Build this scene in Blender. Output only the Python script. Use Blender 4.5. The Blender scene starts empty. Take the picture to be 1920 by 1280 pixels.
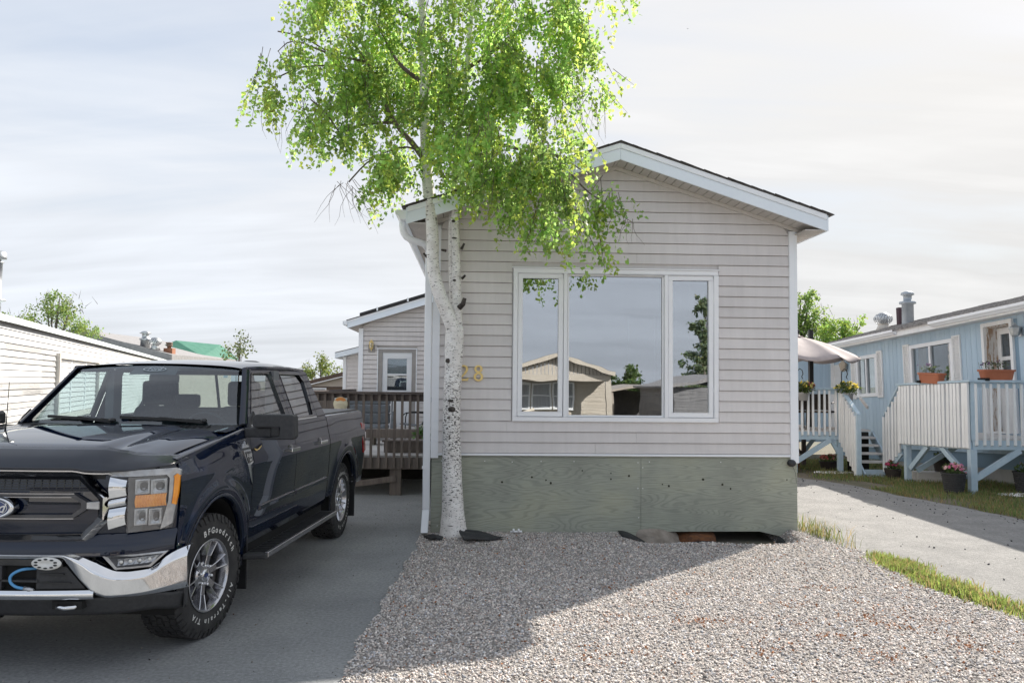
import bpy, bmesh, math, random
import numpy as np
from mathutils import Vector, Matrix

SC = bpy.context.scene
COL = SC.collection
R = math.radians
rnd = random.Random(7)

# ---------------------------------------------------------------- camera
CAM_H = 1.81
PITCH, ROLL = 0.0525, 0.0095
cam_d = bpy.data.cameras.new("camera")
cam_d.sensor_width = 36.0
cam_d.lens = 27.75
cam_d.clip_start = 0.1
cam_d.clip_end = 3000
cam = bpy.data.objects.new("camera", cam_d)
COL.objects.link(cam)
_fw = Vector((0, math.cos(PITCH), math.sin(PITCH)))
_up = Vector((0, -math.sin(PITCH), math.cos(PITCH)))
_rt = Vector((1, 0, 0))
_r2 = math.cos(ROLL) * _rt + math.sin(ROLL) * _up
_u2 = -math.sin(ROLL) * _rt + math.cos(ROLL) * _up
_m = Matrix.Identity(4)
for _i in range(3):
    _m[_i][0] = _r2[_i]; _m[_i][1] = _u2[_i]; _m[_i][2] = -_fw[_i]
_m[0][3] = 0; _m[1][3] = 0; _m[2][3] = CAM_H
cam.matrix_world = _m
SC.camera = cam

# ---------------------------------------------------------------- light
SUN_AZ = R(42.7)      # to the right of the view axis (+Y), behind the house
SUN_EL = R(34.4)
sun_dir = Vector((math.sin(SUN_AZ) * math.cos(SUN_EL), math.cos(SUN_AZ) * math.cos(SUN_EL), math.sin(SUN_EL)))
sd = bpy.data.lights.new("sun", 'SUN')
sd.energy = 3.7
sd.angle = R(0.6)
sd.color = (1.0, 0.93, 0.83)
sun = bpy.data.objects.new("sun", sd)
sun.rotation_euler = sun_dir.to_track_quat('Z', 'Y').to_euler()
COL.objects.link(sun)

world = bpy.data.worlds.new("World")
SC.world = world
world.use_nodes = True
wn = world.node_tree.nodes; wl = world.node_tree.links
wn.clear()
w_out = wn.new('ShaderNodeOutputWorld')
w_bg = wn.new('ShaderNodeBackground')
w_bg.inputs['Strength'].default_value = 0.1
w_sky = wn.new('ShaderNodeTexSky')
w_sky.sky_type = 'NISHITA'
w_sky.sun_disc = False
w_sky.sun_elevation = SUN_EL
w_sky.sun_rotation = SUN_AZ
w_sky.dust_density = 0.6
w_tc = wn.new('ShaderNodeTexCoord')
w_sep = wn.new('ShaderNodeSeparateXYZ')
wl.new(w_tc.outputs['Generated'], w_sep.inputs[0])
def wmath(op, a=None, b=None, c=None):
    n = wn.new('ShaderNodeMath'); n.operation = op
    for i, v in enumerate((a, b, c)):
        if v is None: continue
        if isinstance(v, (int, float)): n.inputs[i].default_value = v
        else: wl.new(v, n.inputs[i])
    return n.outputs[0]
# thin streaky overcast, projected on a high flat layer
zz = wmath('ADD', wmath('MAXIMUM', w_sep.outputs['Z'], 0.0), 0.16)
px = wmath('DIVIDE', w_sep.outputs['X'], zz)
py = wmath('DIVIDE', w_sep.outputs['Y'], zz)
w_cmb = wn.new('ShaderNodeCombineXYZ')
wl.new(px, w_cmb.inputs[0]); wl.new(py, w_cmb.inputs[1])
def wnoise(scale, sx, sy, rot, detail, off=0.0):
    mp = wn.new('ShaderNodeMapping')
    mp.inputs['Scale'].default_value = (sx, sy, 1)
    mp.inputs['Rotation'].default_value = (0, 0, rot)
    mp.inputs['Location'].default_value = (off, off * 0.7, off)
    wl.new(w_cmb.outputs[0], mp.inputs[0])
    nz = wn.new('ShaderNodeTexNoise')
    nz.inputs['Scale'].default_value = scale
    nz.inputs['Detail'].default_value = detail
    nz.inputs['Roughness'].default_value = 0.55
    nz.inputs['Distortion'].default_value = 0.6
    wl.new(mp.outputs[0], nz.inputs['Vector'])
    return nz.outputs['Fac']
n1 = wnoise(0.55, 0.8, 1.8, 0.25, 5, 3.1)
n2 = wnoise(1.6, 0.35, 1.9, 0.35, 7, 1.7)
cl = wmath('ADD', wmath('MULTIPLY', n1, 0.6), wmath('MULTIPLY', n2, 0.4))
w_ramp = wn.new('ShaderNodeMapRange')
w_ramp.inputs['From Min'].default_value = 0.36
w_ramp.inputs['From Max'].default_value = 0.64
w_ramp.inputs['To Min'].default_value = 0.72
w_ramp.inputs['To Max'].default_value = 0.96
wl.new(cl, w_ramp.inputs['Value'])
# nearer the horizon the layer closes up
hz = wmath('POWER', wmath('SUBTRACT', 1.0, wmath('MINIMUM', wmath('MAXIMUM', w_sep.outputs['Z'], 0.0), 1.0)), 4.0)
cov = wmath('MINIMUM', wmath('ADD', w_ramp.outputs[0], wmath('MULTIPLY', hz, 0.30)), 0.985)
# the cloud is whiter and warmer towards the sun
w_dot = wn.new('ShaderNodeVectorMath'); w_dot.operation = 'DOT_PRODUCT'
w_dot.inputs[1].default_value = sun_dir
wl.new(w_tc.outputs['Generated'], w_dot.inputs[0])
sd01 = wmath('MULTIPLY_ADD', w_dot.outputs['Value'], 0.5, 0.5)
w_cc = wn.new('ShaderNodeValToRGB')
w_cc.color_ramp.elements[0].position = 0.1; w_cc.color_ramp.elements[0].color = (0.66, 0.71, 0.79, 1)
w_cc.color_ramp.elements[1].position = 1.0; w_cc.color_ramp.elements[1].color = (0.712, 0.694, 0.668, 1)
e = w_cc.color_ramp.elements.new(0.72); e.color = (0.715, 0.747, 0.80, 1)
e = w_cc.color_ramp.elements.new(0.90); e.color = (0.722, 0.723, 0.730, 1)
wl.new(sd01, w_cc.inputs[0])
w_sc = wn.new('ShaderNodeVectorMath'); w_sc.operation = 'SCALE'
wl.new(w_cc.outputs[0], w_sc.inputs[0])
wl.new(wmath('MULTIPLY_ADD', cl, 4.6, 2.15), w_sc.inputs['Scale'])
w_mix = wn.new('ShaderNodeMix'); w_mix.data_type = 'RGBA'
wl.new(cov, w_mix.inputs['Factor'])
wl.new(w_sky.outputs[0], w_mix.inputs['A'])
wl.new(w_sc.outputs[0], w_mix.inputs['B'])
wl.new(w_mix.outputs['Result'], w_bg.inputs['Color'])
wl.new(w_bg.outputs[0], w_out.inputs[0])

SC.view_settings.view_transform = 'Standard'
SC.view_settings.look = 'None'
SC.view_settings.exposure = 1.36
SC.view_settings.gamma = 1
SC.view_settings.use_curve_mapping = False
SC.cycles.max_bounces = 10
SC.cycles.transparent_max_bounces = 24
SC.cycles.diffuse_bounces = 6
SC.cycles.glossy_bounces = 4
SC.cycles.caustics_reflective = False
SC.cycles.caustics_refractive = False
SC.cycles.sample_clamp_indirect = 6
SC.cycles.use_denoising = True

# ---------------------------------------------------------------- materials
MATS = {}
def mat(name, c1, c2=None, rough=0.6, metal=0.0, spec=0.5, noise=4.0, stretch=(1, 1, 1), detail=6, lo=0.35, hi=0.65,
        bump=0.0, bscale=60.0, bstretch=None, coat=0.0, speck=None, attr=None, rand=0.0, transl=0.0, rvar=0.0, bdist=0.01, grain=None):
    """procedural Principled material: c1/c2 mixed by noise in object space"""
    if name in MATS: return MATS[name]
    m = bpy.data.materials.new(name); m.use_nodes = True
    nt = m.node_tree; N = nt.nodes; L = nt.links
    p = N['Principled BSDF']
    c1 = tuple(c1) + (1,); c2 = tuple(c2) + (1,) if c2 else c1
    tc = N.new('ShaderNodeTexCoord')
    def nz(scale, st, det):
        mp = N.new('ShaderNodeMapping'); mp.inputs['Scale'].default_value = st
        L.new(tc.outputs['Object'], mp.inputs[0])
        t = N.new('ShaderNodeTexNoise'); t.inputs['Scale'].default_value = scale; t.inputs['Detail'].default_value = det
        t.inputs['Roughness'].default_value = 0.6
        L.new(mp.outputs[0], t.inputs['Vector'])
        return t.outputs['Fac']
    f = nz(noise, stretch, detail)
    mr = N.new('ShaderNodeMapRange'); mr.inputs['From Min'].default_value = lo; mr.inputs['From Max'].default_value = hi
    L.new(f, mr.inputs['Value'])
    mx = N.new('ShaderNodeMix'); mx.data_type = 'RGBA'
    mx.inputs['A'].default_value = c1; mx.inputs['B'].default_value = c2
    L.new(mr.outputs[0], mx.inputs['Factor'])
    col = mx.outputs['Result']
    if speck:   # (colour, scale, threshold)
        s = nz(speck[1], (1, 1, 1), 2)
        r2 = N.new('ShaderNodeMapRange'); r2.inputs['From Min'].default_value = speck[2]; r2.inputs['From Max'].default_value = speck[2] + 0.06
        L.new(s, r2.inputs['Value'])
        m2 = N.new('ShaderNodeMix'); m2.data_type = 'RGBA'
        L.new(r2.outputs[0], m2.inputs['Factor']); L.new(col, m2.inputs['A']); m2.inputs['B'].default_value = tuple(speck[0]) + (1,)
        col = m2.outputs['Result']
    if grain:   # (scale, amount, stretch): fine value mottling
        gm = N.new('ShaderNodeMapRange'); gm.inputs['From Min'].default_value = 0.3; gm.inputs['From Max'].default_value = 0.7
        gm.inputs['To Min'].default_value = 1 - grain[1]; gm.inputs['To Max'].default_value = 1 + grain[1]
        L.new(nz(grain[0], grain[2], 10), gm.inputs['Value'])
        gh_ = N.new('ShaderNodeHueSaturation'); L.new(gm.outputs[0], gh_.inputs['Value']); L.new(col, gh_.inputs['Color'])
        col = gh_.outputs['Color']
    if attr:
        at = N.new('ShaderNodeAttribute'); at.attribute_name = attr
        m3 = N.new('ShaderNodeMix'); m3.data_type = 'RGBA'; m3.blend_type = 'MULTIPLY'; m3.inputs['Factor'].default_value = 1
        L.new(col, m3.inputs['A']); L.new(at.outputs['Color'], m3.inputs['B'])
        col = m3.outputs['Result']
    if rand:
        oi = N.new('ShaderNodeObjectInfo')
        hs = N.new('ShaderNodeHueSaturation')
        r3 = N.new('ShaderNodeMapRange'); r3.inputs['To Min'].default_value = 1 - rand; r3.inputs['To Max'].default_value = 1 + rand
        L.new(oi.outputs['Random'], r3.inputs['Value']); L.new(r3.outputs[0], hs.inputs['Value']); L.new(col, hs.inputs['Color'])
        col = hs.outputs['Color']
    L.new(col, p.inputs['Base Color'])
    p.inputs['Roughness'].default_value = rough
    p.inputs['Metallic'].default_value = metal
    p.inputs['Specular IOR Level'].default_value = spec
    p.inputs['Coat Weight'].default_value = coat
    p.inputs['Coat Roughness'].default_value = 0.03
    if rvar:
        r4 = N.new('ShaderNodeMapRange'); r4.inputs['To Min'].default_value = max(0, rough - rvar); r4.inputs['To Max'].default_value = min(1, rough + rvar)
        L.new(f, r4.inputs['Value']); L.new(r4.outputs[0], p.inputs['Roughness'])
    if bump:
        b = N.new('ShaderNodeBump'); b.inputs['Strength'].default_value = bump; b.inputs['Distance'].default_value = bdist
        L.new(nz(bscale, bstretch or (1, 1, 1), 4), b.inputs['Height'])
        L.new(b.outputs[0], p.inputs['Normal'])
    if transl:
        out = N['Material Output']
        tr = N.new('ShaderNodeBsdfTranslucent'); L.new(col, tr.inputs[0])
        hs = N.new('ShaderNodeHueSaturation'); hs.inputs['Value'].default_value = 1.55; hs.inputs['Saturation'].default_value = 1.0; hs.inputs['Hue'].default_value = 0.485
        L.new(col, hs.inputs['Color']); L.new(hs.outputs[0], tr.inputs[0])
        ms = N.new('ShaderNodeMixShader'); ms.inputs[0].default_value = transl
        L.new(p.outputs[0], ms.inputs[1]); L.new(tr.outputs[0], ms.inputs[2]); L.new(ms.outputs[0], out.inputs[0])
    MATS[name] = m
    return m

def glass(name, tint, base_refl=0.08, edge=0.9, rough=0.0, wobble=0.0, wscale=6.0):
    """thin pane: transparent, mirrored more at glancing angles"""
    if name in MATS: return MATS[name]
    m = bpy.data.materials.new(name); m.use_nodes = True
    nt = m.node_tree; N = nt.nodes; L = nt.links
    N.remove(N['Principled BSDF'])
    out = N['Material Output']
    t = N.new('ShaderNodeBsdfTransparent'); t.inputs[0].default_value = tuple(tint) + (1,)
    g = N.new('ShaderNodeBsdfGlossy'); g.inputs['Roughness'].default_value = rough; g.inputs[0].default_value = (0.95, 0.97, 1.0, 1)
    lw = N.new('ShaderNodeLayerWeight'); lw.inputs['Blend'].default_value = 0.5
    pw = N.new('ShaderNodeMath'); pw.operation = 'POWER'; pw.inputs[1].default_value = 4.5; L.new(lw.outputs['Facing'], pw.inputs[0])
    mr = N.new('ShaderNodeMapRange'); mr.inputs['To Min'].default_value = base_refl; mr.inputs['To Max'].default_value = edge
    L.new(pw.outputs[0], mr.inputs['Value'])
    ms = N.new('ShaderNodeMixShader')
    L.new(mr.outputs[0], ms.inputs[0]); L.new(t.outputs[0], ms.inputs[1]); L.new(g.outputs[0], ms.inputs[2])
    if wobble:
        tc = N.new('ShaderNodeTexCoord'); nz = N.new('ShaderNodeTexNoise'); nz.inputs['Scale'].default_value = wscale; nz.inputs['Detail'].default_value = 1
        mp = N.new('ShaderNodeMapping'); mp.inputs['Scale'].default_value = (1, 1, 2.2)
        L.new(tc.outputs['Object'], mp.inputs[0]); L.new(mp.outputs[0], nz.inputs['Vector'])
        b = N.new('ShaderNodeBump'); b.inputs['Strength'].default_value = wobble; b.inputs['Distance'].default_value = 0.004
        L.new(nz.outputs['Fac'], b.inputs['Height']); L.new(b.outputs[0], g.inputs['Normal'])
    L.new(ms.outputs[0], out.inputs[0])
    MATS[name] = m
    return m

# ---------------------------------------------------------------- mesh builder
class MB:
    def __init__(s): s.v = []; s.f = []; s.sm = []
    def face(s, pts, smooth=False):
        i = len(s.v); s.v += [tuple(p) for p in pts]; s.f.append(tuple(range(i, i + len(pts)))); s.sm.append(smooth)
    def hexa(s, p):      # 8 points: bottom 4 ccw, top 4 ccw
        i = len(s.v); s.v += [tuple(q) for q in p]
        for f in ((3, 2, 1, 0), (4, 5, 6, 7), (0, 1, 5, 4), (1, 2, 6, 5), (2, 3, 7, 6), (3, 0, 4, 7)):
            s.f.append(tuple(i + k for k in f)); s.sm.append(False)
        return s
    def box(s, x0, x1, y0, y1, z0, z1):
        if x0 > x1: x0, x1 = x1, x0
        if y0 > y1: y0, y1 = y1, y0
        if z0 > z1: z0, z1 = z1, z0
        return s.hexa([(x0, y0, z0), (x1, y0, z0), (x1, y1, z0), (x0, y1, z0), (x0, y0, z1), (x1, y0, z1), (x1, y1, z1), (x0, y1, z1)])
    def bar(s, a, b, w, h, up=(0, 0, 1)):     # rectangular bar from a to b
        a = Vector(a); b = Vector(b); d = (b - a).normalized(); up = Vector(up)
        if abs(d.dot(up)) > 0.98: up = Vector((1, 0, 0))
        x = d.cross(up).normalized(); y = x.cross(d).normalized()
        x = x * w / 2; y = y * h / 2
        return s.hexa([a - x - y, a + x - y, b + x - y, b - x - y, a - x + y, a + x + y, b + x + y, b - x + y])
    def prism(s, poly, fn0, fn1, smooth=False):   # polygon (list of 2d) mapped by two functions to the two faces
        n = len(poly); i = len(s.v)
        s.v += [tuple(fn0(*q)) for q in poly] + [tuple(fn1(*q)) for q in poly]
        s.f.append(tuple(i + n - 1 - k for k in range(n))); s.sm.append(False)
        s.f.append(tuple(i + n + k for k in range(n))); s.sm.append(False)
        for k in range(n):
            k2 = (k + 1) % n
            s.f.append((i + k, i + k2, i + n + k2, i + n + k)); s.sm.append(smooth)
        return s
    def tube(s, pts, rad, n=8, cap=True, smooth=True, squash=1.0):
        pts = [Vector(p) for p in pts]
        if not hasattr(rad, '__len__'): rad = [rad] * len(pts)
        i0 = len(s.v); prev = None
        for k, p in enumerate(pts):
            d = (pts[min(k + 1, len(pts) - 1)] - pts[max(k - 1, 0)])
            d = d.normalized() if d.length > 1e-9 else Vector((0, 0, 1))
            if prev is None:
                u = Vector((0, 0, 1)) if abs(d.z) < 0.9 else Vector((1, 0, 0))
                x = d.cross(u).normalized()
            else:
                x = (prev - d * prev.dot(d)).normalized()
            prev = x; y = d.cross(x)
            for j in range(n):
                a = 2 * math.pi * j / n
                s.v.append(tuple(p + (x * math.cos(a) + y * math.sin(a) * squash) * rad[k]))
        for k in range(len(pts) - 1):
            for j in range(n):
                j2 = (j + 1) % n
                s.f.append((i0 + k * n + j, i0 + k * n + j2, i0 + (k + 1) * n + j2, i0 + (k + 1) * n + j)); s.sm.append(smooth)
        if cap:
            s.f.append(tuple(i0 + n - 1 - j for j in range(n))); s.sm.append(False)
            e = i0 + (len(pts) - 1) * n
            s.f.append(tuple(e + j for j in range(n))); s.sm.append(False)
        return s
    def lathe(s, prof, n=24, M=None, smooth=True, closed=False):   # prof: (r,z) about z axis, mapped by M
        M = M or Matrix.Identity(4); i0 = len(s.v)
        for r, z in prof:
            for j in range(n):
                a = 2 * math.pi * j / n
                s.v.append(tuple(M @ Vector((r * math.cos(a), r * math.sin(a), z))))
        m = len(prof)
        for k in range(m if closed else m - 1):
            k2 = (k + 1) % m
            for j in range(n):
                j2 = (j + 1) % n
                s.f.append((i0 + k * n + j, i0 + k * n + j2, i0 + k2 * n + j2, i0 + k2 * n + j)); s.sm.append(smooth)
        return s
    def grid(s, fn, nu, nv, smooth=True, flip=False):
        i0 = len(s.v)
        for a in range(nu + 1):
            for b in range(nv + 1):
                s.v.append(tuple(fn(a / nu, b / nv)))
        for a in range(nu):
            for b in range(nv):
                q = (i0 + a * (nv + 1) + b, i0 + (a + 1) * (nv + 1) + b, i0 + (a + 1) * (nv + 1) + b + 1, i0 + a * (nv + 1) + b + 1)
                s.f.append(q[::-1] if flip else q); s.sm.append(smooth)
        return s
    def ball(s, c, rx, ry=None, rz=None, n=10, m=6, smooth=True):
        ry = ry or rx; rz = rz or rx
        c = Vector(c)
        return s.grid(lambda u, v: c + Vector((rx * math.cos(2 * math.pi * u) * math.sin(math.pi * v), ry * math.sin(2 * math.pi * u) * math.sin(math.pi * v), -rz * math.cos(math.pi * v))), n, m, smooth)
    def xform(s, M):
        s.v = [tuple(M @ Vector(q)) for q in s.v]; return s
    def mesh(s, name, m, bevel=0.0, weld=False, seg=1):
        me = bpy.data.meshes.new(name)
        me.from_pydata(s.v, [], s.f)
        me.polygons.foreach_set('use_smooth', s.sm)
        if m: me.materials.append(m)
        if bevel or weld:
            bm = bmesh.new(); bm.from_mesh(me)
            bmesh.ops.remove_doubles(bm, verts=bm.verts, dist=1e-5)
            if bevel:
                ed = [e for e in bm.edges if len(e.link_faces) == 2 and e.calc_face_angle(0) > 0.5]
                bmesh.ops.bevel(bm, geom=ed, offset=bevel, segments=seg, affect='EDGES', profile=0.6)
            bm.to_mesh(me); bm.free()
        me.update()
        return me
    def build(s, name, m, parent=None, bevel=0.0, weld=False, label=None, kind=None, seg=1, solid=0.0, sub=0):
        o = bpy.data.objects.new(name, s.mesh(name, m, bevel, weld or bool(sub), seg))
        COL.objects.link(o)
        if parent: o.parent = parent
        if label: o['label'] = label
        if kind: o['kind'] = kind
        if solid:
            md = o.modifiers.new('solid', 'SOLIDIFY'); md.thickness = abs(solid); md.offset = -1 if solid > 0 else 1
        if sub:
            md = o.modifiers.new('sub', 'SUBSURF'); md.levels = sub; md.render_levels = sub
        return o

def thing(name, label, cat, loc=(0, 0, 0), rot=0.0, group=None):
    o = bpy.data.objects.new(name, None); COL.objects.link(o)
    o.empty_display_size = 0.1
    o.location = loc
    o.rotation_euler = rot if hasattr(rot, '__len__') else (0, 0, rot)
    o['label'] = label; o['category'] = cat
    if group: o['group'] = group
    return o
def tag(o, label, cat, group=None):
    o['label'] = label; o['category'] = cat
    if group: o['group'] = group
    return o
def struct(o): o['kind'] = 'structure'; return o
def stuff(o, label=None):
    o['kind'] = 'stuff'
    if label: o['label'] = label
    return o
def dup(o, parent=None):
    c = o.copy(); COL.objects.link(c)
    if parent: c.parent = parent
    return c

_textcache = {}
def text_mesh(txt, size, ext, m, shear=0.0, space=1.0, name='lettering', offset=0.0):
    cu = bpy.data.curves.new(name, 'FONT')
    cu.body = txt; cu.size = size; cu.extrude = ext; cu.align_x = 'CENTER'; cu.align_y = 'CENTER'; cu.shear = shear; cu.space_character = space
    cu.resolution_u = 3; cu.offset = offset
    t = bpy.data.objects.new(name, cu)
    COL.objects.link(t)
    dg = bpy.context.evaluated_depsgraph_get()
    me = bpy.data.meshes.new_from_object(t.evaluated_get(dg))
    bpy.data.objects.remove(t); bpy.data.curves.remove(cu)
    me.materials.clear(); me.materials.append(m)
    return me
def mesh_obj(name, me, parent=None, M=None):
    o = bpy.data.objects.new(name, me); COL.objects.link(o)
    if parent: o.parent = parent
    if M is not None: o.matrix_local = M
    return o

# siding: courses in a wall frame P(u, out, z)
def plank(mb, P, u0b, u1b, u0t, u1t, z0, z1, o0=0.014, o1=0.003, back=-0.02):
    a = [P(u0b, o0, z0), P(u1b, o0, z0), P(u1b, back, z0), P(u0b, back, z0), P(u0t, o1, z1), P(u1t, o1, z1), P(u1t, back, z1), P(u0t, back, z1)]
    return mb.hexa(a)
def siding(parent, m, P, z0, z1, lap, spans, name='siding_plank', gap=0.006, o0=0.017):
    """spans(za, zb) -> list of (u0 at za, u1 at za, u0 at zb, u1 at zb)"""
    z = z0
    while z < z1 - 0.01:
        zt = min(z + lap, z1)
        for sp in spans(z, zt):
            if sp[1] - sp[0] < 0.02 and sp[3] - sp[2] < 0.02: continue
            plank(MB(), P, *sp, z + gap, zt - 0.001, o0, 0.001).build(name, m, parent)
        z += lap
def sub_spans(full, holes, za, zb):
    """cut holes (u0,u1,z0,z1) out of a rectangular span"""
    out = [list(full)]
    for h in holes:
        if zb <= h[2] + 0.02 or za >= h[3] - 0.02: continue
        nxt = []
        for (a, b) in out:
            if h[1] <= a or h[0] >= b: nxt.append([a, b]); continue
            if h[0] > a: nxt.append([a, h[0]])
            if h[1] < b: nxt.append([h[1], b])
        out = nxt
    return [(a, b, a, b) for a, b in out]
def frame_ring(mb, P, u0, u1, z0, z1, w, o0, o1, wb=None, wt=None):
    """four butted bars round an opening; w side width"""
    wb = w if wb is None else wb; wt = w if wt is None else wt
    def bx(a, b, c, d):
        mb.hexa([P(a, o1, c), P(b, o1, c), P(b, o0, c), P(a, o0, c), P(a, o1, d), P(b, o1, d), P(b, o0, d), P(a, o0, d)])
    bx(u0, u0 + w, z0 + wb, z1 - wt); bx(u1 - w, u1, z0 + wb, z1 - wt); bx(u0, u1, z0, z0 + wb); bx(u0, u1, z1 - wt, z1)
    return mb
def pbox(mb, P, u0, u1, o0, o1, z0, z1):
    mb.hexa([P(u0, o1, z0), P(u1, o1, z0), P(u1, o0, z0), P(u0, o0, z0), P(u0, o1, z1), P(u1, o1, z1), P(u1, o0, z1), P(u0, o0, z1)])
    return mb
# leaves
def leaf_mesh(name, pts, sizes, nrng, m, parent=None, droop=0.5, cols=None, fold=0.25, aspect=0.8, updir=None):
    """many small folded leaves as one mesh; pts (n,3), sizes (n,), cols (n,3) per-leaf colour"""
    pts = np.asarray(pts, float); n = len(pts)
    sizes = np.asarray(sizes, float)
    d = nrng.normal(size=(n, 3)); d[:, 2] -= droop * 1.6
    if updir is not None: d = d * 0.55 + np.asarray(updir)
    d /= np.linalg.norm(d, axis=1)[:, None]
    q = nrng.normal(size=(n, 3)); x = np.cross(d, q); x /= np.linalg.norm(x, axis=1)[:, None]
    nn = np.cross(x, d)
    s = sizes[:, None]
    v = np.empty((n, 4, 3))
    v[:, 0] = pts
    v[:, 1] = pts + d * s * 0.42 + x * s * aspect * 0.5 + nn * s * fold * 0.5
    v[:, 2] = pts + d * s
    v[:, 3] = pts + d * s * 0.42 - x * s * aspect * 0.5 + nn * s * fold * 0.5
    me = bpy.data.meshes.new(name)
    base = np.arange(n)[:, None] * 4
    tri = np.concatenate([base + np.array([0, 1, 2]), base + np.array([0, 2, 3])], axis=1).reshape(-1)
    me.vertices.add(n * 4); me.vertices.foreach_set('co', v.reshape(-1))
    me.loops.add(len(tri)); me.loops.foreach_set('vertex_index', tri.astype(np.int32))
    me.polygons.add(len(tri) // 3); me.polygons.foreach_set('loop_start', np.arange(0, len(tri), 3, dtype=np.int32))
    me.polygons.foreach_set('loop_total', np.full(len(tri) // 3, 3, np.int32))
    if cols is not None:
        at = me.color_attributes.new('tint', 'FLOAT_COLOR', 'POINT')
        c = np.ones((n, 4, 4)); c[:, :, :3] = np.asarray(cols)[:, None, :]
        at.data.foreach_set('color', c.reshape(-1))
    me.materials.append(m); me.update(); me.validate()
    o = bpy.data.objects.new(name, me); COL.objects.link(o)
    if parent: o.parent = parent
    return o
def raw_mesh(name, v, tri, m, parent=None, cols=None, smooth=False):
    me = bpy.data.meshes.new(name)
    v = np.asarray(v, float); tri = np.asarray(tri, np.int32)
    me.vertices.add(len(v)); me.vertices.foreach_set('co', v.reshape(-1))
    me.loops.add(tri.size); me.loops.foreach_set('vertex_index', tri.reshape(-1))
    me.polygons.add(len(tri)); me.polygons.foreach_set('loop_start', np.arange(0, tri.size, 3, dtype=np.int32))
    me.polygons.foreach_set('loop_total', np.full(len(tri), 3, np.int32))
    if smooth: me.polygons.foreach_set('use_smooth', np.ones(len(tri), bool))
    if cols is not None:
        at = me.color_attributes.new('tint', 'FLOAT_COLOR', 'POINT')
        c = np.ones((len(v), 4)); c[:, :3] = cols
        at.data.foreach_set('color', c.reshape(-1))
    me.materials.append(m); me.update()
    o = bpy.data.objects.new(name, me); COL.objects.link(o)
    if parent: o.parent = parent
    return o
# ================================================================ SETTING
nr = np.random.default_rng(11)
def sm(a, b, x):
    t = np.clip((np.asarray(x, float) - a) / (b - a), 0, 1); return t * t * (3 - 2 * t)
M_ground = mat('dirt_ground', (0.13, 0.115, 0.095), (0.09, 0.10, 0.055), 0.95, noise=0.6, bump=0.4, bscale=14)
M_drive = mat('driveway_asphalt', (0.215, 0.225, 0.232), (0.31, 0.318, 0.322), 0.9, noise=1.1, detail=14, lo=0.3, hi=0.7, bump=0.9, bscale=150, bdist=0.008, speck=((0.46, 0.46, 0.45), 60, 0.67), grain=(38, 0.26, (1, 1, 1)))
M_lane = mat('lane_asphalt', (0.205, 0.203, 0.20), (0.262, 0.258, 0.252), 0.95, noise=2.6, detail=14, lo=0.36, hi=0.64, bump=0.9, bscale=90, bdist=0.012, speck=((0.09, 0.09, 0.09), 55, 0.655), grain=(26, 0.22, (1, 1, 1)))
M_street = mat('street_asphalt', (0.26, 0.255, 0.25), (0.35, 0.345, 0.34), 0.92, noise=0.7, detail=8, bump=0.4, bscale=120, bdist=0.006)
M_gravbase = mat('gravel_base', (0.21, 0.19, 0.175), (0.38, 0.355, 0.335), 0.95, noise=70, detail=4, bump=1.0, bscale=55, bdist=0.02)
M_stone = mat('gravel_stone', (0.90, 0.87, 0.865), (1.0, 0.98, 0.97), 0.85, noise=60, attr='tint')
M_fabric_black = mat('landscape_fabric', (0.018, 0.02, 0.023), (0.035, 0.037, 0.04), 0.7, noise=9, bump=0.4, bscale=300)

def sheet(name, poly, z, m):
    mb = MB(); mb.face([(x, y, z) for x, y in poly]); return struct(mb.build(name, m))
struct(MB().grid(lambda u, v: (-1500 + 3000 * u, -1500 + 3000 * v, -0.10), 1, 1, False).build('ground', M_ground))
sheet('street', [(-120, -9), (120, -9), (120, 1.6), (-120, 1.6)], -0.012, M_street)
# gravel edge towards the driveway and towards the lane
EDGE_R = [(-2, 6.5), (1.5, 5.6), (4, 4.75), (5.5, 4.35), (6.44, 4.11), (7.0, 3.95), (7.56, 3.88), (8.47, 3.86), (9.25, 3.79), (10.1, 3.66), (11.5, 3.56), (30, 3.0)]
def edge_r(y): return np.interp(y, [e[0] for e in EDGE_R], [e[1] for e in EDGE_R])
def edge_l(y): return -1.015 + 0.018 * np.sin(np.asarray(y) * 5.3) + 0.012 * np.sin(np.asarray(y) * 13.1 + 1)
mb = MB()
mb.grid(lambda u, v: ((-9.5 + v * (9.5 + 1.5 - 1.0 + 0.55)) if v < 1 else float(edge_l(1.5 + u * 21) + 0.03), 1.5 + u * 21, 0.0), 60, 6, False)
struct(mb.build('driveway', M_drive))
LANE_R = [(1.5, 9.6), (4, 8.9), (8, 7.9), (11.05, 7.12), (12.07, 6.81), (13.19, 6.56), (13.96, 6.39), (15.06, 6.08), (15.7, 5.75), (18, 5.6), (24, 5.4)]
def lane_r(y): return np.interp(y, [e[0] for e in LANE_R], [e[1] for e in LANE_R]) + 0.05 * np.sin(np.asarray(y) * 2.7) + 0.03 * np.sin(np.asarray(y) * 7.9)
def lane_pt(u, v):
    y = 1.5 + u * 22.5
    a, b = float(edge_r(y)) - 0.10, float(lane_r(y))
    return (a + (b - a) * v, y, -0.004)
struct(MB().grid(lane_pt, 80, 6, False).build('lane', M_lane))
# yard soil beside the blue house
struct(MB().grid(lambda u, v: (float(lane_r(1.5 + u * 22.5)) - 0.12 + v * 9, 1.5 + u * 22.5, -0.012), 60, 4, False).build('yard_soil', mat('yard_soil', (0.17, 0.14, 0.105), (0.10, 0.10, 0.06), 0.95, noise=1.8, detail=8, bump=0.8, bscale=40, bdist=0.02)))

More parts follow.
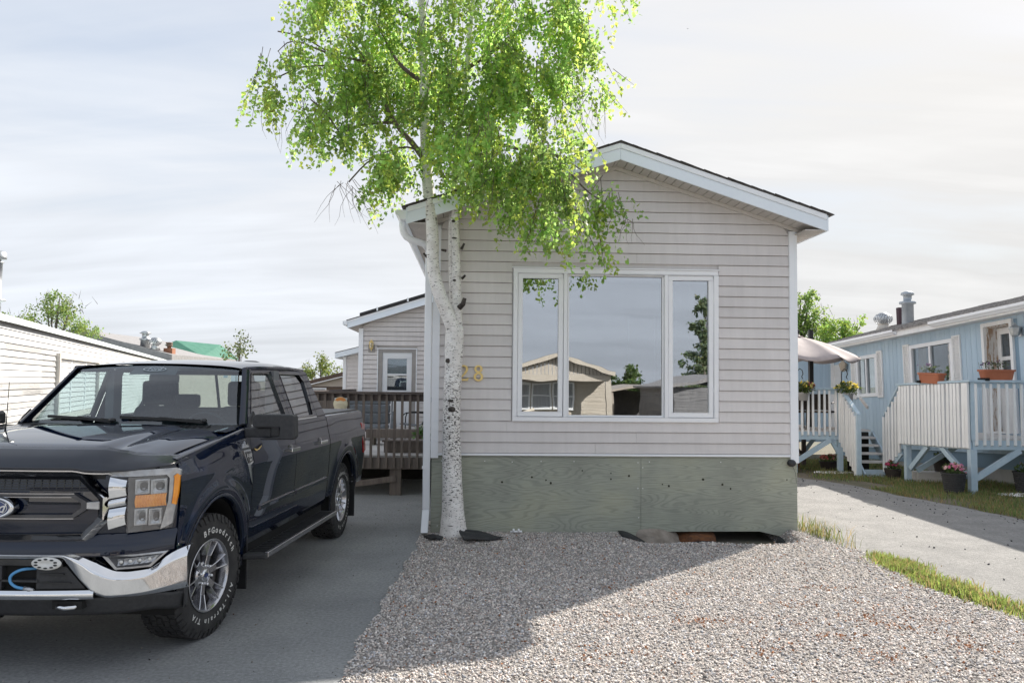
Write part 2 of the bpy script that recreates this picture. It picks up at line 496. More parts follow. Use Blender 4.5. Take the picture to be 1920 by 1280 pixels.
def grav_z(x, y):
    x = np.asarray(x, float); y = np.asarray(y, float)
    z = 0.024 + 0.010 * np.sin(x * 2.1 + 0.4) * np.sin(y * 1.7) + 0.05 * np.exp(-(((x + 0.45) / 0.55) ** 2 + ((y - 8.75) / 0.45) ** 2))
    z = z - 0.010 * sm(0.35, 0.0, x - edge_l(y)) - 0.035 * sm(0.3, 0.0, edge_r(y) - x)
    hole = sm(1.30, 1.95, x) * sm(3.42, 3.12, x) * sm(9.02, 9.34, y + 0.05 * np.sin(x * 5))
    z = z - 0.24 * hole + 0.045 * np.exp(-(((x - 3.3) / 0.25) ** 2 + ((y - 9.75) / 0.3) ** 2))
    return z
def grav_pt(u, v):
    y = 1.5 + u * 9.6
    a, b = float(edge_l(y)), float(edge_r(y))
    x = a + (b - a) * v
    return (x, y, float(grav_z(x, y)))
struct(MB().grid(grav_pt, 120, 70, True).build('gravel_bed', M_gravbase))

# the gravel itself: every stone real, one object
def stone_shapes():
    t = (1 + 5 ** 0.5) / 2
    ico = np.array([(-1, t, 0), (1, t, 0), (-1, -t, 0), (1, -t, 0), (0, -1, t), (0, 1, t), (0, -1, -t), (0, 1, -t), (t, 0, -1), (t, 0, 1), (-t, 0, -1), (-t, 0, 1)], float)
    ico /= np.linalg.norm(ico[0])
    fi = np.array([(0, 11, 5), (0, 5, 1), (0, 1, 7), (0, 7, 10), (0, 10, 11), (1, 5, 9), (5, 11, 4), (11, 10, 2), (10, 7, 6), (7, 1, 8), (3, 9, 4), (3, 4, 2), (3, 2, 6), (3, 6, 8), (3, 8, 9), (4, 9, 5), (2, 4, 11), (6, 2, 10), (8, 6, 7), (9, 8, 1)])
    oc = np.array([(1, 0, 0), (0, 1, 0), (-1, 0, 0), (0, -1, 0), (0, 0, 1), (0, 0, -1)], float)
    fo = np.array([(0, 1, 4), (1, 2, 4), (2, 3, 4), (3, 0, 4), (1, 0, 5), (2, 1, 5), (3, 2, 5), (0, 3, 5)])
    return (ico, fi), (oc, fo)
ICO, OCT = stone_shapes()
def stones(name, x, y, z, size, shape, m, cols):
    V, F = shape; n = len(x)
    s = np.stack([size * nr.uniform(0.75, 1.35, n), size * nr.uniform(0.6, 1.0, n), size * nr.uniform(0.4, 0.75, n)], 1)
    v = V[None] * nr.uniform(0.72, 1.25, (n, len(V), 1)) * s[:, None, :]
    a = nr.uniform(0, 6.28, n); ca, sa = np.cos(a)[:, None], np.sin(a)[:, None]
    tx, ty = nr.normal(0, 0.45, n)[:, None], nr.normal(0, 0.45, n)[:, None]
    X, Y, Z = v[..., 0], v[..., 1], v[..., 2]
    Y, Z = Y * np.cos(tx) - Z * np.sin(tx), Y * np.sin(tx) + Z * np.cos(tx)
    X, Z = X * np.cos(ty) + Z * np.sin(ty), -X * np.sin(ty) + Z * np.cos(ty)
    X, Y = X * ca - Y * sa, X * sa + Y * ca
    v = np.stack([X + x[:, None], Y + y[:, None], Z + z[:, None]], -1).reshape(-1, 3)
    f = (F[None] + (np.arange(n) * len(V))[:, None, None]).reshape(-1, 3)
    c = np.repeat(cols, len(V), axis=0)
    return raw_mesh(name, v, f, m, cols=c)
def stone_cols(n):
    g = np.clip(nr.normal(0.55, 0.165, n), 0.08, 1.0)
    t = nr.uniform(0, 1, n)
    c = np.stack([g * 1.02, g * 0.975, g * 0.92], 1)
    pk = t > 0.84; c[pk] = c[pk] * np.array([1.04, 0.95, 0.91])
    bl = t < 0.14; c[bl] = c[bl] * np.array([0.86, 0.93, 1.04])
    ru = (t > 0.42) & (t < 0.432); c[ru] = np.array([0.30, 0.13, 0.06])
    return c
def scatter(n, y0, y1):
    y = nr.uniform(y0, y1, n); a = edge_l(y) - 0.02; b = edge_r(y) + 0.03
    x = a + (b - a) * nr.uniform(0, 1, n)
    return x, y
x1, y1_ = scatter(56000, 4.55, 7.3)
x2, y2_ = scatter(36000, 7.3, 10.3)
x3, y3_ = scatter(2500, 2.6, 4.55)
keep2 = ~((x2 > 1.7) & (x2 < 3.0) & (y2_ > 9.3))
x2, y2_ = x2[keep2], y2_[keep2]
mats3 = []
xs = np.concatenate([x1, x2, x3]); ys = np.concatenate([y1_, y2_, y3_])
n = len(xs)
go = stones('gravel', xs, ys, grav_z(xs, ys) + nr.uniform(-0.002, 0.007, n), nr.uniform(0.0062, 0.0118, n) * np.where(nr.uniform(0, 1, n) > 0.97, 1.5, 1), OCT if False else ICO, M_stone, stone_cols(n))
stuff(go, 'loose pale grey and pinkish crushed gravel covering the front yard')
# loose stones on the driveway and the lane
n = 900
xs = nr.uniform(-3.2, -0.98, n); ys = nr.uniform(4.7, 12, n)
k = nr.uniform(0, 1, n) < 0.30 + 0.7 * np.exp(-(-0.98 - xs) / 0.12)
xs, ys = xs[k], ys[k]; n = len(xs)
stuff(stones('pebbles', xs, ys, np.full(n, 0.004), nr.uniform(0.0035, 0.0085, n), ICO, M_stone, stone_cols(n) * 0.45), 'stray pebbles on the dark driveway asphalt')
n = 330
ys = nr.uniform(6, 17, n); xs = np.where(nr.uniform(0, 1, n) < 0.55, lane_r(ys) - np.abs(nr.normal(0, 0.45, n)), edge_r(ys) + nr.uniform(0, 1, n) * (lane_r(ys) - edge_r(ys)))
stuff(stones('dark_pebbles', xs, ys, np.full(n, 0.004), nr.uniform(0.006, 0.016, n), ICO, M_stone, np.clip(nr.normal(0.13, 0.05, n), 0.02, 0.3)[:, None] * np.array([[1, 1, 1.05]])), 'dark crumbs of gravel along the far side of the lane')
# dry birch catkins and leaf litter on the gravel
n = 1100
xs, ys = scatter(n, 4.6, 9.2)
cx = nr.uniform(0.6, 3.6, 26); cy = nr.uniform(5.2, 7.2, 26); ci = nr.integers(0, 26, n)
cl_ = nr.uniform(0, 1, n) < 0.62
xs = np.where(cl_, cx[ci] + nr.normal(0, 0.10, n), xs); ys = np.where(cl_, cy[ci] + nr.normal(0, 0.06, n), ys)
cc = nr.uniform(0.6, 1.2, (n, 1)) * np.array([[0.42, 0.19, 0.09]])
stuff(leaf_mesh('leaf_litter', np.stack([xs, ys, grav_z(xs, ys) + 0.016], 1), nr.uniform(0.010, 0.026, n), nr, mat('leaf_litter', (0.9, 0.9, 0.9), (1, 1, 1), 0.9, attr='tint'), droop=0.0, cols=cc, updir=(0.2, 0.3, 0.05)), 'scattered rusty brown leaf litter lying on the gravel')

# grass blades
M_grass = mat('grass_blade', (0.85, 0.85, 0.85), (1, 1, 1), 0.6, attr='tint', transl=0.45, noise=3)
def grass(name, x, y, z, h, label, base=(0.10, 0.17, 0.035), dry=0.2, lean=0.35, w=0.006):
    n = len(x)
    a = nr.uniform(0, 6.28, n); dx, dy = np.cos(a), np.sin(a)
    l = nr.normal(0, lean, (n, 2)) * h[:, None]
    ww = w * nr.uniform(0.6, 1.3, n)
    p = np.stack([x, y, z], 1)
    side = np.stack([dx * ww, dy * ww, np.zeros(n)], 1)
    mid = p + np.stack([l[:, 0] * 0.35, l[:, 1] * 0.35, h * 0.6], 1)
    tip = p + np.stack([l[:, 0], l[:, 1], h * (1 - 0.25 * np.hypot(l[:, 0], l[:, 1]) / h)], 1)
    v = np.stack([p - side, p + side, mid - side * 0.7, mid + side * 0.7, tip], 1).reshape(-1, 3)
    f = (np.array([(0, 1, 3), (0, 3, 2), (2, 3, 4)])[None] + (np.arange(n) * 5)[:, None, None]).reshape(-1, 3)
    c = np.array(base)[None] * nr.uniform(0.65, 1.4, (n, 1)) * nr.uniform(0.9, 1.1, (n, 3))
    d = nr.uniform(0, 1, n) < dry
    c[d] = np.array([0.33, 0.27, 0.12]) * nr.uniform(0.7, 1.2, (d.sum(), 1))
    return stuff(raw_mesh(name, v, f, M_grass, cols=np.repeat(c, 5, axis=0)), label)
# strip between gravel and lane
ys = np.concatenate([nr.uniform(4.2, 8.55, 12000), nr.normal(7.9, 0.35, 2600), nr.normal(6.6, 0.5, 3200)])
wd = 0.05 + 0.13 * sm(8.7, 8.2, ys) * (0.6 + 0.4 * np.sin(ys * 4.1) ** 2)
xs = edge_r(ys) + 0.04 + nr.normal(0, 1, len(ys)) * wd * 0.7
k = (ys < 8.7) & (nr.uniform(0, 1, len(ys)) < 0.25 + 0.75 * (np.sin(ys * 3.3) * np.sin(ys * 1.3 + 1)) ** 2)
xs, ys = xs[k], ys[k]
grass('grass_strip', xs, ys, np.full(len(xs), -0.01), nr.uniform(0.02, 0.105, len(xs)), 'bright sunlit grass strip between the gravel and the lane', (0.20, 0.27, 0.07), 0.30)
# thin weeds at the house corner
ys = np.concatenate([nr.normal(9.75, 0.22, 150), nr.uniform(8.9, 10.2, 120)])
xs = edge_r(ys) + nr.normal(0.02, 0.06, len(ys))
grass('weeds', xs, ys, np.zeros(len(xs)), nr.uniform(0.05, 0.27, len(xs)), 'thin wispy weeds at the corner of the green skirting', (0.13, 0.17, 0.05), 0.35, 0.4, 0.004)
# lawn by the blue house
n = 46000
ys = nr.uniform(8.5, 19.5, n); t = nr.uniform(0, 1, n)
xs = lane_r(ys) + 0.06 + t ** 1.1 * 3.3
patch = np.sin(xs * 2.3 + ys * 1.1) + np.sin(ys * 2.9 - xs) * 0.8 + nr.normal(0, 0.5, n)
near_edge = xs - lane_r(ys)
bare = (ys > 14.2) & (near_edge < 0.75) & (patch < 0.95)
k = (~bare) & (patch > -1.25) & (xs < 9.35 - 0.08 * (ys - 14.5))
xs, ys = xs[k], ys[k]
grass('grass', xs, ys, np.full(len(xs), -0.02), nr.uniform(0.03, 0.115, len(xs)), 'shaded lawn grass in front of the blue house and its decks', (0.165, 0.225, 0.075), 0.36)
# ================================================================ MAIN HOUSE
M_vinyl = mat('vinyl_siding', (0.63, 0.60, 0.59), (0.71, 0.68, 0.67), 0.55, noise=1.3, stretch=(1, 1, 2.2), detail=9, lo=0.25, hi=0.75, rand=0.04, grain=(2.4, 0.05, (5, 1, 0.5)), bump=0.10, bscale=60, bstretch=(0.25, 1, 4), bdist=0.002)
M_white = mat('white_trim', (0.84, 0.87, 0.91), (0.88, 0.90, 0.93), 0.42, noise=2.5, detail=7)
M_whitef = mat('window_white', (0.85, 0.86, 0.89), (0.89, 0.90, 0.92), 0.35, noise=3)
M_fascia = mat('fascia_metal', (0.78, 0.85, 0.92), (0.82, 0.88, 0.94), 0.45, noise=1.5, detail=8)
M_soffit = mat('soffit_vinyl', (0.52, 0.49, 0.46), (0.56, 0.53, 0.50), 0.6, noise=2, speck=((0.28, 0.26, 0.24), 240, 0.60))
M_shingle = mat('shingle_dark', (0.05, 0.045, 0.045), (0.11, 0.10, 0.095), 0.95, noise=18, detail=4, bump=0.5, bscale=200)
M_ply = None
def plywood():
    m = bpy.data.materials.new('green_plywood'); m.use_nodes = True
    N = m.node_tree.nodes; L = m.node_tree.links; p = N['Principled BSDF']
    tc = N.new('ShaderNodeTexCoord'); mp = N.new('ShaderNodeMapping'); mp.inputs['Scale'].default_value = (0.36, 1, 2.6)
    L.new(tc.outputs['Object'], mp.inputs[0])
    nz = N.new('ShaderNodeTexNoise'); nz.inputs['Scale'].default_value = 1.25; nz.inputs['Detail'].default_value = 2.0; nz.inputs['Roughness'].default_value = 0.45; nz.inputs['Distortion'].default_value = 0.25
    L.new(mp.outputs[0], nz.inputs['Vector'])
    mu = N.new('ShaderNodeMath'); mu.operation = 'MULTIPLY'; mu.inputs[1].default_value = 230
    L.new(nz.outputs['Fac'], mu.inputs[0])
    si = N.new('ShaderNodeMath'); si.operation = 'SINE'; L.new(mu.outputs[0], si.inputs[0])
    mr = N.new('ShaderNodeMapRange'); mr.inputs['From Min'].default_value = 0.1; mr.inputs['From Max'].default_value = 1.0
    L.new(si.outputs[0], mr.inputs['Value'])
    # fine fibre
    mp2 = N.new('ShaderNodeMapping'); mp2.inputs['Scale'].default_value = (3, 1, 75)
    L.new(tc.outputs['Object'], mp2.inputs[0])
    n2 = N.new('ShaderNodeTexNoise'); n2.inputs['Scale'].default_value = 2.2; n2.inputs['Detail'].default_value = 5
    L.new(mp2.outputs[0], n2.inputs['Vector'])
    # big blotches
    n3 = N.new('ShaderNodeTexNoise'); n3.inputs['Scale'].default_value = 1.5; n3.inputs['Detail'].default_value = 6
    L.new(tc.outputs['Object'], n3.inputs['Vector'])
    r3 = N.new('ShaderNodeValToRGB')
    r3.color_ramp.elements[0].position = 0.34; r3.color_ramp.elements[0].color = (0.31, 0.325, 0.28, 1)
    r3.color_ramp.elements[1].position = 0.66; r3.color_ramp.elements[1].color = (0.41, 0.42, 0.335, 1)
    ee = r3.color_ramp.elements.new(0.5); ee.color = (0.37, 0.388, 0.33, 1)
    L.new(n3.outputs['Fac'], r3.inputs[0])
    mx = N.new('ShaderNodeMix'); mx.data_type = 'RGBA'; mx.blend_type = 'MULTIPLY'
    L.new(r3.outputs[0], mx.inputs['A']); mx.inputs['B'].default_value = (0.42, 0.46, 0.44, 1)
    m1 = N.new('ShaderNodeMath'); m1.operation = 'MULTIPLY'; m1.inputs[1].default_value = 0.30; L.new(mr.outputs[0], m1.inputs[0])
    L.new(m1.outputs[0], mx.inputs['Factor'])
    mx2 = N.new('ShaderNodeMix'); mx2.data_type = 'RGBA'; mx2.blend_type = 'MULTIPLY'; mx2.inputs['B'].default_value = (0.55, 0.58, 0.56, 1)
    r2 = N.new('ShaderNodeMapRange'); r2.inputs['From Min'].default_value = 0.45; r2.inputs['From Max'].default_value = 0.75; r2.inputs['To Max'].default_value = 0.6
    L.new(n2.outputs['Fac'], r2.inputs['Value']); L.new(r2.outputs[0], mx2.inputs['Factor'])
    L.new(mx.outputs['Result'], mx2.inputs['A']); L.new(mx2.outputs['Result'], p.inputs['Base Color'])
    p.inputs['Roughness'].default_value = 0.75; p.inputs['Specular IOR Level'].default_value = 0.3
    b = N.new('ShaderNodeBump'); b.inputs['Strength'].default_value = 0.25; b.inputs['Distance'].default_value = 0.002
    L.new(n2.outputs['Fac'], b.inputs['Height']); L.new(b.outputs[0], p.inputs['Normal'])
    return m
M_ply = plywood()
M_dark = mat('dark_recess', (0.012, 0.012, 0.012), None, 0.95)
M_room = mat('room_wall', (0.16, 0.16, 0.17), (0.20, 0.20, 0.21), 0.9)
M_pane = glass('house_pane', (0.62, 0.66, 0.68), 0.42, 0.92, wobble=0.12, wscale=1.8)
M_pane2 = glass('plain_pane', (0.7, 0.74, 0.76), 0.13, 0.7, wobble=0.12, wscale=3.0)

TH = 0.047
HL = (-0.933, 9.532, 0.0)
W = 4.43
house = thing('mobile_home', 'beige vinyl-sided home with wide three-pane window, brass house number and green plywood skirting', 'mobile home', HL, TH)
P_front = lambda u, o, z: (u, -o, z)
Z0, ZE = 0.965, 3.70          # siding foot, eave soffit
APX, APZ, SL = 2.19, 4.475, 0.325
DEPTH = 15.0
LAP = 0.1287
def rake_z(u): return APZ - SL * abs(u - APX)
holes = [(0.93, 3.48, 1.338, 3.219)]
jr = random.Random(3)
def front_spans(za, zb):
    if zb <= rake_z(0.06): full = (0.06, W - 0.07)
    else: full = None
    if full:
        sp = sub_spans(full, holes, za, zb)
        # staggered butt joints
        out = []
        for s in sp:
            if s[1] - s[0] > 2.2 and jr.random() < 0.75:
                j = s[0] + jr.choice([0.82, 1.9, 3.05, 2.4]); out += [(s[0], j - 0.001, s[2], j - 0.001), (j + 0.001, s[1], j + 0.001, s[3])]
            else: out.append(s)
        return out
    def lim(z):
        h = max(0.0, (APZ - z) / SL)
        return max(0.06, APX - h), min(W - 0.07, APX + h)
    a0, a1 = lim(za); b0, b1 = lim(zb)
    return [(a0, a1, b0, b1)]
siding(house, M_vinyl, P_front, Z0, APZ - 0.01, LAP, front_spans)
# sheathing behind: wall core
mb = MB()
poly = [(0.0, 0.10), (W, 0.10), (W, rake_z(W)), (APX, APZ), (0.0, rake_z(0))]
def wall_with_hole(mb, P, poly_u0, poly_u1, z0, top, hole, o):
    h = hole
    def q(u0, u1, za, zb): mb.face([P(u0, o, za), P(u1, o, za), P(u1, o, zb), P(u0, o, zb)])
    q(poly_u0, h[0], z0, h[3]); q(h[1], poly_u1, z0, h[3]); q(h[0], h[1], z0, h[2])
    mb.face([P(poly_u0, o, h[3]), P(poly_u1, o, h[3]), P(poly_u1, o, top(poly_u1)), P(APX, o, top(APX)), P(poly_u0, o, top(poly_u0))])
wall_with_hole(mb, P_front, 0, W, 0.3, rake_z, (1.0, 3.41, 1.40, 3.16), -0.021)
mb.build('gable_wall', M_vinyl, house)
# side walls with courses
P_left = lambda u, o, z: (-o, u, z)
P_right = lambda u, o, z: (W + o, u, z)
for P in (P_left, P_right):
    siding(house, M_vinyl, P, Z0, ZE, LAP, lambda a, b: [(0.05, 7.5, 0.05, 7.5), (7.502, DEPTH, 7.502, DEPTH)])
    pbox(MB(), P, 0.022, DEPTH, -0.12, -0.021, 0.0, ZE).build('side_wall', M_vinyl, house)
    pbox(MB(), P, 0.022, DEPTH, -0.018, 0.0, -0.03, Z0 - 0.001).build('side_skirting', M_ply, house)
# corner posts and base trim
for u0, u1 in ((-0.03, 0.06), (W - 0.07, W + 0.03)):
    mb = MB(); pbox(mb, P_front, u0, u1, -0.01, 0.03, Z0 - 0.10 if u0 > 1 else Z0 - 0.06, ZE + 0.02)
    mb.build('corner_post', M_white, house, bevel=0.004)
pbox(MB(), P_front, 0.0, W - 0.02, -0.01, 0.022, Z0 - 0.028, Z0 - 0.001).build('starter_strip', M_white, house, bevel=0.003)
# skirting panels
sx = 2.517
pbox(MB(), P_front, -0.02, sx - 0.002, -0.03, -0.008, -0.04, 0.915).build('skirting_panel', M_ply, house)
mb = MB()
poly = [(sx + 0.002, 0.03), (3.72, 0.035), (3.98, 0.035), (4.36, -0.055), (W + 0.02, -0.055), (W + 0.02, 0.915), (sx + 0.002, 0.915)]
mb.prism(poly, lambda u, z: (u, 0.008, z), lambda u, z: (u, 0.03, z)); mb.build('skirting_panel', M_ply, house)
pbox(MB(), P_front, -0.015, W + 0.015, -0.03, -0.004, 0.917, 0.9365).build('skirting_batten', M_ply, house)
mb = MB()
kr = random.Random(5)
M_knot = mat('plug_knot', (0.02, 0.02, 0.015), (0.05, 0.045, 0.03), 0.9)
for (u, z) in [(0.83, 0.62), (1.19, 0.68), (1.36, 0.645), (1.42, 0.61), (1.80, 0.76), (2.15, 0.73), (2.15, 0.66), (2.37, 0.7), (3.28, 0.66), (3.52, 0.60), (3.62, 0.55), (4.32, 0.66), (2.78, 0.6), (2.86, 0.58)]:
    r = kr.uniform(0.008, 0.016)
    mb.prism([(u + r * math.cos(a) * kr.uniform(0.7, 1.2), z + r * math.sin(a)) for a in [k * 0.785 for k in range(8)]], lambda u, z: (u, 0.004, z), lambda u, z: (u, 0.0065, z))
stuff(mb.build('knots', M_knot, house))
mb = MB()
for (u, z) in [(0.1, 0.87), (0.62, 0.87), (0.95, 0.86), (1.3, 0.87), (1.7, 0.87), (2.48, 0.86), (2.48, 0.55), (2.49, 0.2), (2.54, 0.8), (2.54, 0.55), (2.62, 0.87), (3.5, 0.87), (4.34, 0.86), (0.06, 0.1)]:
    r = 0.006
    mb.prism([(u + r * math.cos(a), z + r * math.sin(a)) for a in [k * 1.047 for k in range(6)]], lambda u, z: (u, 0.003, z), lambda u, z: (u, 0.0065, z))
stuff(mb.build('screw_heads', M_whitef, house))
# dryer vent with cable on the skirting
mb = MB(); mb.ball((4.37, -0.02, 0.865), 0.055, 0.05, 0.045, 12, 8); mb.tube([(4.38, -0.005, 0.84), (4.40, -0.007, 0.80), (4.425, -0.007, 0.74), (4.435, -0.007, 0.62)], 0.002, 5)
mb.build('vent_cap', mat('black_plastic', (0.018, 0.019, 0.021), (0.03, 0.031, 0.034), 0.5, noise=30), house)
# window
win = MB(); frame_ring(win, P_front, 0.943, 3.467, 1.350, 3.207, 0.055, -0.05, 0.035)
win = win.build('window', M_whitef, house, bevel=0.005)
mb = MB(); pbox(mb, P_front, 0.925, 3.485, 0.0, 0.05, 3.2075, 3.222); mb.build('drip_cap', M_whitef, win, bevel=0.003)
for u0, u1 in ((1.56, 1.605), (2.80, 2.845)):
    pbox(MB(), P_front, u0, u1, -0.05, 0.03, 1.4055, 3.1515).build('mullion', M_whitef, win, bevel=0.004)
def sash(u0, u1, z0, z1, w, o0, o1, gl, hw=True):
    frame_ring(MB(), P_front, u0, u1, z0, z1, w, o0, o1).build('sash', M_whitef, win, bevel=0.005)
    pbox(MB(), P_front, u0 + w, u1 - w, o0 + 0.01, o0 + 0.016, z0 + w, z1 - w).build('pane', gl, win)
sash(1.002, 1.553, 1.41, 3.148, 0.058, -0.03, 0.018, M_pane)
sash(1.608, 2.797, 1.3765 + 0.031, 3.149, 0.022, -0.04, 0.0, M_pane)
sash(2.849, 3.408, 1.41, 3.148, 0.058, -0.03, 0.018, M_pane)
for u in (1.560, 1.0015):
    pass
mb = MB()
for u in (0.995, 3.412):
    for z in (1.75, 2.82): pbox(mb, P_front, u - 0.006, u + 0.006, 0.0, 0.028, z - 0.03, z + 0.03)
mb.build('sash_hinges', M_whitef, win)
# room behind the glass
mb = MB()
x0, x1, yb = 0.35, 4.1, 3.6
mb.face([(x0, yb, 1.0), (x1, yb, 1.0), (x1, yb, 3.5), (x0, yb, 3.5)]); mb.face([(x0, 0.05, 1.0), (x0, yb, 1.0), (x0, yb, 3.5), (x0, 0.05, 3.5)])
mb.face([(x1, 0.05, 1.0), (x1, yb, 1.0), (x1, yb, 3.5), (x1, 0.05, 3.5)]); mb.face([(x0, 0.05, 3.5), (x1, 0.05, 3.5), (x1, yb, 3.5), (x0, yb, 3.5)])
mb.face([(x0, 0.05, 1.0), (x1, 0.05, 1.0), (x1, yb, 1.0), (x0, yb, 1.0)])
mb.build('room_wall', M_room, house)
mb = MB(); mb.box(3.05, 3.5, 3.50, 3.56, 1.75, 2.95); mb.box(3.2, 3.9, 3.50, 3.555, 1.62, 1.74); mb.build('picture_frame', mat('pale_room_panel', (0.55, 0.53, 0.52)), house)
# fascia, rake soffit, roof
OV = 0.35; XL, XR = -0.32, 4.685
def rk(u, dz): return (APZ + dz) - SL * abs(u - APX)
mb = MB()
for a, b in ((XL, APX - 0.001), (APX + 0.001, XR)):
    mb = MB(); mb.hexa([(a, -OV - 0.02, rk(a, 0)), (b, -OV - 0.02, rk(b, 0)), (b, -OV, rk(b, 0)), (a, -OV, rk(a, 0)), (a, -OV - 0.02, rk(a, 0.135)), (b, -OV - 0.02, rk(b, 0.135)), (b, -OV, rk(b, 0.135)), (a, -OV, rk(a, 0.135))])
    mb.build('rake_board', M_fascia, house, bevel=0.003)
    mb = MB(); mb.hexa([(a, -OV - 0.033, rk(a, 0.136)), (b, -OV - 0.033, rk(b, 0.136)), (b, -OV, rk(b, 0.136)), (a, -OV, rk(a, 0.136)), (a, -OV - 0.033, rk(a, 0.20)), (b, -OV - 0.033, rk(b, 0.20)), (b, -OV, rk(b, 0.20)), (a, -OV, rk(a, 0.20))])
    mb.build('rake_trim', M_white, house, bevel=0.003)
# rake soffit panels
step = 0.098
u = XL + 0.02
while u < XR - 0.02:
    b = min(u + step - 0.008, XR - 0.02)
    if u < APX < b: b = APX
    if True:
        MB().hexa([(u, -OV + 0.001, rk(u, 0.012)), (b, -OV + 0.001, rk(b, 0.012)), (b, -0.016, rk(b, 0.012)), (u, -0.016, rk(u, 0.012)), (u, -OV + 0.001, rk(u, 0.03)), (b, -OV + 0.001, rk(b, 0.03)), (b, -0.016, rk(b, 0.03)), (u, -0.016, rk(u, 0.03))]).build('soffit_panel', M_soffit, house)
    u = APX + 0.004 if b == APX else u + step
for a, b in ((XL + 0.1, APX), (APX, XR - 0.1)):
    MB().hexa([(a, -0.04, rk(a, -0.03)), (b, -0.04, rk(b, -0.03)), (b, -0.012, rk(b, -0.03)), (a, -0.012, rk(a, -0.03)), (a, -0.04, rk(a, 0.011)), (b, -0.04, rk(b, 0.011)), (b, -0.012, rk(b, 0.011)), (a, -0.012, rk(a, 0.011))]).build('soffit_trim', mat('soffit_trim', (0.62, 0.59, 0.56), None, 0.5), house)
MB().hexa([(XL + .02, -OV + 0.002, rk(XL, 0.05)), (APX, -OV + 0.002, rk(APX, 0.05)), (APX, 0, rk(APX, 0.05)), (XL + .02, 0, rk(XL, 0.05)), (XL + .02, -OV + 0.002, rk(XL, 0.06)), (APX, -OV + 0.002, rk(APX, 0.06)), (APX, 0, rk(APX, 0.06)), (XL + .02, 0, rk(XL, 0.06))]).hexa([(APX, -OV + 0.002, rk(APX, 0.05)), (XR - .02, -OV + 0.002, rk(XR, 0.05)), (XR - .02, 0, rk(XR, 0.05)), (APX, 0, rk(APX, 0.05)), (APX, -OV + 0.002, rk(APX, 0.06)), (XR - .02, -OV + 0.002, rk(XR, 0.06)), (XR - .02, 0, rk(XR, 0.06)), (APX, 0, rk(APX, 0.06))]).build('soffit_backing', M_dark, house)
# eave soffits along both sides
for s, xw, xe in ((-1, 0.0, XL), (1, W, XR)):
    y = 0.0; k = 0
    ez = rk(xe, 0.012)
    while y < DEPTH - 0.1:
        if y < 5:
            b = y + 0.11
            MB().box(xe, xw, y, b - 0.008, ez, ez + 0.015).build('eave_soffit_panel', M_soffit, house)
        else:
            b = DEPTH
            MB().box(xe, xw, y, b, ez, ez + 0.015).build('eave_soffit', M_soffit, house)
        y = b
    MB().box(xe - 0.0 if s > 0 else xe, xe + s * 0.02, -OV - 0.02, DEPTH, rk(xe, 0.001), rk(xe, 0.19)).build('eave_fascia', M_fascia, house)
    MB().box(xe, xw, -OV, -0.001, ez - 0.004, ez + 0.008).build('soffit_return', M_soffit, house)
# roof skin: individual shingle tabs along the rake edge, plain courses behind
mb = MB()
rr = random.Random(9)
for a, b in ((XL - 0.03, APX), (APX, XR + 0.03)):
    mb.hexa([(a, -OV - 0.04, rk(a, 0.201)), (b, -OV - 0.04, rk(b, 0.201)), (b, DEPTH, rk(b, 0.201)), (a, DEPTH, rk(a, 0.201)), (a, -OV - 0.04, rk(a, 0.215)), (b, -OV - 0.04, rk(b, 0.215)), (b, DEPTH, rk(b, 0.215)), (a, DEPTH, rk(a, 0.215))])
mb.build('roof', M_shingle, house)
for sgn in (-1, 1):
    for k in range(18):
        c0 = APX + sgn * k * 0.143; c1 = APX + sgn * (k + 1.05) * 0.143
        h = 0.2155 + rr.uniform(0, 0.006); f = -OV - 0.042 - rr.uniform(0, 0.012)
        a, b = min(c0, c1), max(c0, c1)
        dzl, dzr = (0.0, 0.006) if sgn < 0 else (0.006, 0.0)
        MB().hexa([(a, f, rk(a, h - 0.002)), (b, f, rk(b, h - 0.002)), (b, f + 0.9, rk(b, h - 0.002)), (a, f + 0.9, rk(a, h - 0.002)), (a, f, rk(a, h + 0.004 + dzl)), (b, f, rk(b, h + 0.004 + dzr)), (b, f + 0.9, rk(b, h + 0.004 + dzr)), (a, f + 0.9, rk(a, h + 0.004 + dzl))]).build('shingle', M_shingle, house)
# gutter on the left eave and its downspout
gz = rk(XL, 0.06)
gut = MB()
prof = [(0, 0.105), (0, 0.0), (-0.07, 0.0), (-0.085, 0.03), (-0.125, 0.06), (-0.13, 0.105), (-0.12, 0.105), (-0.115, 0.07), (-0.08, 0.04), (-0.066, 0.008), (-0.008, 0.008), (-0.008, 0.105)]
n = len(prof); gx = XL - 0.021
i = len(gut.v)
for yy in (-OV - 0.0, DEPTH): gut.v += [(gx + a, yy, gz + c) for a, c in prof]
for k in range(n):
    k2 = (k + 1) % n; gut.f.append((k, k2, n + k2, n + k)); gut.sm.append(False)
gut.face([(gx, -OV - 0.001, gz), (gx - 0.07, -OV - 0.001, gz), (gx - 0.085, -OV - 0.001, gz + .03), (gx - 0.125, -OV - 0.001, gz + .06), (gx - 0.13, -OV - 0.001, gz + .105), (gx, -OV - 0.001, gz + .105)])
gut.build('gutter', M_white, house)
mb = MB()
def rect_path(mb, pts, w, d):
    for a, b in zip(pts[:-1], pts[1:]): mb.bar(a, b, w, d, (0, 1, 0))
arc = [(gx - 0.055, -0.16, gz + 0.01), (gx - 0.055, -0.155, gz - 0.06), (gx - 0.045, -0.15, gz - 0.12), (gx - 0.015, -0.14, gz - 0.17), (gx + 0.04, -0.125, gz - 0.205), (gx + 0.12, -0.105, gz - 0.225), (-0.14, -0.06, gz - 0.245), (-0.095, -0.04, gz - 0.30)]
mb.tube(arc, [0.043] * 8, 10)
mb.build('downspout_elbow', M_white, house)
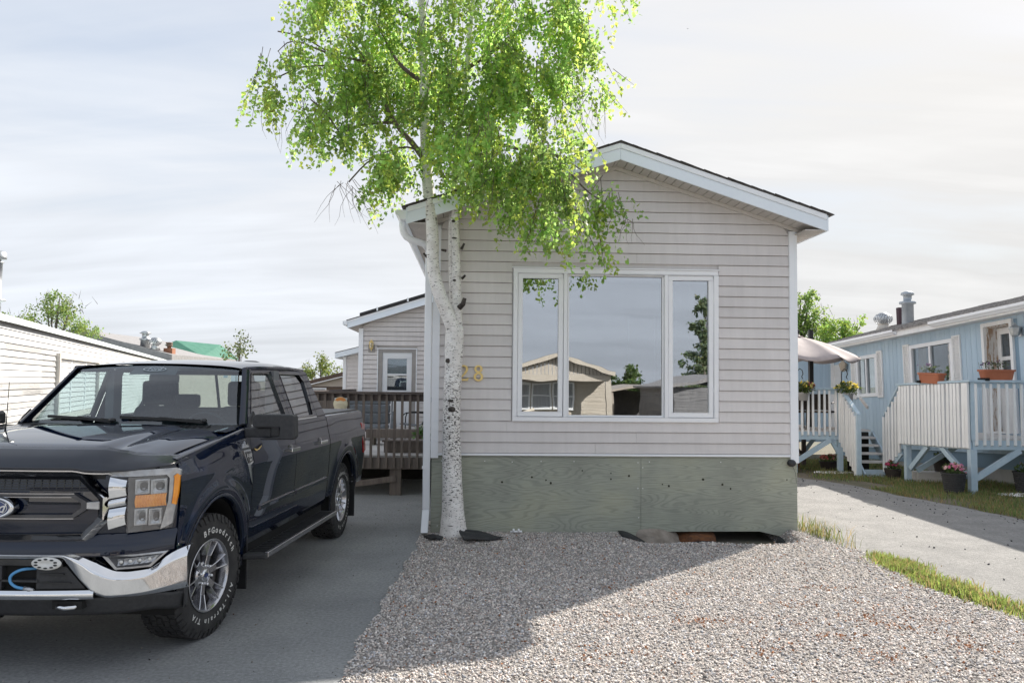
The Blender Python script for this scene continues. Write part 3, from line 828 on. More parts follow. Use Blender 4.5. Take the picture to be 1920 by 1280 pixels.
MB().bar((-0.082, -0.035, gz - 0.27), (-0.075, -0.035, 0.30), 0.085, 0.065, (0, 1, 0)).build('downspout', M_white, house, bevel=0.008)
MB().bar((-0.082, -0.037, 0.78), (-0.082, -0.037, 0.81), 0.09, 0.07, (0, 1, 0)).build('downspout_joint', M_white, house)
mb = MB()
mb.hexa([(-0.125, -0.005, 0.05), (-0.125, -0.075, 0.05), (-0.04, -0.075, 0.05), (-0.04, -0.005, 0.05), (-0.118, -0.003, 0.30), (-0.118, -0.07, 0.30), (-0.034, -0.07, 0.30), (-0.034, -0.003, 0.30)])
mb.v = [(x, y - (0.13 if z < 0.1 else 0), z) for x, y, z in mb.v]
mb.build('downspout_outlet', M_white, house, bevel=0.006)
mb = MB(); mb.box(-0.118, -0.047, -0.20, -0.14, 0.044, 0.0495); mb.build('outlet_mouth', M_dark, house)
# house number
M_brass = mat('brass', (0.86, 0.66, 0.28), (0.76, 0.55, 0.20), 0.35, metal=0.25, noise=25)
def ribbon(mb, pts, wd, y0, y1):
    n = len(pts); L_, R_ = [], []
    for k in range(n):
        a = pts[max(k - 1, 0)]; b = pts[min(k + 1, n - 1)]
        dx, dz = b[0] - a[0], b[1] - a[1]; l = math.hypot(dx, dz) or 1
        w = wd[k] / 2
        L_.append((pts[k][0] - dz / l * w, pts[k][1] + dx / l * w)); R_.append((pts[k][0] + dz / l * w, pts[k][1] - dx / l * w))
    for k in range(n - 1):
        q = [R_[k], R_[k + 1], L_[k + 1], L_[k]]
        mb.prism(q, lambda x, z: (x, y1, z), lambda x, z: (x, y0, z))
def ellipse_ring(mb, cx, cz, rx, rz, wx, wz, y0, y1, n=20):
    for k in range(n):
        a, b = 2 * math.pi * k / n, 2 * math.pi * (k + 1) / n
        q = [(cx + rx * math.cos(a), cz + rz * math.sin(a)), (cx + rx * math.cos(b), cz + rz * math.sin(b)), (cx + (rx - wx) * math.cos(b), cz + (rz - wz) * math.sin(b)), (cx + (rx - wx) * math.cos(a), cz + (rz - wz) * math.sin(a))]
        mb.prism(q, lambda x, z: (x, y1, z), lambda x, z: (x, y0, z))
yb, yf = -0.014, -0.032
mb = MB(); ellipse_ring(mb, 0.531, 1.975, 0.050, 0.046, 0.026, 0.020, yf, yb); ellipse_ring(mb, 0.531, 1.881, 0.058, 0.054, 0.028, 0.021, yf - 0.001, yb)
mb.build('house_number_eight', M_brass, house)
mb = MB()
c = (0.352, 1.972); pts = [(c[0] - 0.046, c[1] - 0.012)] + [(c[0] + 0.042 * math.cos(a), c[1] + 0.040 * math.sin(a)) for a in [math.pi * (1 - t / 8 * 1.15) for t in range(9)]] + [(0.362, 1.912), (0.330, 1.878), (0.312, 1.850)]
wd = [0.03] + [0.016, 0.016, 0.018, 0.018, 0.02, 0.024, 0.028, 0.029, 0.027] + [0.022, 0.017, 0.016]
ribbon(mb, pts, wd, yf, yb)
mb.prism([(0.298, 1.832), (0.405, 1.832), (0.414, 1.868), (0.400, 1.868), (0.396, 1.856), (0.298, 1.852)], lambda x, z: (x, yb, z), lambda x, z: (x, yf - 0.001, z))
mb.build('house_number_two', M_brass, house)

# things at the foot of the skirting
M_rock = mat('boulder', (0.20, 0.17, 0.14), (0.33, 0.29, 0.25), 0.9, noise=7, detail=8, bump=0.8, bscale=20, bdist=0.02)
def rock(name, c, rx, ry, rz, m, seed=0):
    r = random.Random(seed); ph = [r.uniform(0, 6) for _ in range(6)]
    def fn(u, v):
        a, b = 2 * math.pi * u, math.pi * v
        d = Vector((math.cos(a) * math.sin(b), math.sin(a) * math.sin(b), -math.cos(b)))
        k = 1 + 0.13 * math.sin(3 * d.x + ph[0]) + 0.11 * math.sin(4 * d.y + ph[1] + d.z * 2) + 0.06 * math.sin(9 * d.z + ph[2] + 5 * d.x)
        return Vector(c) + Vector((d.x * rx, d.y * ry, d.z * rz)) * k
    return MB().grid(fn, 28, 16).build(name, m)
tag(rock('boulder', (1.72, 9.78, -0.13), 0.42, 0.24, 0.19, M_rock, 4), 'grey brown boulder under the bottom edge of the plywood skirting', 'boulder')
mb = MB(); mb.tube([(2.06, 9.86, -0.13), (2.25, 9.80, -0.12), (2.49, 9.82, -0.12)], [0.14, 0.155, 0.135], 16)
tag(mb.build('log', mat('rotten_log', (0.22, 0.09, 0.035), (0.10, 0.05, 0.03), 0.95, noise=9, stretch=(1, 4, 4), bump=1.0, bscale=25, bdist=0.02)), 'rust brown rotten log lying in the hole beneath the skirting', 'log')
# black fabric lip round the hole
mb = MB()
pts = [(1.30, 9.28), (1.62, 9.18), (1.9, 9.14), (2.2, 9.10), (2.55, 9.12), (2.9, 9.10), (3.15, 9.2), (3.28, 9.35)]
def fab(u, v):
    t = u * (len(pts) - 1); k = min(int(t), len(pts) - 2); f = t - k
    x = pts[k][0] * (1 - f) + pts[k + 1][0] * f; y = pts[k][1] * (1 - f) + pts[k + 1][1] * f
    yy = y + v * 0.42
    return (x, yy, float(grav_z(x, yy)) + 0.02 + 0.012 * math.sin(u * 40) * math.sin(v * 3))
mb.grid(fab, 40, 8)
tag(mb.build('ground_cloth', M_fabric_black, solid=0.004), 'torn black landscape cloth showing in the hollow under the house', 'ground cloth')
mb = MB()
def fab2(u, v):
    ang = -0.10 - u * 1.3; r = 0.10 + v * 0.46
    x = -0.60 + r * math.cos(ang); y = 9.12 + r * 0.85 * math.sin(ang)
    return (x, y, 0.085 - 0.085 * v + 0.03 * math.exp(-((x + 0.45) / .4) ** 2) + 0.010 * math.sin(u * 9 + v * 6) + (float(grav_z(x, y)) + 0.012) * (0.3 + 0.7 * v))
mb.grid(fab2, 16, 8)
tag(mb.build('weed_mat', M_fabric_black, solid=0.004), 'dark rubber mat sheet spread on the gravel at the birch foot', 'ground mat')
mb = MB()
for k in range(4):
    mb.tube([(-0.98 + 0.03 * k, 9.12 - 0.05 * k, 0.05), (-0.88 + 0.02 * k, 9.04 - 0.05 * k, 0.085), (-0.76, 9.02 - 0.04 * k, 0.06)], 0.016, 6)
tag(mb.build('hose_scrap', M_fabric_black), 'crumpled black plastic edging scrap beside the birch foot', 'edging scrap')
mb = MB(); mb.tube([(0.0, 9.47, 0.05), (0.14, 9.47, 0.055)], 0.012, 8); mb.tube([(0.04, 9.465, 0.05), (0.04, 9.46, 0.085)], 0.012, 8); mb.tube([(0.10, 9.465, 0.05), (0.10, 9.46, 0.085)], 0.012, 8)
tag(mb.build('pipe_fitting', M_whitef), 'small white pipe fitting lying against the skirting foot', 'pipe fitting')
# ================================================================ LEFT SIDE
ca, sa = math.cos(TH), math.sin(TH)
def hw(x, y): return (HL[0] + x * ca - y * sa, HL[1] + x * sa + y * ca)
M_taupe = mat('taupe_trim', (0.30, 0.285, 0.275), (0.34, 0.325, 0.31), 0.6, noise=3)
M_doorw = mat('white_door', (0.74, 0.77, 0.80), (0.78, 0.80, 0.83), 0.4, noise=2)
M_blind_refl = mat('blind_with_reflection', (0.42, 0.56, 0.62), (0.62, 0.70, 0.73), 0.6, noise=3)  # teal-white tone paints a reflection of the sky onto the door's blind
M_curtain = mat('grey_curtain', (0.34, 0.36, 0.39), (0.44, 0.46, 0.49), 0.8, noise=3, stretch=(9, 9, 0.4))
M_roofblack = mat('black_membrane', (0.02, 0.02, 0.022), (0.04, 0.04, 0.042), 0.6, noise=8)
ad = thing('entry_addition', 'beige entry extension with white half-glass door and brass wall lantern behind the brown deck', 'house extension', (*hw(0, 11.7), 0), TH)
def az(u, dz=0): return 3.22 + 0.32 * (u + 2.85) + dz
adh = [(-2.12, -1.06, 0.5, 2.71)]
def ad_spans(za, zb):
    lo = -2.5
    if zb > az(lo, 0.0):
        f = lambda z: max(lo, (z - 3.22) / 0.32 - 2.85)
        return [(f(za), 0.9, f(zb), 0.9)]
    return sub_spans((lo, 0.9), adh, za, zb)
siding(ad, M_vinyl, P_front, 0.62, 4.35, 0.1265, ad_spans, gap=0.012, o0=0.02)
mb = MB(); mb.hexa([(-2.5, 0.062, 0.2), (0.9, 0.062, 0.2), (0.9, 0.1, 0.2), (-2.5, 0.1, 0.2), (-2.5, 0.062, az(-2.5)), (0.9, 0.062, az(0.9)), (0.9, 0.1, az(0.9)), (-2.5, 0.1, az(-2.5))])
mb.build('addition_wall', M_vinyl, ad)
MB().box(-2.56, -2.46, 0.1, 4.5, 0.0, az(-2.56) - 0.05).build('side_wall', M_vinyl, ad)
MB().box(-2.62, -2.501, -0.03, 0.098, 0.3, az(-2.6) - 0.07).build('corner_post', M_white, ad)
a, b = -2.88, 0.9
MB().hexa([(a, -0.32, az(a)), (b, -0.32, az(b)), (b, -0.30, az(b)), (a, -0.30, az(a)), (a, -0.32, az(a, .15)), (b, -0.32, az(b, .15)), (b, -0.30, az(b, .15)), (a, -0.30, az(a, .15))]).build('rake_board', M_fascia, ad)
MB().hexa([(a, -0.333, az(a, .151)), (b, -0.333, az(b, .151)), (b, -0.30, az(b, .151)), (a, -0.30, az(a, .151)), (a, -0.333, az(a, .2)), (b, -0.333, az(b, .2)), (b, -0.30, az(b, .2)), (a, -0.30, az(a, .2))]).build('rake_trim', M_white, ad)
MB().hexa([(a, -0.30, az(a, .01)), (b, -0.30, az(b, .01)), (b, 4.5, az(b, .01)), (a, 4.5, az(a, .01)), (a, -0.30, az(a, .03)), (b, -0.30, az(b, .03)), (b, 4.5, az(b, .03)), (a, 4.5, az(a, .03))]).build('soffit', M_soffit, ad)
MB().hexa([(a - .03, -0.35, az(a, .201)), (b, -0.35, az(b, .201)), (b, 4.5, az(b, .201)), (a - .03, 4.5, az(a, .201)), (a - .03, -0.35, az(a, .215)), (b, -0.35, az(b, .215)), (b, 4.5, az(b, .215)), (a - .03, 4.5, az(a, .215))]).build('roof', M_shingle, ad)
MB().box(a - 0.12, a - 0.001, -0.34, 4.5, az(a, .09), az(a, .19)).build('gutter', M_white, ad)
a2 = -2.56
MB().hexa([(a2, -0.36, az(a2, .235)), (b, -0.36, az(b, .235)), (b, 3.5, az(b, .235)), (a2, 3.5, az(a2, .235)), (a2, -0.36, az(a2, .30)), (b, -0.36, az(b, .30)), (b, 3.5, az(b, .30)), (a2, 3.5, az(a2, .30))]).build('solar_panel', M_roofblack, ad)
for u in (-2.1, -1.3):
    MB().box(u - 0.02, u + 0.02, -0.375, -0.30, az(u, .216), az(u, .315)).build('panel_clip', M_white, ad)
dr = frame_ring(MB(), P_front, -2.12, -1.06, 0.55, 2.71, 0.025, -0.02, 0.028, wb=0.01).build('door', M_white, ad)
frame_ring(MB(), P_front, -2.094, -1.086, 0.561, 2.684, 0.11, -0.03, 0.012, wb=0.01, wt=0.085).build('door_frame', M_taupe, dr)
frame_ring(MB(), P_front, -1.982, -1.198, 0.575, 2.597, 0.135, -0.05, -0.012, wb=1.01, wt=0.165).build('door_slab', M_doorw, dr, bevel=0.006)
pbox(MB(), P_front, -1.846, -1.334, -0.045, -0.018, 1.985, 2.03).build('meeting_rail', M_doorw, dr)
pbox(MB(), P_front, -1.846, -1.334, -0.05, -0.046, 2.0305, 2.431).build('door_blind', M_blind_refl, dr)
pbox(MB(), P_front, -1.846, -1.334, -0.05, -0.046, 1.586, 1.9845).build('door_curtain', mat('slate_curtain', (0.14, 0.15, 0.17), (0.20, 0.21, 0.235), 0.8, noise=3, stretch=(9, 9, 0.4)), dr)
pbox(MB(), P_front, -1.845, -1.335, -0.034, -0.030, 1.586, 1.985).build('pane', M_pane2, dr)
pbox(MB(), P_front, -1.845, -1.335, -0.034, -0.030, 2.031, 2.431).build('pane', M_pane2, dr)
mb = MB(); mb.tube([(-1.26, -0.02, 1.45), (-1.26, 0.05, 1.45)], 0.012, 8); mb.tube([(-1.26, 0.045, 1.45), (-1.36, 0.045, 1.45)], 0.011, 8); mb.xform(Matrix.Scale(-1, 4, (0, 1, 0))); mb.build('handle', M_brass, dr)
lt = MB().box(-2.36, -2.18, -0.03, -0.012, 2.60, 2.80).build('wall_lantern', M_taupe, ad)
mb = MB(); Mx = Matrix.Translation((-2.27, -0.12, 0))
mb.lathe([(0.0, 2.93), (0.012, 2.93), (0.014, 2.91), (0.03, 2.895), (0.062, 2.86), (0.066, 2.845), (0.06, 2.84)], 8, Mx, False)
mb.lathe([(0.045, 2.70), (0.05, 2.695), (0.03, 2.675), (0.012, 2.655), (0.008, 2.63), (0.0, 2.62)], 8, Mx, False)
for k in range(8):
    t = k * math.pi / 4; mb.bar((-2.27 + 0.058 * math.cos(t), -0.12 + 0.058 * math.sin(t), 2.842), (-2.27 + 0.044 * math.cos(t), -0.12 + 0.044 * math.sin(t), 2.698), 0.007, 0.007)
mb.tube([(-2.27, -0.03, 2.72), (-2.27, -0.06, 2.66), (-2.27, -0.10, 2.65), (-2.27, -0.12, 2.665)], 0.011, 6)
mb.build('lantern_frame', M_brass, lt)
mb = MB(); mb.lathe([(0.043, 2.70), (0.056, 2.84)], 8, Mx, False); mb.build('lantern_glass', glass('lamp_glass', (0.85, 0.85, 0.8), 0.15), lt)

rw = thing('rear_wing', 'small beige rear wing with low pale eave seen beyond the entry extension', 'house extension', (*hw(0, 14.0 + 2.3), 0), TH)
# frame 2.3 m deeper; sizes grown with distance
def wz(u, dz=0): return 2.56 + 0.26 * (u + 3.95) + dz
siding(rw, M_vinyl, P_front, 0.4, 3.05, 0.1265, lambda za, zb: [(-3.68, -2.4, -3.68, -2.4)] if zb < wz(-3.68) else [(max(-3.68, (za - 2.56) / .26 - 3.95), -2.4, max(-3.68, (zb - 2.56) / .26 - 3.95), -2.4)] if (zb - 2.56) / .26 - 3.95 < -2.45 else [])
MB().box(-3.68, -2.4, 0.021, 4, 0.2, wz(-3.68)).build('wing_wall', M_vinyl, rw)
MB().box(-3.78, -3.681, -0.03, 0.08, 0.2, wz(-3.7) - 0.02).build('corner_post', M_white, rw)
a, b = -4.0, -2.3
MB().hexa([(a, -0.32, wz(a)), (b, -0.32, wz(b)), (b, 4, wz(b)), (a, 4, wz(a)), (a, -0.32, wz(a, .17)), (b, -0.32, wz(b, .17)), (b, 4, wz(b, .17)), (a, 4, wz(a, .17))]).build('roof', M_fascia, rw)
MB().hexa([(a, -0.33, wz(a, .171)), (b, -0.33, wz(b, .171)), (b, 4, wz(b, .171)), (a, 4, wz(a, .171)), (a, -0.33, wz(a, .19)), (b, -0.33, wz(b, .19)), (b, 4, wz(b, .19)), (a, 4, wz(a, .19))]).build('roof_edge', M_shingle, rw)

# ---- brown shed far behind
M_brown = mat('brown_stain', (0.075, 0.05, 0.037), (0.115, 0.075, 0.055), 0.7, noise=4, stretch=(1, 1, 6), detail=8)
M_tan = mat('tan_siding', (0.42, 0.37, 0.32), (0.46, 0.41, 0.36), 0.6, noise=2)
shed = thing('garden_shed', 'low brown shed with tan gable and dark brown roof behind the deck', 'shed', (-6.4, 30, 0), 0.0)
def shz(u): return 1.99 - 0.255 * abs(u)
for k in range(5):
    za = 1.61 + k * 0.075; zb = za + 0.075
    h0 = (1.99 - za) / .255; h1 = max(0.02, (1.99 - zb) / .255)
    plank(MB(), P_front, -min(h0, 1.4), min(h0, 1.4), -min(h1, 1.4), min(h1, 1.4), za, zb - .001).build('siding_plank', M_tan, shed)
for k in range(11):
    MB().box(-1.4, 1.4, -0.012, 0.02, 0.06 + k * 0.14, 0.06 + k * 0.14 + 0.137).build('wall_board', M_brown, shed)
MB().box(-1.35, 1.35, 0.025, 2.4, 0.0, 1.6).build('shed_wall', M_brown, shed)
for s in (-1, 1):
    MB().hexa([(0, -0.2, shz(0) + .012), (s * 1.6, -0.2, shz(1.6) + .012), (s * 1.6, 2.6, shz(1.6) + .012), (0, 2.6, shz(0) + .012), (0, -0.2, shz(0) + .17), (s * 1.6, -0.2, shz(1.6) + .15), (s * 1.6, 2.6, shz(1.6) + .15), (0, 2.6, shz(0) + .17)]).build('roof', M_brown, shed)
    MB().hexa([(0, -0.215, shz(0) - .02), (s * 1.45, -0.215, shz(1.45) - .02), (s * 1.45, -0.2, shz(1.45) - .02), (0, -0.2, shz(0) - .02), (0, -0.215, shz(0) + .011), (s * 1.45, -0.215, shz(1.45) + .011), (s * 1.45, -0.2, shz(1.45) + .011), (0, -0.2, shz(0) + .011)]).build('gable_trim', M_white, shed)
frame_ring(MB(), P_front, -1.25, -0.62, 0.9, 1.56, 0.04, 0.0, 0.03).build('window_frame', M_white, shed)
pbox(MB(), P_front, -1.21, -0.66, 0.013, 0.018, 0.94, 1.52).build('pane', M_curtain, shed)
MB().box(-0.02, 0.02, -0.022, -0.013, 0.1, 1.55).build('door_edge', M_brown, shed)

# ---- brown deck
M_deckbrown = mat('brown_deck_wood', (0.12, 0.10, 0.088), (0.19, 0.16, 0.14), 0.8, noise=3, stretch=(6, 6, 0.5), detail=8, rand=0.12, bump=0.2, bscale=60)
M_deckrail = mat('brown_rail_wood', (0.07, 0.054, 0.048), (0.11, 0.088, 0.08), 0.75, noise=3, stretch=(1, 6, 6), detail=8)
M_deckfloor = mat('grey_deck_boards', (0.42, 0.41, 0.40), (0.55, 0.54, 0.53), 0.8, noise=3, stretch=(0.5, 8, 6), detail=8, rand=0.08)
dk = thing('wooden_deck', 'raised brown wooden deck with slatted railing between the truck and the beige home', 'deck', (-1.40, 12.69, 0), 0.0)
DW = 2.75     # runs to the left behind the truck
MB().box(-DW, -0.0, -0.09, 0.09, 1.615, 1.65).build('rail_cap', M_deckrail, dk, bevel=0.004)
MB().box(-DW, -0.0, 0.0, 0.035, 1.50, 1.612).build('top_rail', M_deckrail, dk)
MB().box(-DW, -0.0, 0.0, 0.04, 0.42, 0.60).build('rim_joist', M_deckbrown, dk, bevel=0.004)
u = -0.095; k = 0
bal = None
while u > -DW + 0.03:
    if bal is None:
        bal = MB().hexa([(-0.019, -0.037, 0.44), (0.019, -0.037, 0.44), (0.019, -0.0015, 0.44), (-0.019, -0.0015, 0.44), (-0.019, -0.037, 1.612), (0.019, -0.037, 1.612), (0.019, -0.0015, 1.612), (-0.019, -0.0015, 1.612)]).build('baluster', M_deckbrown, dk)
        bal.location = (u, 0, 0)
    else:
        c = dup(bal, dk); c.location = (u, 0, 0); c.rotation_euler = (0, rnd.uniform(-.004, .004), 0)
    u -= 0.1235
y = 0.042
while y < 8.3:
    MB().box(-DW, 0.0 - (y - 0) * 0.0 - 0.02, y, y + 0.134, 0.602, 0.635).build('deck_board', M_deckfloor, dk)
    y += 0.14
for xx in (-0.45, -2.3):
    MB().box(xx - 0.09, xx + 0.09, 0.05, 0.14, -0.05, 0.598).build('deck_post', M_deckbrown, dk)
    MB().box(xx - 0.09, xx + 0.09, 4.05, 4.14, -0.05, 0.598).build('deck_post', M_deckbrown, dk)
MB().bar((-1.15, 0.03, 0.17), (-0.44, 0.03, 0.27), 0.03, 0.09).build('brace', M_deckbrown, dk)
for s in (-DW, -0.06):
    MB().box(s, s + 0.04, 0.042, 8.3, 0.43, 0.6).build('side_joist', M_deckbrown, dk)
MB().box(-DW - 0.0, -DW + 0.035, 0.1, 8.3, 1.51, 1.61).build('side_rail', M_deckrail, dk)
u = 0.2
while u < 8.2:
    c = dup(bal, dk); c.location = (-DW - 0.02, u, 0); c.rotation_euler = (0, 0, -math.pi / 2); u += 0.125
# dark skirt under the deck, set back
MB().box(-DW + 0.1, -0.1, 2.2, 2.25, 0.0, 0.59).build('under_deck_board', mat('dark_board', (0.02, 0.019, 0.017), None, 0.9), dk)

# items on the deck
bx = thing('step_box', 'brown wooden step box standing on the deck just behind the railing', 'step box', (-1.75, 13.35, 0.636), 0.0)
MB().box(-0.36, 0.36, -0.17, 0.17, 0.0, 0.175).build('box_body', M_deckbrown, bx); MB().box(-0.39, 0.38, -0.2, 0.2, 0.176, 0.205).build('lid', M_deckbrown, bx)
be = thing('low_bench', 'low brown plank bench across the deck in front of the patio seats', 'bench', (-2.15, 14.9, 0.636), 0.0)
MB().box(-0.55, 0.55, -0.16, 0.16, 0.13, 0.29).build('seat', M_deckbrown, be)
for xx in (-0.48, 0.40):
    MB().box(xx, xx + 0.08, -0.15, 0.15, 0.0, 0.129).build('leg', M_deckbrown, be)
M_sofa = mat('slate_cushion', (0.13, 0.15, 0.17), (0.18, 0.20, 0.22), 0.85, noise=12, bump=0.2, bscale=150)
M_wire = mat('black_metal', (0.015, 0.015, 0.017), None, 0.45, metal=0.3)
so = thing('patio_sofa', 'slate grey cushioned patio loveseat with dark metal frame on the deck', 'patio sofa', (-2.95, 16.2, 0.636), 0.0)
for k, zz in enumerate((0.30, 0.52, 0.70)):
    MB().box(-0.62, 0.42, 0.24 + .02 * k, 0.38 + .02 * k, zz, zz + (0.215 if k < 1 else 0.175)).build('back_cushion', M_sofa, so, bevel=0.025)
MB().box(-0.62, 0.42, -0.32, 0.23, 0.20, 0.30).build('seat_cushion', M_sofa, so, bevel=0.025)
mb = MB(); mb.tube([(0.45, 0.40, 0.86), (0.45, 0.36, 0.0)], 0.014, 6); mb.tube([(0.45, -0.3, 0.0), (0.45, -0.3, 0.5), (0.45, 0.36, 0.52)], 0.014, 6); mb.tube([(-0.65, 0.40, 0.86), (-0.65, 0.36, 0.0)], 0.014, 6); mb.tube([(-0.65, -0.3, 0.0), (-0.65, -0.3, 0.5), (-0.65, 0.36, 0.52)], 0.014, 6); mb.tube([(-0.65, -.3, .19), (0.45, -.3, .19)], 0.014, 6); mb.tube([(-0.65, .36, .19), (0.45, .36, .19)], 0.014, 6)
mb.build('frame', M_wire, so)
ch = thing('patio_chair', 'black sling patio chair with bent tube arms turned sideways near the white door', 'patio chair', (-1.95, 16.2, 0.636), 0.0)
def sling(u, v):
    prof = [(-0.30, 0.34), (-0.15, 0.315), (0.05, 0.30), (0.14, 0.33), (0.19, 0.42), (0.23, 0.6), (0.29, 0.85)]
    t = u * (len(prof) - 1); k = min(int(t), len(prof) - 2); f = t - k
    return (prof[k][0] * (1 - f) + prof[k + 1][0] * f, -0.24 + 0.48 * v, prof[k][1] * (1 - f) + prof[k + 1][1] * f)
mb = MB(); mb.grid(sling, 18, 2); mb.build('sling_seat', M_sofa, ch, solid=0.012)
mb = MB()
for yy in (-0.26, 0.26):
    mb.tube([(0.26, yy, 0.55), (0.0, yy, 0.56), (-0.16, yy, 0.555), (-0.22, yy, 0.52), (-0.245, yy, 0.45), (-0.25, yy, 0.2), (-0.25, yy, 0.0)], 0.013, 6)
    mb.tube([(0.29, yy, 0.86), (0.20, yy, 0.42), (0.12, yy, 0.2), (0.18, yy, 0.0)], 0.013, 6)
mb.build('frame', M_wire, ch)
um = MB(); um.lathe([(0.0, 0.0), (0.055, 0.0), (0.07, 0.08), (0.06, 0.35), (0.045, 0.56), (0.0, 0.6)], 12, Matrix.Translation((-2.32, 15.6, 0.64)))
tag(um.build('furled_umbrella', M_sofa), 'furled slate blue parasol standing on the deck between sofa and chair', 'umbrella')
pl = thing('potted_plant', 'small green potted plant at the right end of the brown deck', 'potted plant', (-1.66, 14.6, 0.636), 0.0)
mb = MB(); mb.lathe([(0.0, 0), (0.07, 0), (0.09, 0.16), (0.10, 0.17), (0.09, 0.15), (0.0, 0.14)], 12); mb.build('pot', M_brown, pl)
nn = 60
leaf_mesh('foliage', np.array([0, 0, 0.2]) + nr.normal(0, 1, (nn, 3)) * [0.06, 0.06, 0.08], np.full(nn, 0.09), nr, mat('plant_leaf', (0.06, 0.14, 0.03), (0.10, 0.20, 0.05), 0.5, noise=20, transl=0.3), pl, droop=-0.3)
sg = thing('round_plaque', 'round cream plaque with orange top hung on the brown deck railing', 'plaque', (-2.725, 12.63, 1.45), 0.0)
Mp = Matrix.Rotation(math.pi / 2, 4, 'X')
mb = MB(); mb.lathe([(0.0, 0.012), (0.112, 0.012), (0.115, 0.008), (0.115, 0.0), (0.0, 0.0)], 32, Mp); mb.build('disc', mat('cream_paint', (0.60, 0.55, 0.40), (0.64, 0.59, 0.44), 0.6, noise=9), sg)
mb = MB(); pp = [(0.108 * math.cos(a), 0.108 * math.sin(a)) for a in [0.6 + t * (math.pi - 1.2) / 10 for t in range(11)]] + [(-0.05, 0.045), (0, 0.058), (0.05, 0.045)]
mb.prism(pp, lambda x, z: (x, -0.0125, z), lambda x, z: (x, -0.016, z)); mb.build('orange_crest', mat('orange_paint', (0.62, 0.24, 0.06), None, 0.6), sg)
mb = MB()
for zz, w in ((0.0, 0.055), (-0.02, 0.07), (-0.04, 0.05)): mb.box(-w, w, -0.0145, -0.0123, zz - 0.002, zz + 0.002)
mb.build('faded_lines', mat('faded_line', (0.38, 0.34, 0.24), None, 0.7), sg)
MB().box(-0.1, 0.1, 0.012, 0.018, -0.11, 0.095).build('backing_card', M_white, sg)

# ================================================================ WHITE HOUSE ON THE LEFT
M_wsid = mat('white_siding', (0.66, 0.655, 0.655), (0.72, 0.715, 0.715), 0.5, noise=1.2, stretch=(0.4, 1, 6), detail=7, rand=0.02)
M_galv = mat('galvanised', (0.42, 0.44, 0.46), (0.56, 0.58, 0.60), 0.38, metal=0.85, noise=14)
M_wflash = mat('pale_roof_flashing', (0.62, 0.70, 0.69), (0.70, 0.76, 0.75), 0.5, noise=2, detail=8)
wh = thing('white_house', 'long white lapped-siding home with pale flat roof edge behind the pickup', 'mobile home', (-7.80, 12.0, 0), math.atan2(0.945, -0.326))
whh = [(3.90, 8.75, 0.97, 2.33)]
def wh_spans(za, zb):
    out = []
    for s in sub_spans((-7, 48), whh, za, zb):
        if s[1] - s[0] > 9:
            j = -0.35 + rnd.choice([0, 0.6, 3.1])
            out += [(s[0], j - .002, s[0], j - .002), (j + .002, s[1], j + .002, s[1])]
        else: out.append(s)
    return out
siding(wh, M_wsid, P_front, 0.35, 2.675, 0.1057, wh_spans, gap=0.012, o0=0.02)
pbox(MB(), P_front, -7, 48, -3.8, -0.021, 0.0, 0.96).build('house_wall', M_wsid, wh)
pbox(MB(), P_front, -7, 3.9, -3.8, -0.021, 0.9601, 2.66).build('house_wall', M_wsid, wh)
pbox(MB(), P_front, 8.76, 48, -3.8, -0.021, 0.9601, 2.66).build('house_wall', M_wsid, wh)
pbox(MB(), P_front, 3.9, 8.76, -3.8, -0.5, 0.9601, 2.66).build('room_wall', M_dark, wh)  # near-black colour stands in for the shade inside this room
segs = [(-7.2, 0.44), (0.46, 3.36), (3.364, 6.2), (6.23, 8.84), (8.87, 14), (14.02, 26), (26.03, 48)]
for a, b in segs:
    d0 = -0.045 if a < 0.4 else 0
    MB().hexa([(a, -0.11, 2.672 + d0), (b, -0.11, 2.672), (b, 0.1, 2.672), (a, 0.1, 2.672 + d0), (a, -0.09, 2.775 + d0 * .8), (b, -0.09, 2.775), (b, 0.1, 2.775), (a, 0.1, 2.775 + d0 * .8)]).build('roof_flashing', M_wflash, wh)
MB().box(-7, 48, -0.085, -0.02, 2.655, 2.67).build('fascia_gap', M_shingle, wh)
MB().box(-7.1, 48, 0.1, 4.0, 2.665, 2.76).build('roof', M_wflash, wh)
wf = frame_ring(MB(), P_front, 3.92, 8.72, 0.985, 2.318, 0.10, -0.03, 0.085).build('window', mat('cream_window_frame', (0.60, 0.57, 0.52), (0.66, 0.63, 0.58), 0.5, noise=3), wh)
for u in (5.42, 7.1):
    pbox(MB(), P_front, u, u + 0.09, -0.03, 0.02, 1.061, 2.242).build('mullion', M_whitef, wf)
pbox(MB(), P_front, 3.996, 8.644, -0.02, -0.014, 1.061, 2.242).build('pane', glass('dim_pane', (0.82, 0.85, 0.86), 0.04, 0.08), wf)
mb = MB()
u = 4.75
while u < 8.6:
    mb.face([(u, 0.09, 1.06), (u + 0.095, 0.14, 1.06), (u + 0.095, 0.14, 2.25), (u, 0.09, 2.25)]); u += 0.1
for a_, b_, m_ in ((4.0, 4.36, M_curtain), (4.40, 4.72, MATS['slate_curtain'])):
    cm_ = MB(); cm_.grid(lambda q, v: (a_ + (b_ - a_) * q, 0.12 + 0.02 * math.sin(q * 22), 1.06 + 1.19 * v), 24, 1); cm_.build('curtain', m_, wf)
stuff(mb.build('vertical_blinds', mat('pale_blind', (0.66, 0.70, 0.70), (0.74, 0.77, 0.76), 0.7), wf))
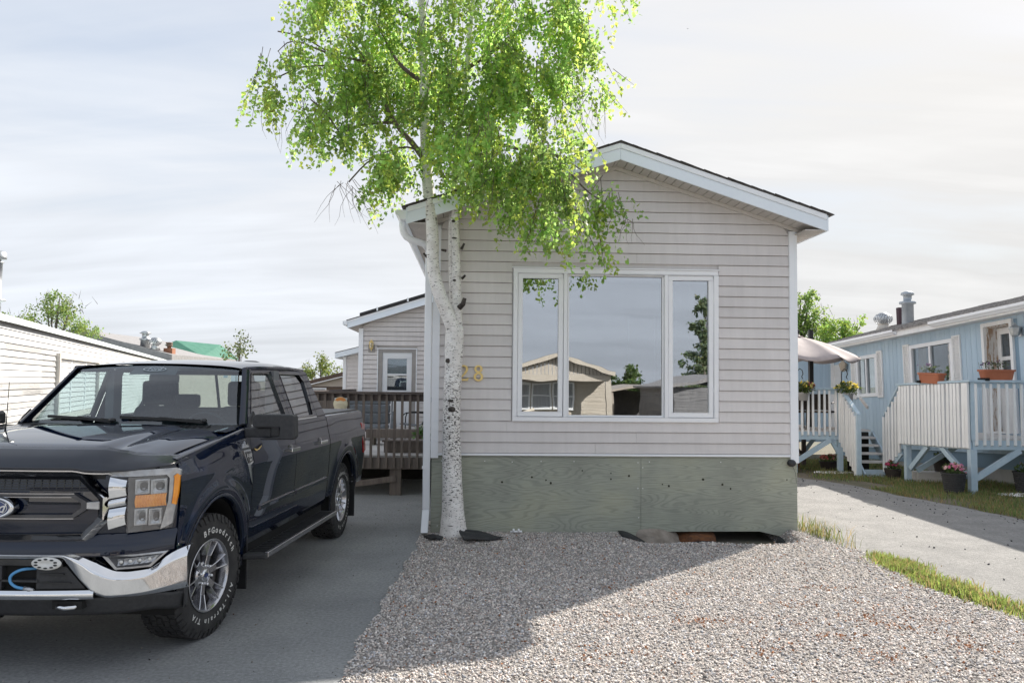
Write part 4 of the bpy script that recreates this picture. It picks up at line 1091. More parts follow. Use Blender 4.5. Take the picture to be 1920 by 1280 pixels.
# flue pipe on its roof
fl = MB().lathe([(0.0, 2.77), (0.16, 2.77), (0.09, 2.83), (0.082, 2.85), (0.082, 3.06), (0.15, 3.08), (0.15, 3.10), (0.082, 3.12), (0.082, 3.70), (0.11, 3.72), (0.06, 3.735), (0.06, 3.77), (0.135, 3.775), (0.14, 3.80), (0.135, 3.88), (0.10, 3.905), (0.0, 3.91)], 20, Matrix.Translation((1.15, 0.37, 0))).build('flue_pipe', M_galv, wh)

# ---- dark-roofed neighbour further back
dh = thing('dark_roofed_house', 'dark grey roofed home with metal flues peeping over the white home', 'mobile home', (-22.1, 40.0, 0), 0.0)
M_gshing = mat('grey_shingle', (0.22, 0.215, 0.22), (0.30, 0.295, 0.30), 0.9, noise=6)
for a in (-1, 1):
    MB().hexa([(0, -0.3, 4.0), (a * 5, -0.3, 2.75), (a * 5, 9, 2.75), (0, 9, 4.0), (0, -0.3, 4.32), (a * 5, -0.3, 3.07), (a * 5, 9, 3.07), (0, 9, 4.32)]).build('roof', M_gshing, dh)
mb = MB(); mb.prism([(-4.7, 0), (4.7, 0), (4.7, 2.82), (0, 4.0), (-4.7, 2.82)], lambda x, z: (x, 9, z), lambda x, z: (x, 0, z)); mb.build('house_wall', M_tan, dh)
def flue(x, y, z, s, cap):
    p = [(0.0, z), (0.17 * s, z), (0.17 * s, z + 0.33 * s), (0.21 * s, z + 0.35 * s), (0.21 * s, z + 0.40 * s), (0.12 * s, z + 0.42 * s), (0.12 * s, z + 0.57 * s), (0.22 * s, z + 0.60 * s), (0.10 * s, z + 0.68 * s), (0.0, z + 0.69 * s)]
    return MB().lathe(p, 14, Matrix.Translation((x, y, 0)))
flue(3.4, 0.2, 3.35, 1.35, 0).build('flue_pipe', M_galv, dh)
def turbine(z, s, M, n=18):
    """finned turbine vent"""
    a = MB(); a.lathe([(0.0, z), (0.24 * s, z), (0.16 * s, z + 0.16 * s), (0.16 * s, z + 0.22 * s), (0.18 * s, z + 0.23 * s)], n, M)
    b = MB()
    for k in range(n):
        t0 = 2 * math.pi * k / n; t1 = t0 + 2 * math.pi / n * 0.62
        def pt(t, v):
            rr_ = s * (0.17 + 0.12 * math.sin(math.pi * min(1, v * 0.85 + 0.08))); return M @ Vector((rr_ * math.cos(t), rr_ * math.sin(t), z + s * (0.24 + 0.30 * v)))
        b.grid(lambda u, v: pt(t0 + (t1 - t0) * u + 0.5 * v, v) if True else None, 1, 5, False)
    b.lathe([(0.10 * s, z + 0.23 * s), (0.15 * s, z + 0.40 * s), (0.10 * s, z + 0.53 * s)], n, M)
    b.lathe([(0.16 * s, z + 0.54 * s), (0.12 * s, z + 0.58 * s), (0.0, z + 0.595 * s)], n, M)
    return a, b
a, b = turbine(3.30, 1.1, Matrix.Translation((4.0, 0.0, 0)))
a.build('vent_collar', M_galv, dh); b.build('turbine_vent', M_galv, dh)
MB().box(4.3, 4.75, 0.3, 0.7, 2.9, 3.42).build('brick_stub', mat('brick_stub', (0.30, 0.13, 0.08), (0.36, 0.17, 0.1), 0.9), dh)
MB().lathe([(0.0, 3.16), (0.1, 3.16), (0.1, 3.25), (0.17, 3.27), (0.17, 3.34), (0.1, 3.36), (0.17, 3.38), (0.17, 3.45), (0.0, 3.47)], 12, Matrix.Translation((4.5, 0.5, 0.27))).build('vent_cap', mat('rusty_metal', (0.16, 0.10, 0.07), (0.22, 0.15, 0.11), 0.7), dh)

# ---- green canopy tent
M_tent = mat('green_canvas', (0.07, 0.24, 0.18), (0.10, 0.29, 0.22), 0.75, noise=3, transl=0.35)
tn = thing('canopy_tent', 'green fabric canopy tent roof behind the dark roofed home', 'tent', (-19.6, 46.0, 0.12), math.radians(20))
tn.scale = (1.1, 1.1, 1.1)
A = Vector((0, 0, 3.62)); B = Vector((2.2, 2.5, 3.55))
c = [(-1.7, -1.2, 2.75), (1.35, -1.2, 2.75), (3.2, 2.4, 2.75), (3.2, 4.0, 2.75), (-1.7, 4.0, 2.75)]
mb = MB()
mb.face([c[0], c[1], A]); mb.face([c[1], c[2], B, A]); mb.face([c[2], c[3], B]); mb.face([c[3], c[4], A, B]); mb.face([c[4], c[0], A])
mb.build('canopy', M_tent, tn)
for q in (c[0], c[1], c[3], c[4]): MB().bar((q[0] * .97, q[1] * .97, 0), (q[0] * .97, q[1] * .97, 2.75), 0.05, 0.05).build('pole', M_galv, tn)

# ---- background trees
M_bark = mat('grey_bark', (0.09, 0.075, 0.06), (0.18, 0.16, 0.14), 0.9, noise=12, stretch=(1, 1, 0.3))
M_leafbg = mat('background_leaf', (0.9, 0.9, 0.9), (1, 1, 1), 0.6, attr='tint', transl=0.4)
def tree(name, label, base, blobs, n, size, col, trunk_r=0.12, group=None, twigs=0, seed=1, bark=None, sparse=0.0):
    g = np.random.default_rng(seed); r = random.Random(seed)
    t = thing(name, label, 'tree', base, 0, group)
    top = max(b[2] + b[5] * 0.5 for b in blobs)
    mb = MB()
    cx = sum(b[0] for b in blobs) / len(blobs); cy = sum(b[1] for b in blobs) / len(blobs)
    mb.tube([(0, 0, -0.1), (cx * .2, cy * .2, top * 0.3), (cx * .6, cy * .6, top * 0.62), (cx, cy, top)], [trunk_r, trunk_r * 0.75, trunk_r * 0.45, trunk_r * 0.12], 8)
    for b in blobs:
        for k in range(3):
            f = r.uniform(0.3, 0.7)
            s = (cx * f, cy * f, top * f)
            e_ = (b[0] + r.uniform(-.5, .5) * b[3], b[1] + r.uniform(-.5, .5) * b[4], b[2] + r.uniform(-.2, .7) * b[5])
            m_ = [(s[i] + e_[i]) / 2 + (0.12 * top * 0.3 if i == 2 else r.uniform(-.1, .1)) for i in range(3)]
            mb.tube([s, m_, e_], [trunk_r * 0.35, trunk_r * 0.2, trunk_r * 0.05], 5)
        for k in range(twigs):
            e_ = Vector((b[0] + r.uniform(-.9, .9) * b[3], b[1] + r.uniform(-.9, .9) * b[4], b[2] + r.uniform(0, 1.0) * b[5]))
            d_ = Vector((r.uniform(-.5, .5), r.uniform(-.3, .3), r.uniform(0.1, 1))) * b[5] * 0.5
            mb.tube([e_ - d_ * 0.8, e_, e_ + d_ * 0.6], [0.012, 0.008, 0.003], 3)
    mb.build('trunk', bark or M_bark, t)
    P_, C_ = [], []
    vol = np.array([b[3] * b[4] * b[5] for b in blobs]) ** (2 / 3); vol /= vol.sum()
    for b, w in zip(blobs, vol):
        m_ = max(20, int(n * w))
        # leaf clumps
        nc = max(4, m_ // 45)
        d = g.normal(size=(nc, 3)); d /= np.linalg.norm(d, axis=1)[:, None]
        cen = d * (g.uniform(0.15, 1, (nc, 1)) ** 0.45) * np.array(b[3:6]) + np.array(b[0:3])
        ii = g.integers(0, nc, m_)
        P_.append(cen[ii] + g.normal(0, 0.13 + sparse, (m_, 3)) * (np.array(b[3:6]) ** 0.6) * 0.9)
        shade = g.uniform(0.75, 1.25, (nc, 1))[ii] * g.uniform(0.75, 1.25, (m_, 1))
        hue = g.normal(0, 0.10, (m_, 1))
        C_.append(np.clip(np.array(col)[None] * shade * np.concatenate([1 + hue, np.ones((m_, 1)), 1 - hue], 1), 0.003, 1))
    P_ = np.concatenate(P_); C_ = np.concatenate(C_)
    leaf_mesh('crown', P_, g.uniform(0.7, 1.3, len(P_)) * size, g, M_leafbg, t, cols=C_)
    return t
tree('leafy_tree', 'loose green tree rising over the white home at the far left', (-20.6, 35, 0), [(-1.4, 0, 4.35, 0.6, .8, 0.45), (-0.2, 0, 4.5, 0.9, 1, 0.8), (0.3, 0, 5.1, 0.7, .8, 0.6), (1.1, 0, 4.8, 0.7, .8, 0.75), (0.9, 0.2, 4.0, 1.0, 1, 0.5), (1.9, 0, 3.9, 0.5, .5, 0.25)], 2900, 0.10, (0.20, 0.29, 0.08), 0.16, twigs=14, seed=21, sparse=0.05)
tree('young_tree', 'sparse thin young tree right of the green canopy tent', (-11.1, 32, 0), [(-0.2, 0, 2.95, 0.55, .4, 0.3), (0.1, 0, 3.4, 0.4, .35, 0.35), (0.35, 0, 3.0, 0.35, .35, 0.3)], 330, 0.10, (0.12, 0.16, 0.05), 0.05, twigs=8, seed=22, sparse=0.10)
tree('airy_tree', 'airy pale green tree standing behind the brown shed', (-9.5, 40, 0), [(-0.5, 0, 2.5, 0.7, .5, 0.45), (-0.1, 0, 2.75, 0.5, .4, 0.4), (0.5, 0, 2.35, 0.8, .5, 0.4), (-0.9, 0, 2.1, 0.6, .4, 0.4)], 1300, 0.10, (0.20, 0.26, 0.07), 0.07, twigs=9, seed=23, sparse=0.08)
tree('dense_tree', 'bright dense green tree close behind the blue house eave', (17.0, 40, 0), [(-0.5, 0, 4.3, 1.0, .9, 0.9), (0.25, 0, 4.75, 0.75, .9, 0.65), (0.0, 0, 3.6, 1.3, 1, 0.8), (-0.9, 0, 4.4, 0.7, .8, 0.8), (0.6, 0, 4.2, .6, .6, .6)], 4300, 0.12, (0.26, 0.40, 0.09), 0.2, seed=24, twigs=4)
tree('tall_tree', 'tall feathery green tree beside the beige home corner post', (14.9, 42, 0), [(0.0, 0, 4.6, 0.9, .9, 1.1), (0.6, 0, 6.0, 0.8, .8, 0.85), (1.4, 0, 5.3, 0.8, .8, 0.9), (0.7, 0, 4.4, 1.4, 1, 0.9), (-.5, 0, 5.8, 0.7, .8, 0.8), (1.0, 0, 6.4, .5, .5, .5)], 5200, 0.115, (0.22, 0.34, 0.09), 0.2, seed=25, twigs=12, sparse=0.03)
# ================================================================ BLUE HOUSE
M_blue = mat('blue_board', (0.42, 0.545, 0.655), (0.48, 0.60, 0.70), 0.65, noise=1.6, stretch=(4, 4, 0.5), detail=8, rand=0.035)
M_bluetrim = mat('blue_deck_paint', (0.40, 0.52, 0.615), (0.49, 0.60, 0.68), 0.6, noise=5, detail=9, speck=((0.58, 0.63, 0.66), 40, 0.68))
M_wpaint = mat('worn_white_paint', (0.78, 0.78, 0.78), (0.86, 0.86, 0.86), 0.6, noise=5, stretch=(3, 3, 0.6), detail=8, rand=0.04, speck=((0.50, 0.46, 0.42), 34, 0.72))
M_peel = mat('peeling_paint', (0.70, 0.68, 0.66), (0.40, 0.27, 0.18), 0.7, noise=9, stretch=(3, 3, 0.5), detail=9, lo=0.50, hi=0.56)
M_weather = mat('weathered_wood', (0.56, 0.53, 0.50), (0.70, 0.67, 0.64), 0.85, noise=3, stretch=(0.6, 5, 5), detail=9, bump=0.3, bscale=50)
M_conc = mat('grey_skirt_panel', (0.36, 0.365, 0.365), (0.43, 0.435, 0.435), 0.85, noise=2.5, detail=9)
M_oldshingle = mat('old_shingle', (0.20, 0.19, 0.185), (0.38, 0.365, 0.355), 0.95, noise=14, stretch=(1, 0.5, 1), detail=6, bump=0.8, bscale=40, bdist=0.03)
TILT = 0.055
bh = thing('blue_house', 'light blue board-sided home with white shutters and weathered grey shingle roof', 'mobile home', (9.32, 14.53, 0), (0, TILT, math.atan2(0.997, -0.08)))
# local: x away from the viewer along the wall, y towards the lane, z up
PB = lambda u, o, z: (u, o, z)
EV = 3.14
bholes = [(4.64, 5.63, 1.83, 2.88), (1.72, 3.26, 1.95, 2.93), (-0.06, 0.78, 0.98, 3.09)]
BW = 0.165
u = -3.8
while u < 6.92:
    u1 = min(u + BW, 6.93)
    segs_ = [(0.60, EV + 0.05)]
    for h in bholes:
        if u1 > h[0] + 0.03 and u < h[1] - 0.03:
            ns = []
            for a, b in segs_:
                if h[2] > a: ns.append((a, min(b, h[2])))
                if h[3] < b: ns.append((max(a, h[3]), b))
            segs_ = ns
    for a, b in segs_:
        if b - a > 0.02: MB().box(u + 0.004, u1 - 0.004, -0.02, 0.0, a, b).build('wall_board', M_blue, bh)
    u = u1
def wall_holes(mb, x0, x1, y, z0, z1, holes_):
    xs_ = sorted({x0, x1, *[h[0] for h in holes_], *[h[1] for h in holes_]}); zs_ = sorted({z0, z1, *[h[2] for h in holes_], *[h[3] for h in holes_]})
    for a, b in zip(xs_[:-1], xs_[1:]):
        for c, d in zip(zs_[:-1], zs_[1:]):
            if any(a >= h[0] - 1e-6 and b <= h[1] + 1e-6 and c >= h[2] - 1e-6 and d <= h[3] + 1e-6 for h in holes_): continue
            mb.face([(a, y, c), (b, y, c), (b, y, d), (a, y, d)])
mb = MB(); wall_holes(mb, -3.8, 6.95, -0.012, 0.3, EV + 0.05, bholes); mb.build('board_backing', mat('blue_groove', (0.22, 0.32, 0.42), None, 0.8), bh)
MB().box(-3.8, 7.0, -3.9, -1.6, 0.0, EV).build('house_core', M_blue, bh)
MB().box(-3.8, 6.95, -0.09, -0.03, -0.25, 0.60).build('skirting', M_conc, bh)
MB().box(-3.8, 6.95, -0.028, 0.012, 0.585, 0.60).build('base_strip', M_bluetrim, bh)
# eave: fascia, gutters, roof
MB().box(-3.9, 7.1, 0.30, 0.325, EV - 0.01, EV + 0.13).build('eave_fascia', M_wpaint, bh)
MB().box(-3.9, 7.1, 0.001, 0.30, EV + 0.005, EV + 0.02).build('eave_soffit', M_wpaint, bh)
for a, b in ((-3.9, 1.86), (3.2, 6.3)):
    mb = MB(); pr = [(0.326, 0.13), (0.326, 0.03), (0.39, 0.03), (0.41, 0.06), (0.44, 0.085), (0.44, 0.135), (0.43, 0.135), (0.43, 0.09), (0.40, 0.065), (0.386, 0.04), (0.335, 0.04), (0.335, 0.13)]
    n = len(pr)
    for xx in (a, b): mb.v += [(xx, p[0], EV + p[1]) for p in pr]
    for k in range(n): mb.f.append((k, (k + 1) % n, n + (k + 1) % n, n + k)); mb.sm.append(False)
    mb.face([(b, *(0.326, EV + 0.03)), (b, 0.39, EV + 0.03), (b, 0.41, EV + 0.06), (b, 0.44, EV + 0.085), (b, 0.44, EV + 0.135), (b, 0.326, EV + 0.135)])
    mb.build('gutter', M_whitef, bh)
def rz(y): return EV + 0.15 + (0.34 - y) * 0.27
RS = random.Random(12)
# shingle courses, each row of real thickness with ragged edges
y = 0.36; row = 0
while y > -2.0:
    x = -3.9 - RS.uniform(0, .3)
    mb = MB()
    while x < 7.15:
        w_ = 0.30 + RS.uniform(-.03, .03); dz = RS.uniform(0, 0.012); lip = RS.uniform(0, 0.03)
        mb.hexa([(x + .003, y + lip, rz(y + lip) + 0.002), (x + w_ - .003, y + lip, rz(y + lip) + 0.002), (x + w_ - .003, y - 0.17, rz(y - 0.17)), (x + .003, y - 0.17, rz(y - 0.17)),
                 (x + .003, y + lip, rz(y + lip) + 0.016 + dz), (x + w_ - .003, y + lip, rz(y + lip) + 0.016 + dz), (x + w_ - .003, y - 0.17, rz(y - 0.17) + 0.008), (x + .003, y - 0.17, rz(y - 0.17) + 0.008)])
        x += w_
    stuff(mb.build('shingle_course', M_oldshingle, bh)); y -= 0.14; row += 1
MB().hexa([(-3.9, 0.37, rz(0.37) - 0.03), (-3.9, -2.0, rz(-2.0) - 0.03), (7.15, -2.0, rz(-2.0) - 0.03), (7.15, 0.37, rz(0.37) - 0.03), (-3.9, 0.37, rz(.37)), (-3.9, -2.0, rz(-2)), (7.15, -2.0, rz(-2)), (7.15, 0.37, rz(.37))]).hexa([(-3.9, -2.0, rz(-2) - .03), (-3.9, -4.4, rz(0.4) - .03), (7.15, -4.4, rz(0.4) - .03), (7.15, -2.0, rz(-2) - .03), (-3.9, -2.0, rz(-2)), (-3.9, -4.4, rz(0.4)), (7.15, -4.4, rz(.4)), (7.15, -2, rz(-2))]).build('roof', M_oldshingle, bh)
def bwin(u0, u1, z0, z1, mull, curtain):
    w_ = frame_ring(MB(), PB, u0, u1, z0, z1, 0.085, -0.06, 0.03).build('window', M_whitef, bh, bevel=0.006)
    pbox(MB(), PB, mull - 0.03, mull + 0.03, -0.05, 0.015, z0 + 0.086, z1 - 0.086).build('mullion', M_whitef, w_)
    pbox(MB(), PB, u0 + 0.086, mull - 0.031, -0.03, -0.026, z0 + 0.086, z1 - 0.086).build('pane', M_pane2, w_)
    pbox(MB(), PB, mull + 0.031, u1 - 0.086, -0.03, -0.026, z0 + 0.086, z1 - 0.086).build('pane', M_pane2, w_)
    mb = MB()
    for a, b in curtain:
        n = max(4, int((b - a) / 0.03))
        mb.grid(lambda s, v: (a + (b - a) * s, -0.16 + 0.02 * math.sin(s * n * 1.6), z0 + 0.05 + (z1 - z0 - 0.1) * v), n * 2, 1)
    mb.build('curtain', mat('sheer_curtain', (0.55, 0.55, 0.53), (0.66, 0.66, 0.64), 0.8, noise=3, stretch=(8, 8, .4)), w_)
    mb = MB(); mb.box(u0, u1, -0.9, -0.88, z0, z1); mb.build('room_wall', M_room, w_)
bwin(4.645, 5.625, 1.835, 2.875, 5.17, [(4.72, 4.95), (5.3, 5.55)])
bwin(1.725, 3.255, 1.955, 2.925, 2.52, [(1.8, 2.05), (2.9, 3.2)])
def shutter(u0, u1, z0, z1):
    s = frame_ring(MB(), PB, u0, u1, z0, z1, 0.035, 0.002, 0.035).build('shutter', M_wpaint, bh)
    mb = MB(); z = z0 + 0.05
    while z < z1 - 0.05:
        mb.hexa([(u0 + .036, 0.032, z - 0.012), (u1 - .036, 0.032, z - 0.012), (u1 - .036, 0.004, z + 0.018), (u0 + .036, 0.004, z + 0.018), (u0 + .036, 0.034, z - 0.004), (u1 - .036, 0.034, z - 0.004), (u1 - .036, 0.006, z + 0.026), (u0 + .036, 0.006, z + 0.026)]); z += 0.042
    stuff(mb.build('louvres', M_wpaint, s))
    pbox(MB(), PB, u0 + .036, u1 - .036, 0.001, 0.003, z0 + .036, z1 - .036).build('louvre_backing', M_wpaint, s)
for u0, u1, z0, z1 in ((4.39, 4.638, 1.80, 2.93), (5.632, 5.875, 1.80, 2.86), (1.455, 1.718, 1.93, 2.97), (3.262, 3.5, 1.93, 2.96)): shutter(u0, u1, z0, z1)
# recessed door
dd = frame_ring(MB(), PB, -0.06, 0.80, 0.97, 3.10, 0.075, -0.02, 0.035, wb=0.04).build('door', M_wpaint, bh)
mb = MB()
mb.box(0.715, 0.73, -0.26, -0.021, 1.01, 3.02); mb.box(0.0, 0.014, -0.26, -0.021, 1.01, 3.02); mb.box(0.0145, 0.7145, -0.26, -0.021, 3.005, 3.02)
mb.build('door_jamb', M_peel, dd)
frame_ring(MB(), PB, 0.016, 0.712, 1.0, 3.0, 0.095, -0.28, -0.24, wb=0.9, wt=0.12).build('door_slab', M_wpaint, dd)
pbox(MB(), PB, 0.112, 0.616, -0.275, -0.235, 2.37, 2.44).build('meeting_rail', M_wpaint, dd)
pbox(MB(), PB, 0.112, 0.616, -0.27, -0.265, 1.901, 2.879).build('pane', M_pane2, dd)
pbox(MB(), PB, 0.112, 0.616, -0.30, -0.29, 1.901, 2.879).build('door_blind', M_curtain, dd)
mb = MB()
for k in range(5): pbox(mb, PB, 0.13, 0.6, -0.24, -0.232, 1.1 + k * 0.15, 1.22 + k * 0.15)
mb.build('door_panel', M_wpaint, dd)
lm = MB(); Mx = Matrix.Translation((-0.26, 0.12, 0))
lm.lathe([(0.0, 2.99), (0.02, 2.985), (0.03, 2.95), (0.10, 2.90), (0.105, 2.885), (0.07, 2.76), (0.05, 2.74), (0.0, 2.72)], 6, Mx, False); lm.tube([(-0.26, 0.0, 2.83), (-0.26, 0.06, 2.80), (-0.26, 0.12, 2.74)], 0.014, 6); lm.box(-0.31, -0.21, 0.001, 0.02, 2.74, 2.92)
lm.build('porch_light', M_galv, bh)
# second lamp near the far corner
lm = MB(); Mx = Matrix.Translation((6.1, 0.12, 0))
lm.lathe([(0.0, 2.84), (0.015, 2.83), (0.04, 2.80), (0.10, 2.74), (0.105, 2.72), (0.065, 2.56), (0.045, 2.54), (0.0, 2.52)], 6, Mx, False); lm.tube([(6.1, 0.0, 2.6), (6.1, 0.06, 2.56), (6.1, 0.12, 2.54)], 0.014, 6)
lm.build('porch_light', mat('tan_lamp', (0.40, 0.33, 0.25), (0.5, 0.42, 0.33), 0.5), bh)
lm = MB(); lm.box(6.05, 6.16, 0.02, 0.12, 1.5, 2.5); 
MB().box(6.45, 6.9, 0.002, 0.02, 1.2, 2.75).build('white_panel', M_wsid, bh)
# roof fittings
def up(mb_): return mb_
MB().lathe([(0.0, 3.30), (0.16, 3.30), (0.145, 3.36), (0.14, 4.20), (0.20, 4.22), (0.20, 4.27), (0.10, 4.29), (0.10, 4.42), (0.16, 4.45), (0.15, 4.50), (0.06, 4.54), (0.0, 4.54)], 16, Matrix.Translation((5.45, -1.2, 0)) @ Matrix.Rotation(-TILT, 4, 'Y')).build('flue_pipe', mat('bluegrey_flue', (0.33, 0.37, 0.41), (0.40, 0.44, 0.48), 0.45, metal=0.5), bh)
a, b = turbine(3.66, 0.84, Matrix.Translation((6.6, -1.2, 0)) @ Matrix.Rotation(-TILT, 4, 'Y'), 20)
a.build('vent_collar', mat('cream_metal', (0.60, 0.57, 0.52), None, 0.5), bh); b.build('turbine_vent', M_galv, bh)
MB().box(6.35, 6.47, -1.75, -1.63, 3.5, 4.30).build('vent_stack', mat('maroon_stack', (0.05, 0.02, 0.03), None, 0.6), bh)
# ell at the far end, facing the viewer
el = thing('blue_ell', 'narrow-boarded blue end wall of the house beyond the shaded umbrella', 'house extension', (8.75, 21.45, 0), 0.0)
u = -1.9
while u < 0.0:
    MB().box(u + 0.003, u + 0.077, 0.0, 0.02, 0.3, 2.75).build('wall_board', M_blue, el); u += 0.08
MB().box(-1.9, 0.0, 0.012, 0.05, 0.3, 2.75).build('board_backing', MATS['blue_groove'], el)
MB().box(-1.9, -1.0, 0.06, 3, 0.0, 2.7).build('ell_wall', M_blue, el)
MB().box(-2.1, 0.1, -0.3, 3, 2.76, 2.86).build('roof', M_wpaint, el)
MB().box(-0.09, 0.0, -0.02, -0.001, 0.4, 2.74).build('corner_trim', M_wpaint, el)

# ---------------------------------------------------------------- decks
def balus(parent, x, y, z0, z1, m=None, w=0.038, ang=0.0, ax='y'):
    o = MB().hexa([(-w / 2, -0.02, z0 + 0.02), (w / 2, -0.02, z0 + 0.02), (w / 2, 0.02, z0), (-w / 2, 0.02, z0), (-w / 2, -0.02, z1 - 0.015), (w / 2, -0.02, z1 - 0.015), (w / 2, 0.02, z1), (-w / 2, 0.02, z1)]).build('baluster', m or M_wpaint, parent)
    o.location = (x, y, 0); o.rotation_euler = (rnd.uniform(-.006, .006), rnd.uniform(-.008, .008), ang)
    return o
nd = thing('near_deck', 'front porch deck of the blue house with white slatted railing and blue diagonal braces', 'deck', (7.95, 13.66, 0), 0.0)
SD = Vector((-0.178, 0.984, 0))        # along its side, away from the viewer
sang = math.atan2(0.984, -0.178)
# frontal face, running right
MB().box(0.05, 1.6, -0.06, 0.09, 1.905, 1.94).build('rail_cap', M_bluetrim, nd)
MB().box(0.06, 1.5, 0.0, 0.038, 1.80, 1.9).build('top_rail', M_bluetrim, nd)
MB().box(-0.0, 1.6, 0.0, 0.04, 0.74, 0.90).build('rim_joist', M_bluetrim, nd)
for k in range(12): balus(nd, 0.06 + k * 0.1325, -0.021, 0.80, 1.885)
MB().box(-0.03, 0.05, -0.02, 0.07, 0.902, 1.90).build('corner_post', M_bluetrim, nd)
MB().box(-0.055, 0.055, -0.03, 0.08, -0.08, 0.739).build('deck_post', M_bluetrim, nd)
MB().bar((0.055, 0.02, 0.25), (0.82, 0.02, 0.735), 0.06, 0.10).build('brace', M_bluetrim, nd)
def sp(t, o=0.0, z=0.0):    # point along the side; o outward
    nrm = Vector((-0.984, -0.178, 0))
    return SD * t + nrm * o + Vector((0, 0, z))
SLEN = 1.80
def zs(t): return -0.030 * t    # the side sinks away from the viewer
MB().bar(sp(0.02, 0.02, 0.81), sp(SLEN, 0.02, 0.81 + zs(SLEN)), 0.04, 0.14).build('side_joist', M_bluetrim, nd)
MB().bar(sp(-0.05, 0.02, 1.922), sp(SLEN + 0.1, 0.02, 1.922 - 0.07), 0.13, 0.035).build('side_rail_cap', M_bluetrim, nd)
MB().bar(sp(0.06, 0.0, 1.80), sp(SLEN, 0.0, 1.80 - 0.07), 0.03, 0.1).build('side_top_rail', M_wpaint, nd)
for k in range(20):
    t = 0.03 + k * 0.0935
    p = sp(t, 0.062)
    balus(nd, p.x, p.y, 0.745 + zs(t), 1.90 - 0.036 * t, ang=sang + math.pi, w=0.075 if k == 0 else 0.064)
p = sp(SLEN - 0.12, 0.0)
MB().box(p.x - 0.05, p.x + 0.05, p.y - 0.05, p.y + 0.05, -0.08, 0.735 + zs(SLEN)).build('deck_post', M_bluetrim, nd)
MB().bar(sp(0.12, 0.01, 0.26), sp(0.75, 0.01, 0.73), 0.06, 0.09).build('brace', M_bluetrim, nd)
MB().bar(sp(1.58, 0.01, 0.25), sp(1.1, 0.01, 0.71), 0.06, 0.09).build('brace', M_bluetrim, nd)
MB().bar((-0.2, 1.5, 0.22), (0.55, 1.45, 0.7), 0.06, 0.09).build('brace', M_bluetrim, nd)
for k in range(13):
    MB().box(-0.178 * (0.05 + k * 0.138) + 0.05, 1.55, 0.05 + k * 0.138, 0.05 + k * 0.138 + 0.132, 0.9, 0.93).build('deck_board', M_weather, nd)
# stairs
stz = [0.14, 0.29, 0.445, 0.60, 0.75]
st = thing('porch_steps', 'weathered wooden steps with white slatted handrails between the two blue decks', 'steps', (7.12, 16.0, 0), 0.0)
for k, z in enumerate(stz):
    if k == 0:
        MB().box(0.02, 0.55, 0.0, 0.03, -0.06, 0.138).build('riser', M_bluetrim, st); continue
    MB().box(0.02, 0.54, 0.02 + 0.16 * k, 0.26 + 0.16 * k, z - 0.04, z).build('tread', M_weather, st)
MB().box(0.02, 0.54, 0.02 + 0.16 * 4 + 0.25, 2.0, 0.85, 0.888).build('landing', M_weather, st)
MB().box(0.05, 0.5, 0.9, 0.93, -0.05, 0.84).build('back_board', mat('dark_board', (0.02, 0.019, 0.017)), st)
for x in (-0.02, 0.58):
    MB().bar((x, -0.03, -0.02), (x, 0.95, 0.78), 0.035, 0.2).build('stringer', M_bluetrim, st)
# left handrail: from the far deck post down to the newel
MB().bar((-0.14, -0.06, -0.05), (-0.14, -0.06, 1.235), 0.09, 0.08).build('newel_post', M_bluetrim, st)
MB().bar((-0.19, 0.66, 1.78), (-0.14, -0.09, 1.24), 0.08, 0.035).build('hand_rail', M_bluetrim, st)
for k in range(8):
    f = k / 7.0
    x, y = -0.20 + 0.045 * f, 0.60 - 0.62 * f
    balus(st, x - 0.03, y, 0.62 - 0.62 * f, 1.74 - 0.52 * f, ang=math.atan2(-0.62, 0.045), w=0.07)
# right handrail
MB().bar((0.41, 0.02, 1.21), (0.49, -0.50, 1.85), 0.05, 0.035).build('hand_rail', M_bluetrim, st)
for k in range(6):
    f = k / 5.0
    balus(st, 0.40 + 0.08 * f, -0.01 - 0.46 * f, 0.10 + 0.42 * f, 1.20 + 0.52 * f, ang=math.atan2(-0.50, 0.10) + math.pi, w=0.055)
MB().bar((0.43, 0.05, 0.0), (0.51, -0.5, 0.52), 0.03, 0.09).build('rail_stringer', M_bluetrim, st)
MB().bar((0.9, 2.2, 1.55), (0.62, 1.2, 1.35), 0.04, 0.06).build('wall_hand_rail', M_weather, st)
# far deck
fd = thing('far_deck', 'smaller far deck of the blue house under the beige umbrella', 'deck', (6.92, 16.7, 0), 0.0)
MB().box(-2.2, 0.05, -0.05, 0.09, 1.74, 1.775).build('rail_cap', M_bluetrim, fd)
MB().box(-2.2, 0.0, 0.0, 0.035, 1.64, 1.738).build('top_rail', M_bluetrim, fd)
MB().box(-2.2, 0.08, 0.0, 0.04, 0.685, 0.845).build('rim_joist', M_bluetrim, fd)
MB().box(-0.03, 0.07, -0.01, 0.08, 0.846, 1.739).build('corner_post', M_bluetrim, fd)
for k in range(17): balus(fd, -0.09 - k * 0.117, -0.021, 0.76, 1.735)
for x in (0.02, -0.945, -2.1): MB().box(x - 0.05, x + 0.05, 0.0, 0.09, -0.06, 0.684).build('deck_post', M_bluetrim, fd)
MB().bar((-0.92, 0.01, 0.22), (-0.2, 0.01, 0.68), 0.06, 0.10).build('brace', M_bluetrim, fd)
MB().bar((-0.9, 1.2, 0.68), (-0.3, 1.2, 0.25), 0.05, 0.08).build('brace', M_deckrail, fd)
MB().bar((-0.32, 1.3, 0.25), (-0.0, 1.3, 0.68), 0.05, 0.08).build('brace', M_bluetrim, fd)
MB().bar((-0.3, 1.25, -0.05), (-0.3, 1.25, 0.68), 0.08, 0.08).build('deck_post', M_deckrail, fd)
MB().bar((0.02, 0.05, 0.35), (-0.17, 0.05, 0.68), 0.05, 0.07).build('brace', M_bluetrim, fd)
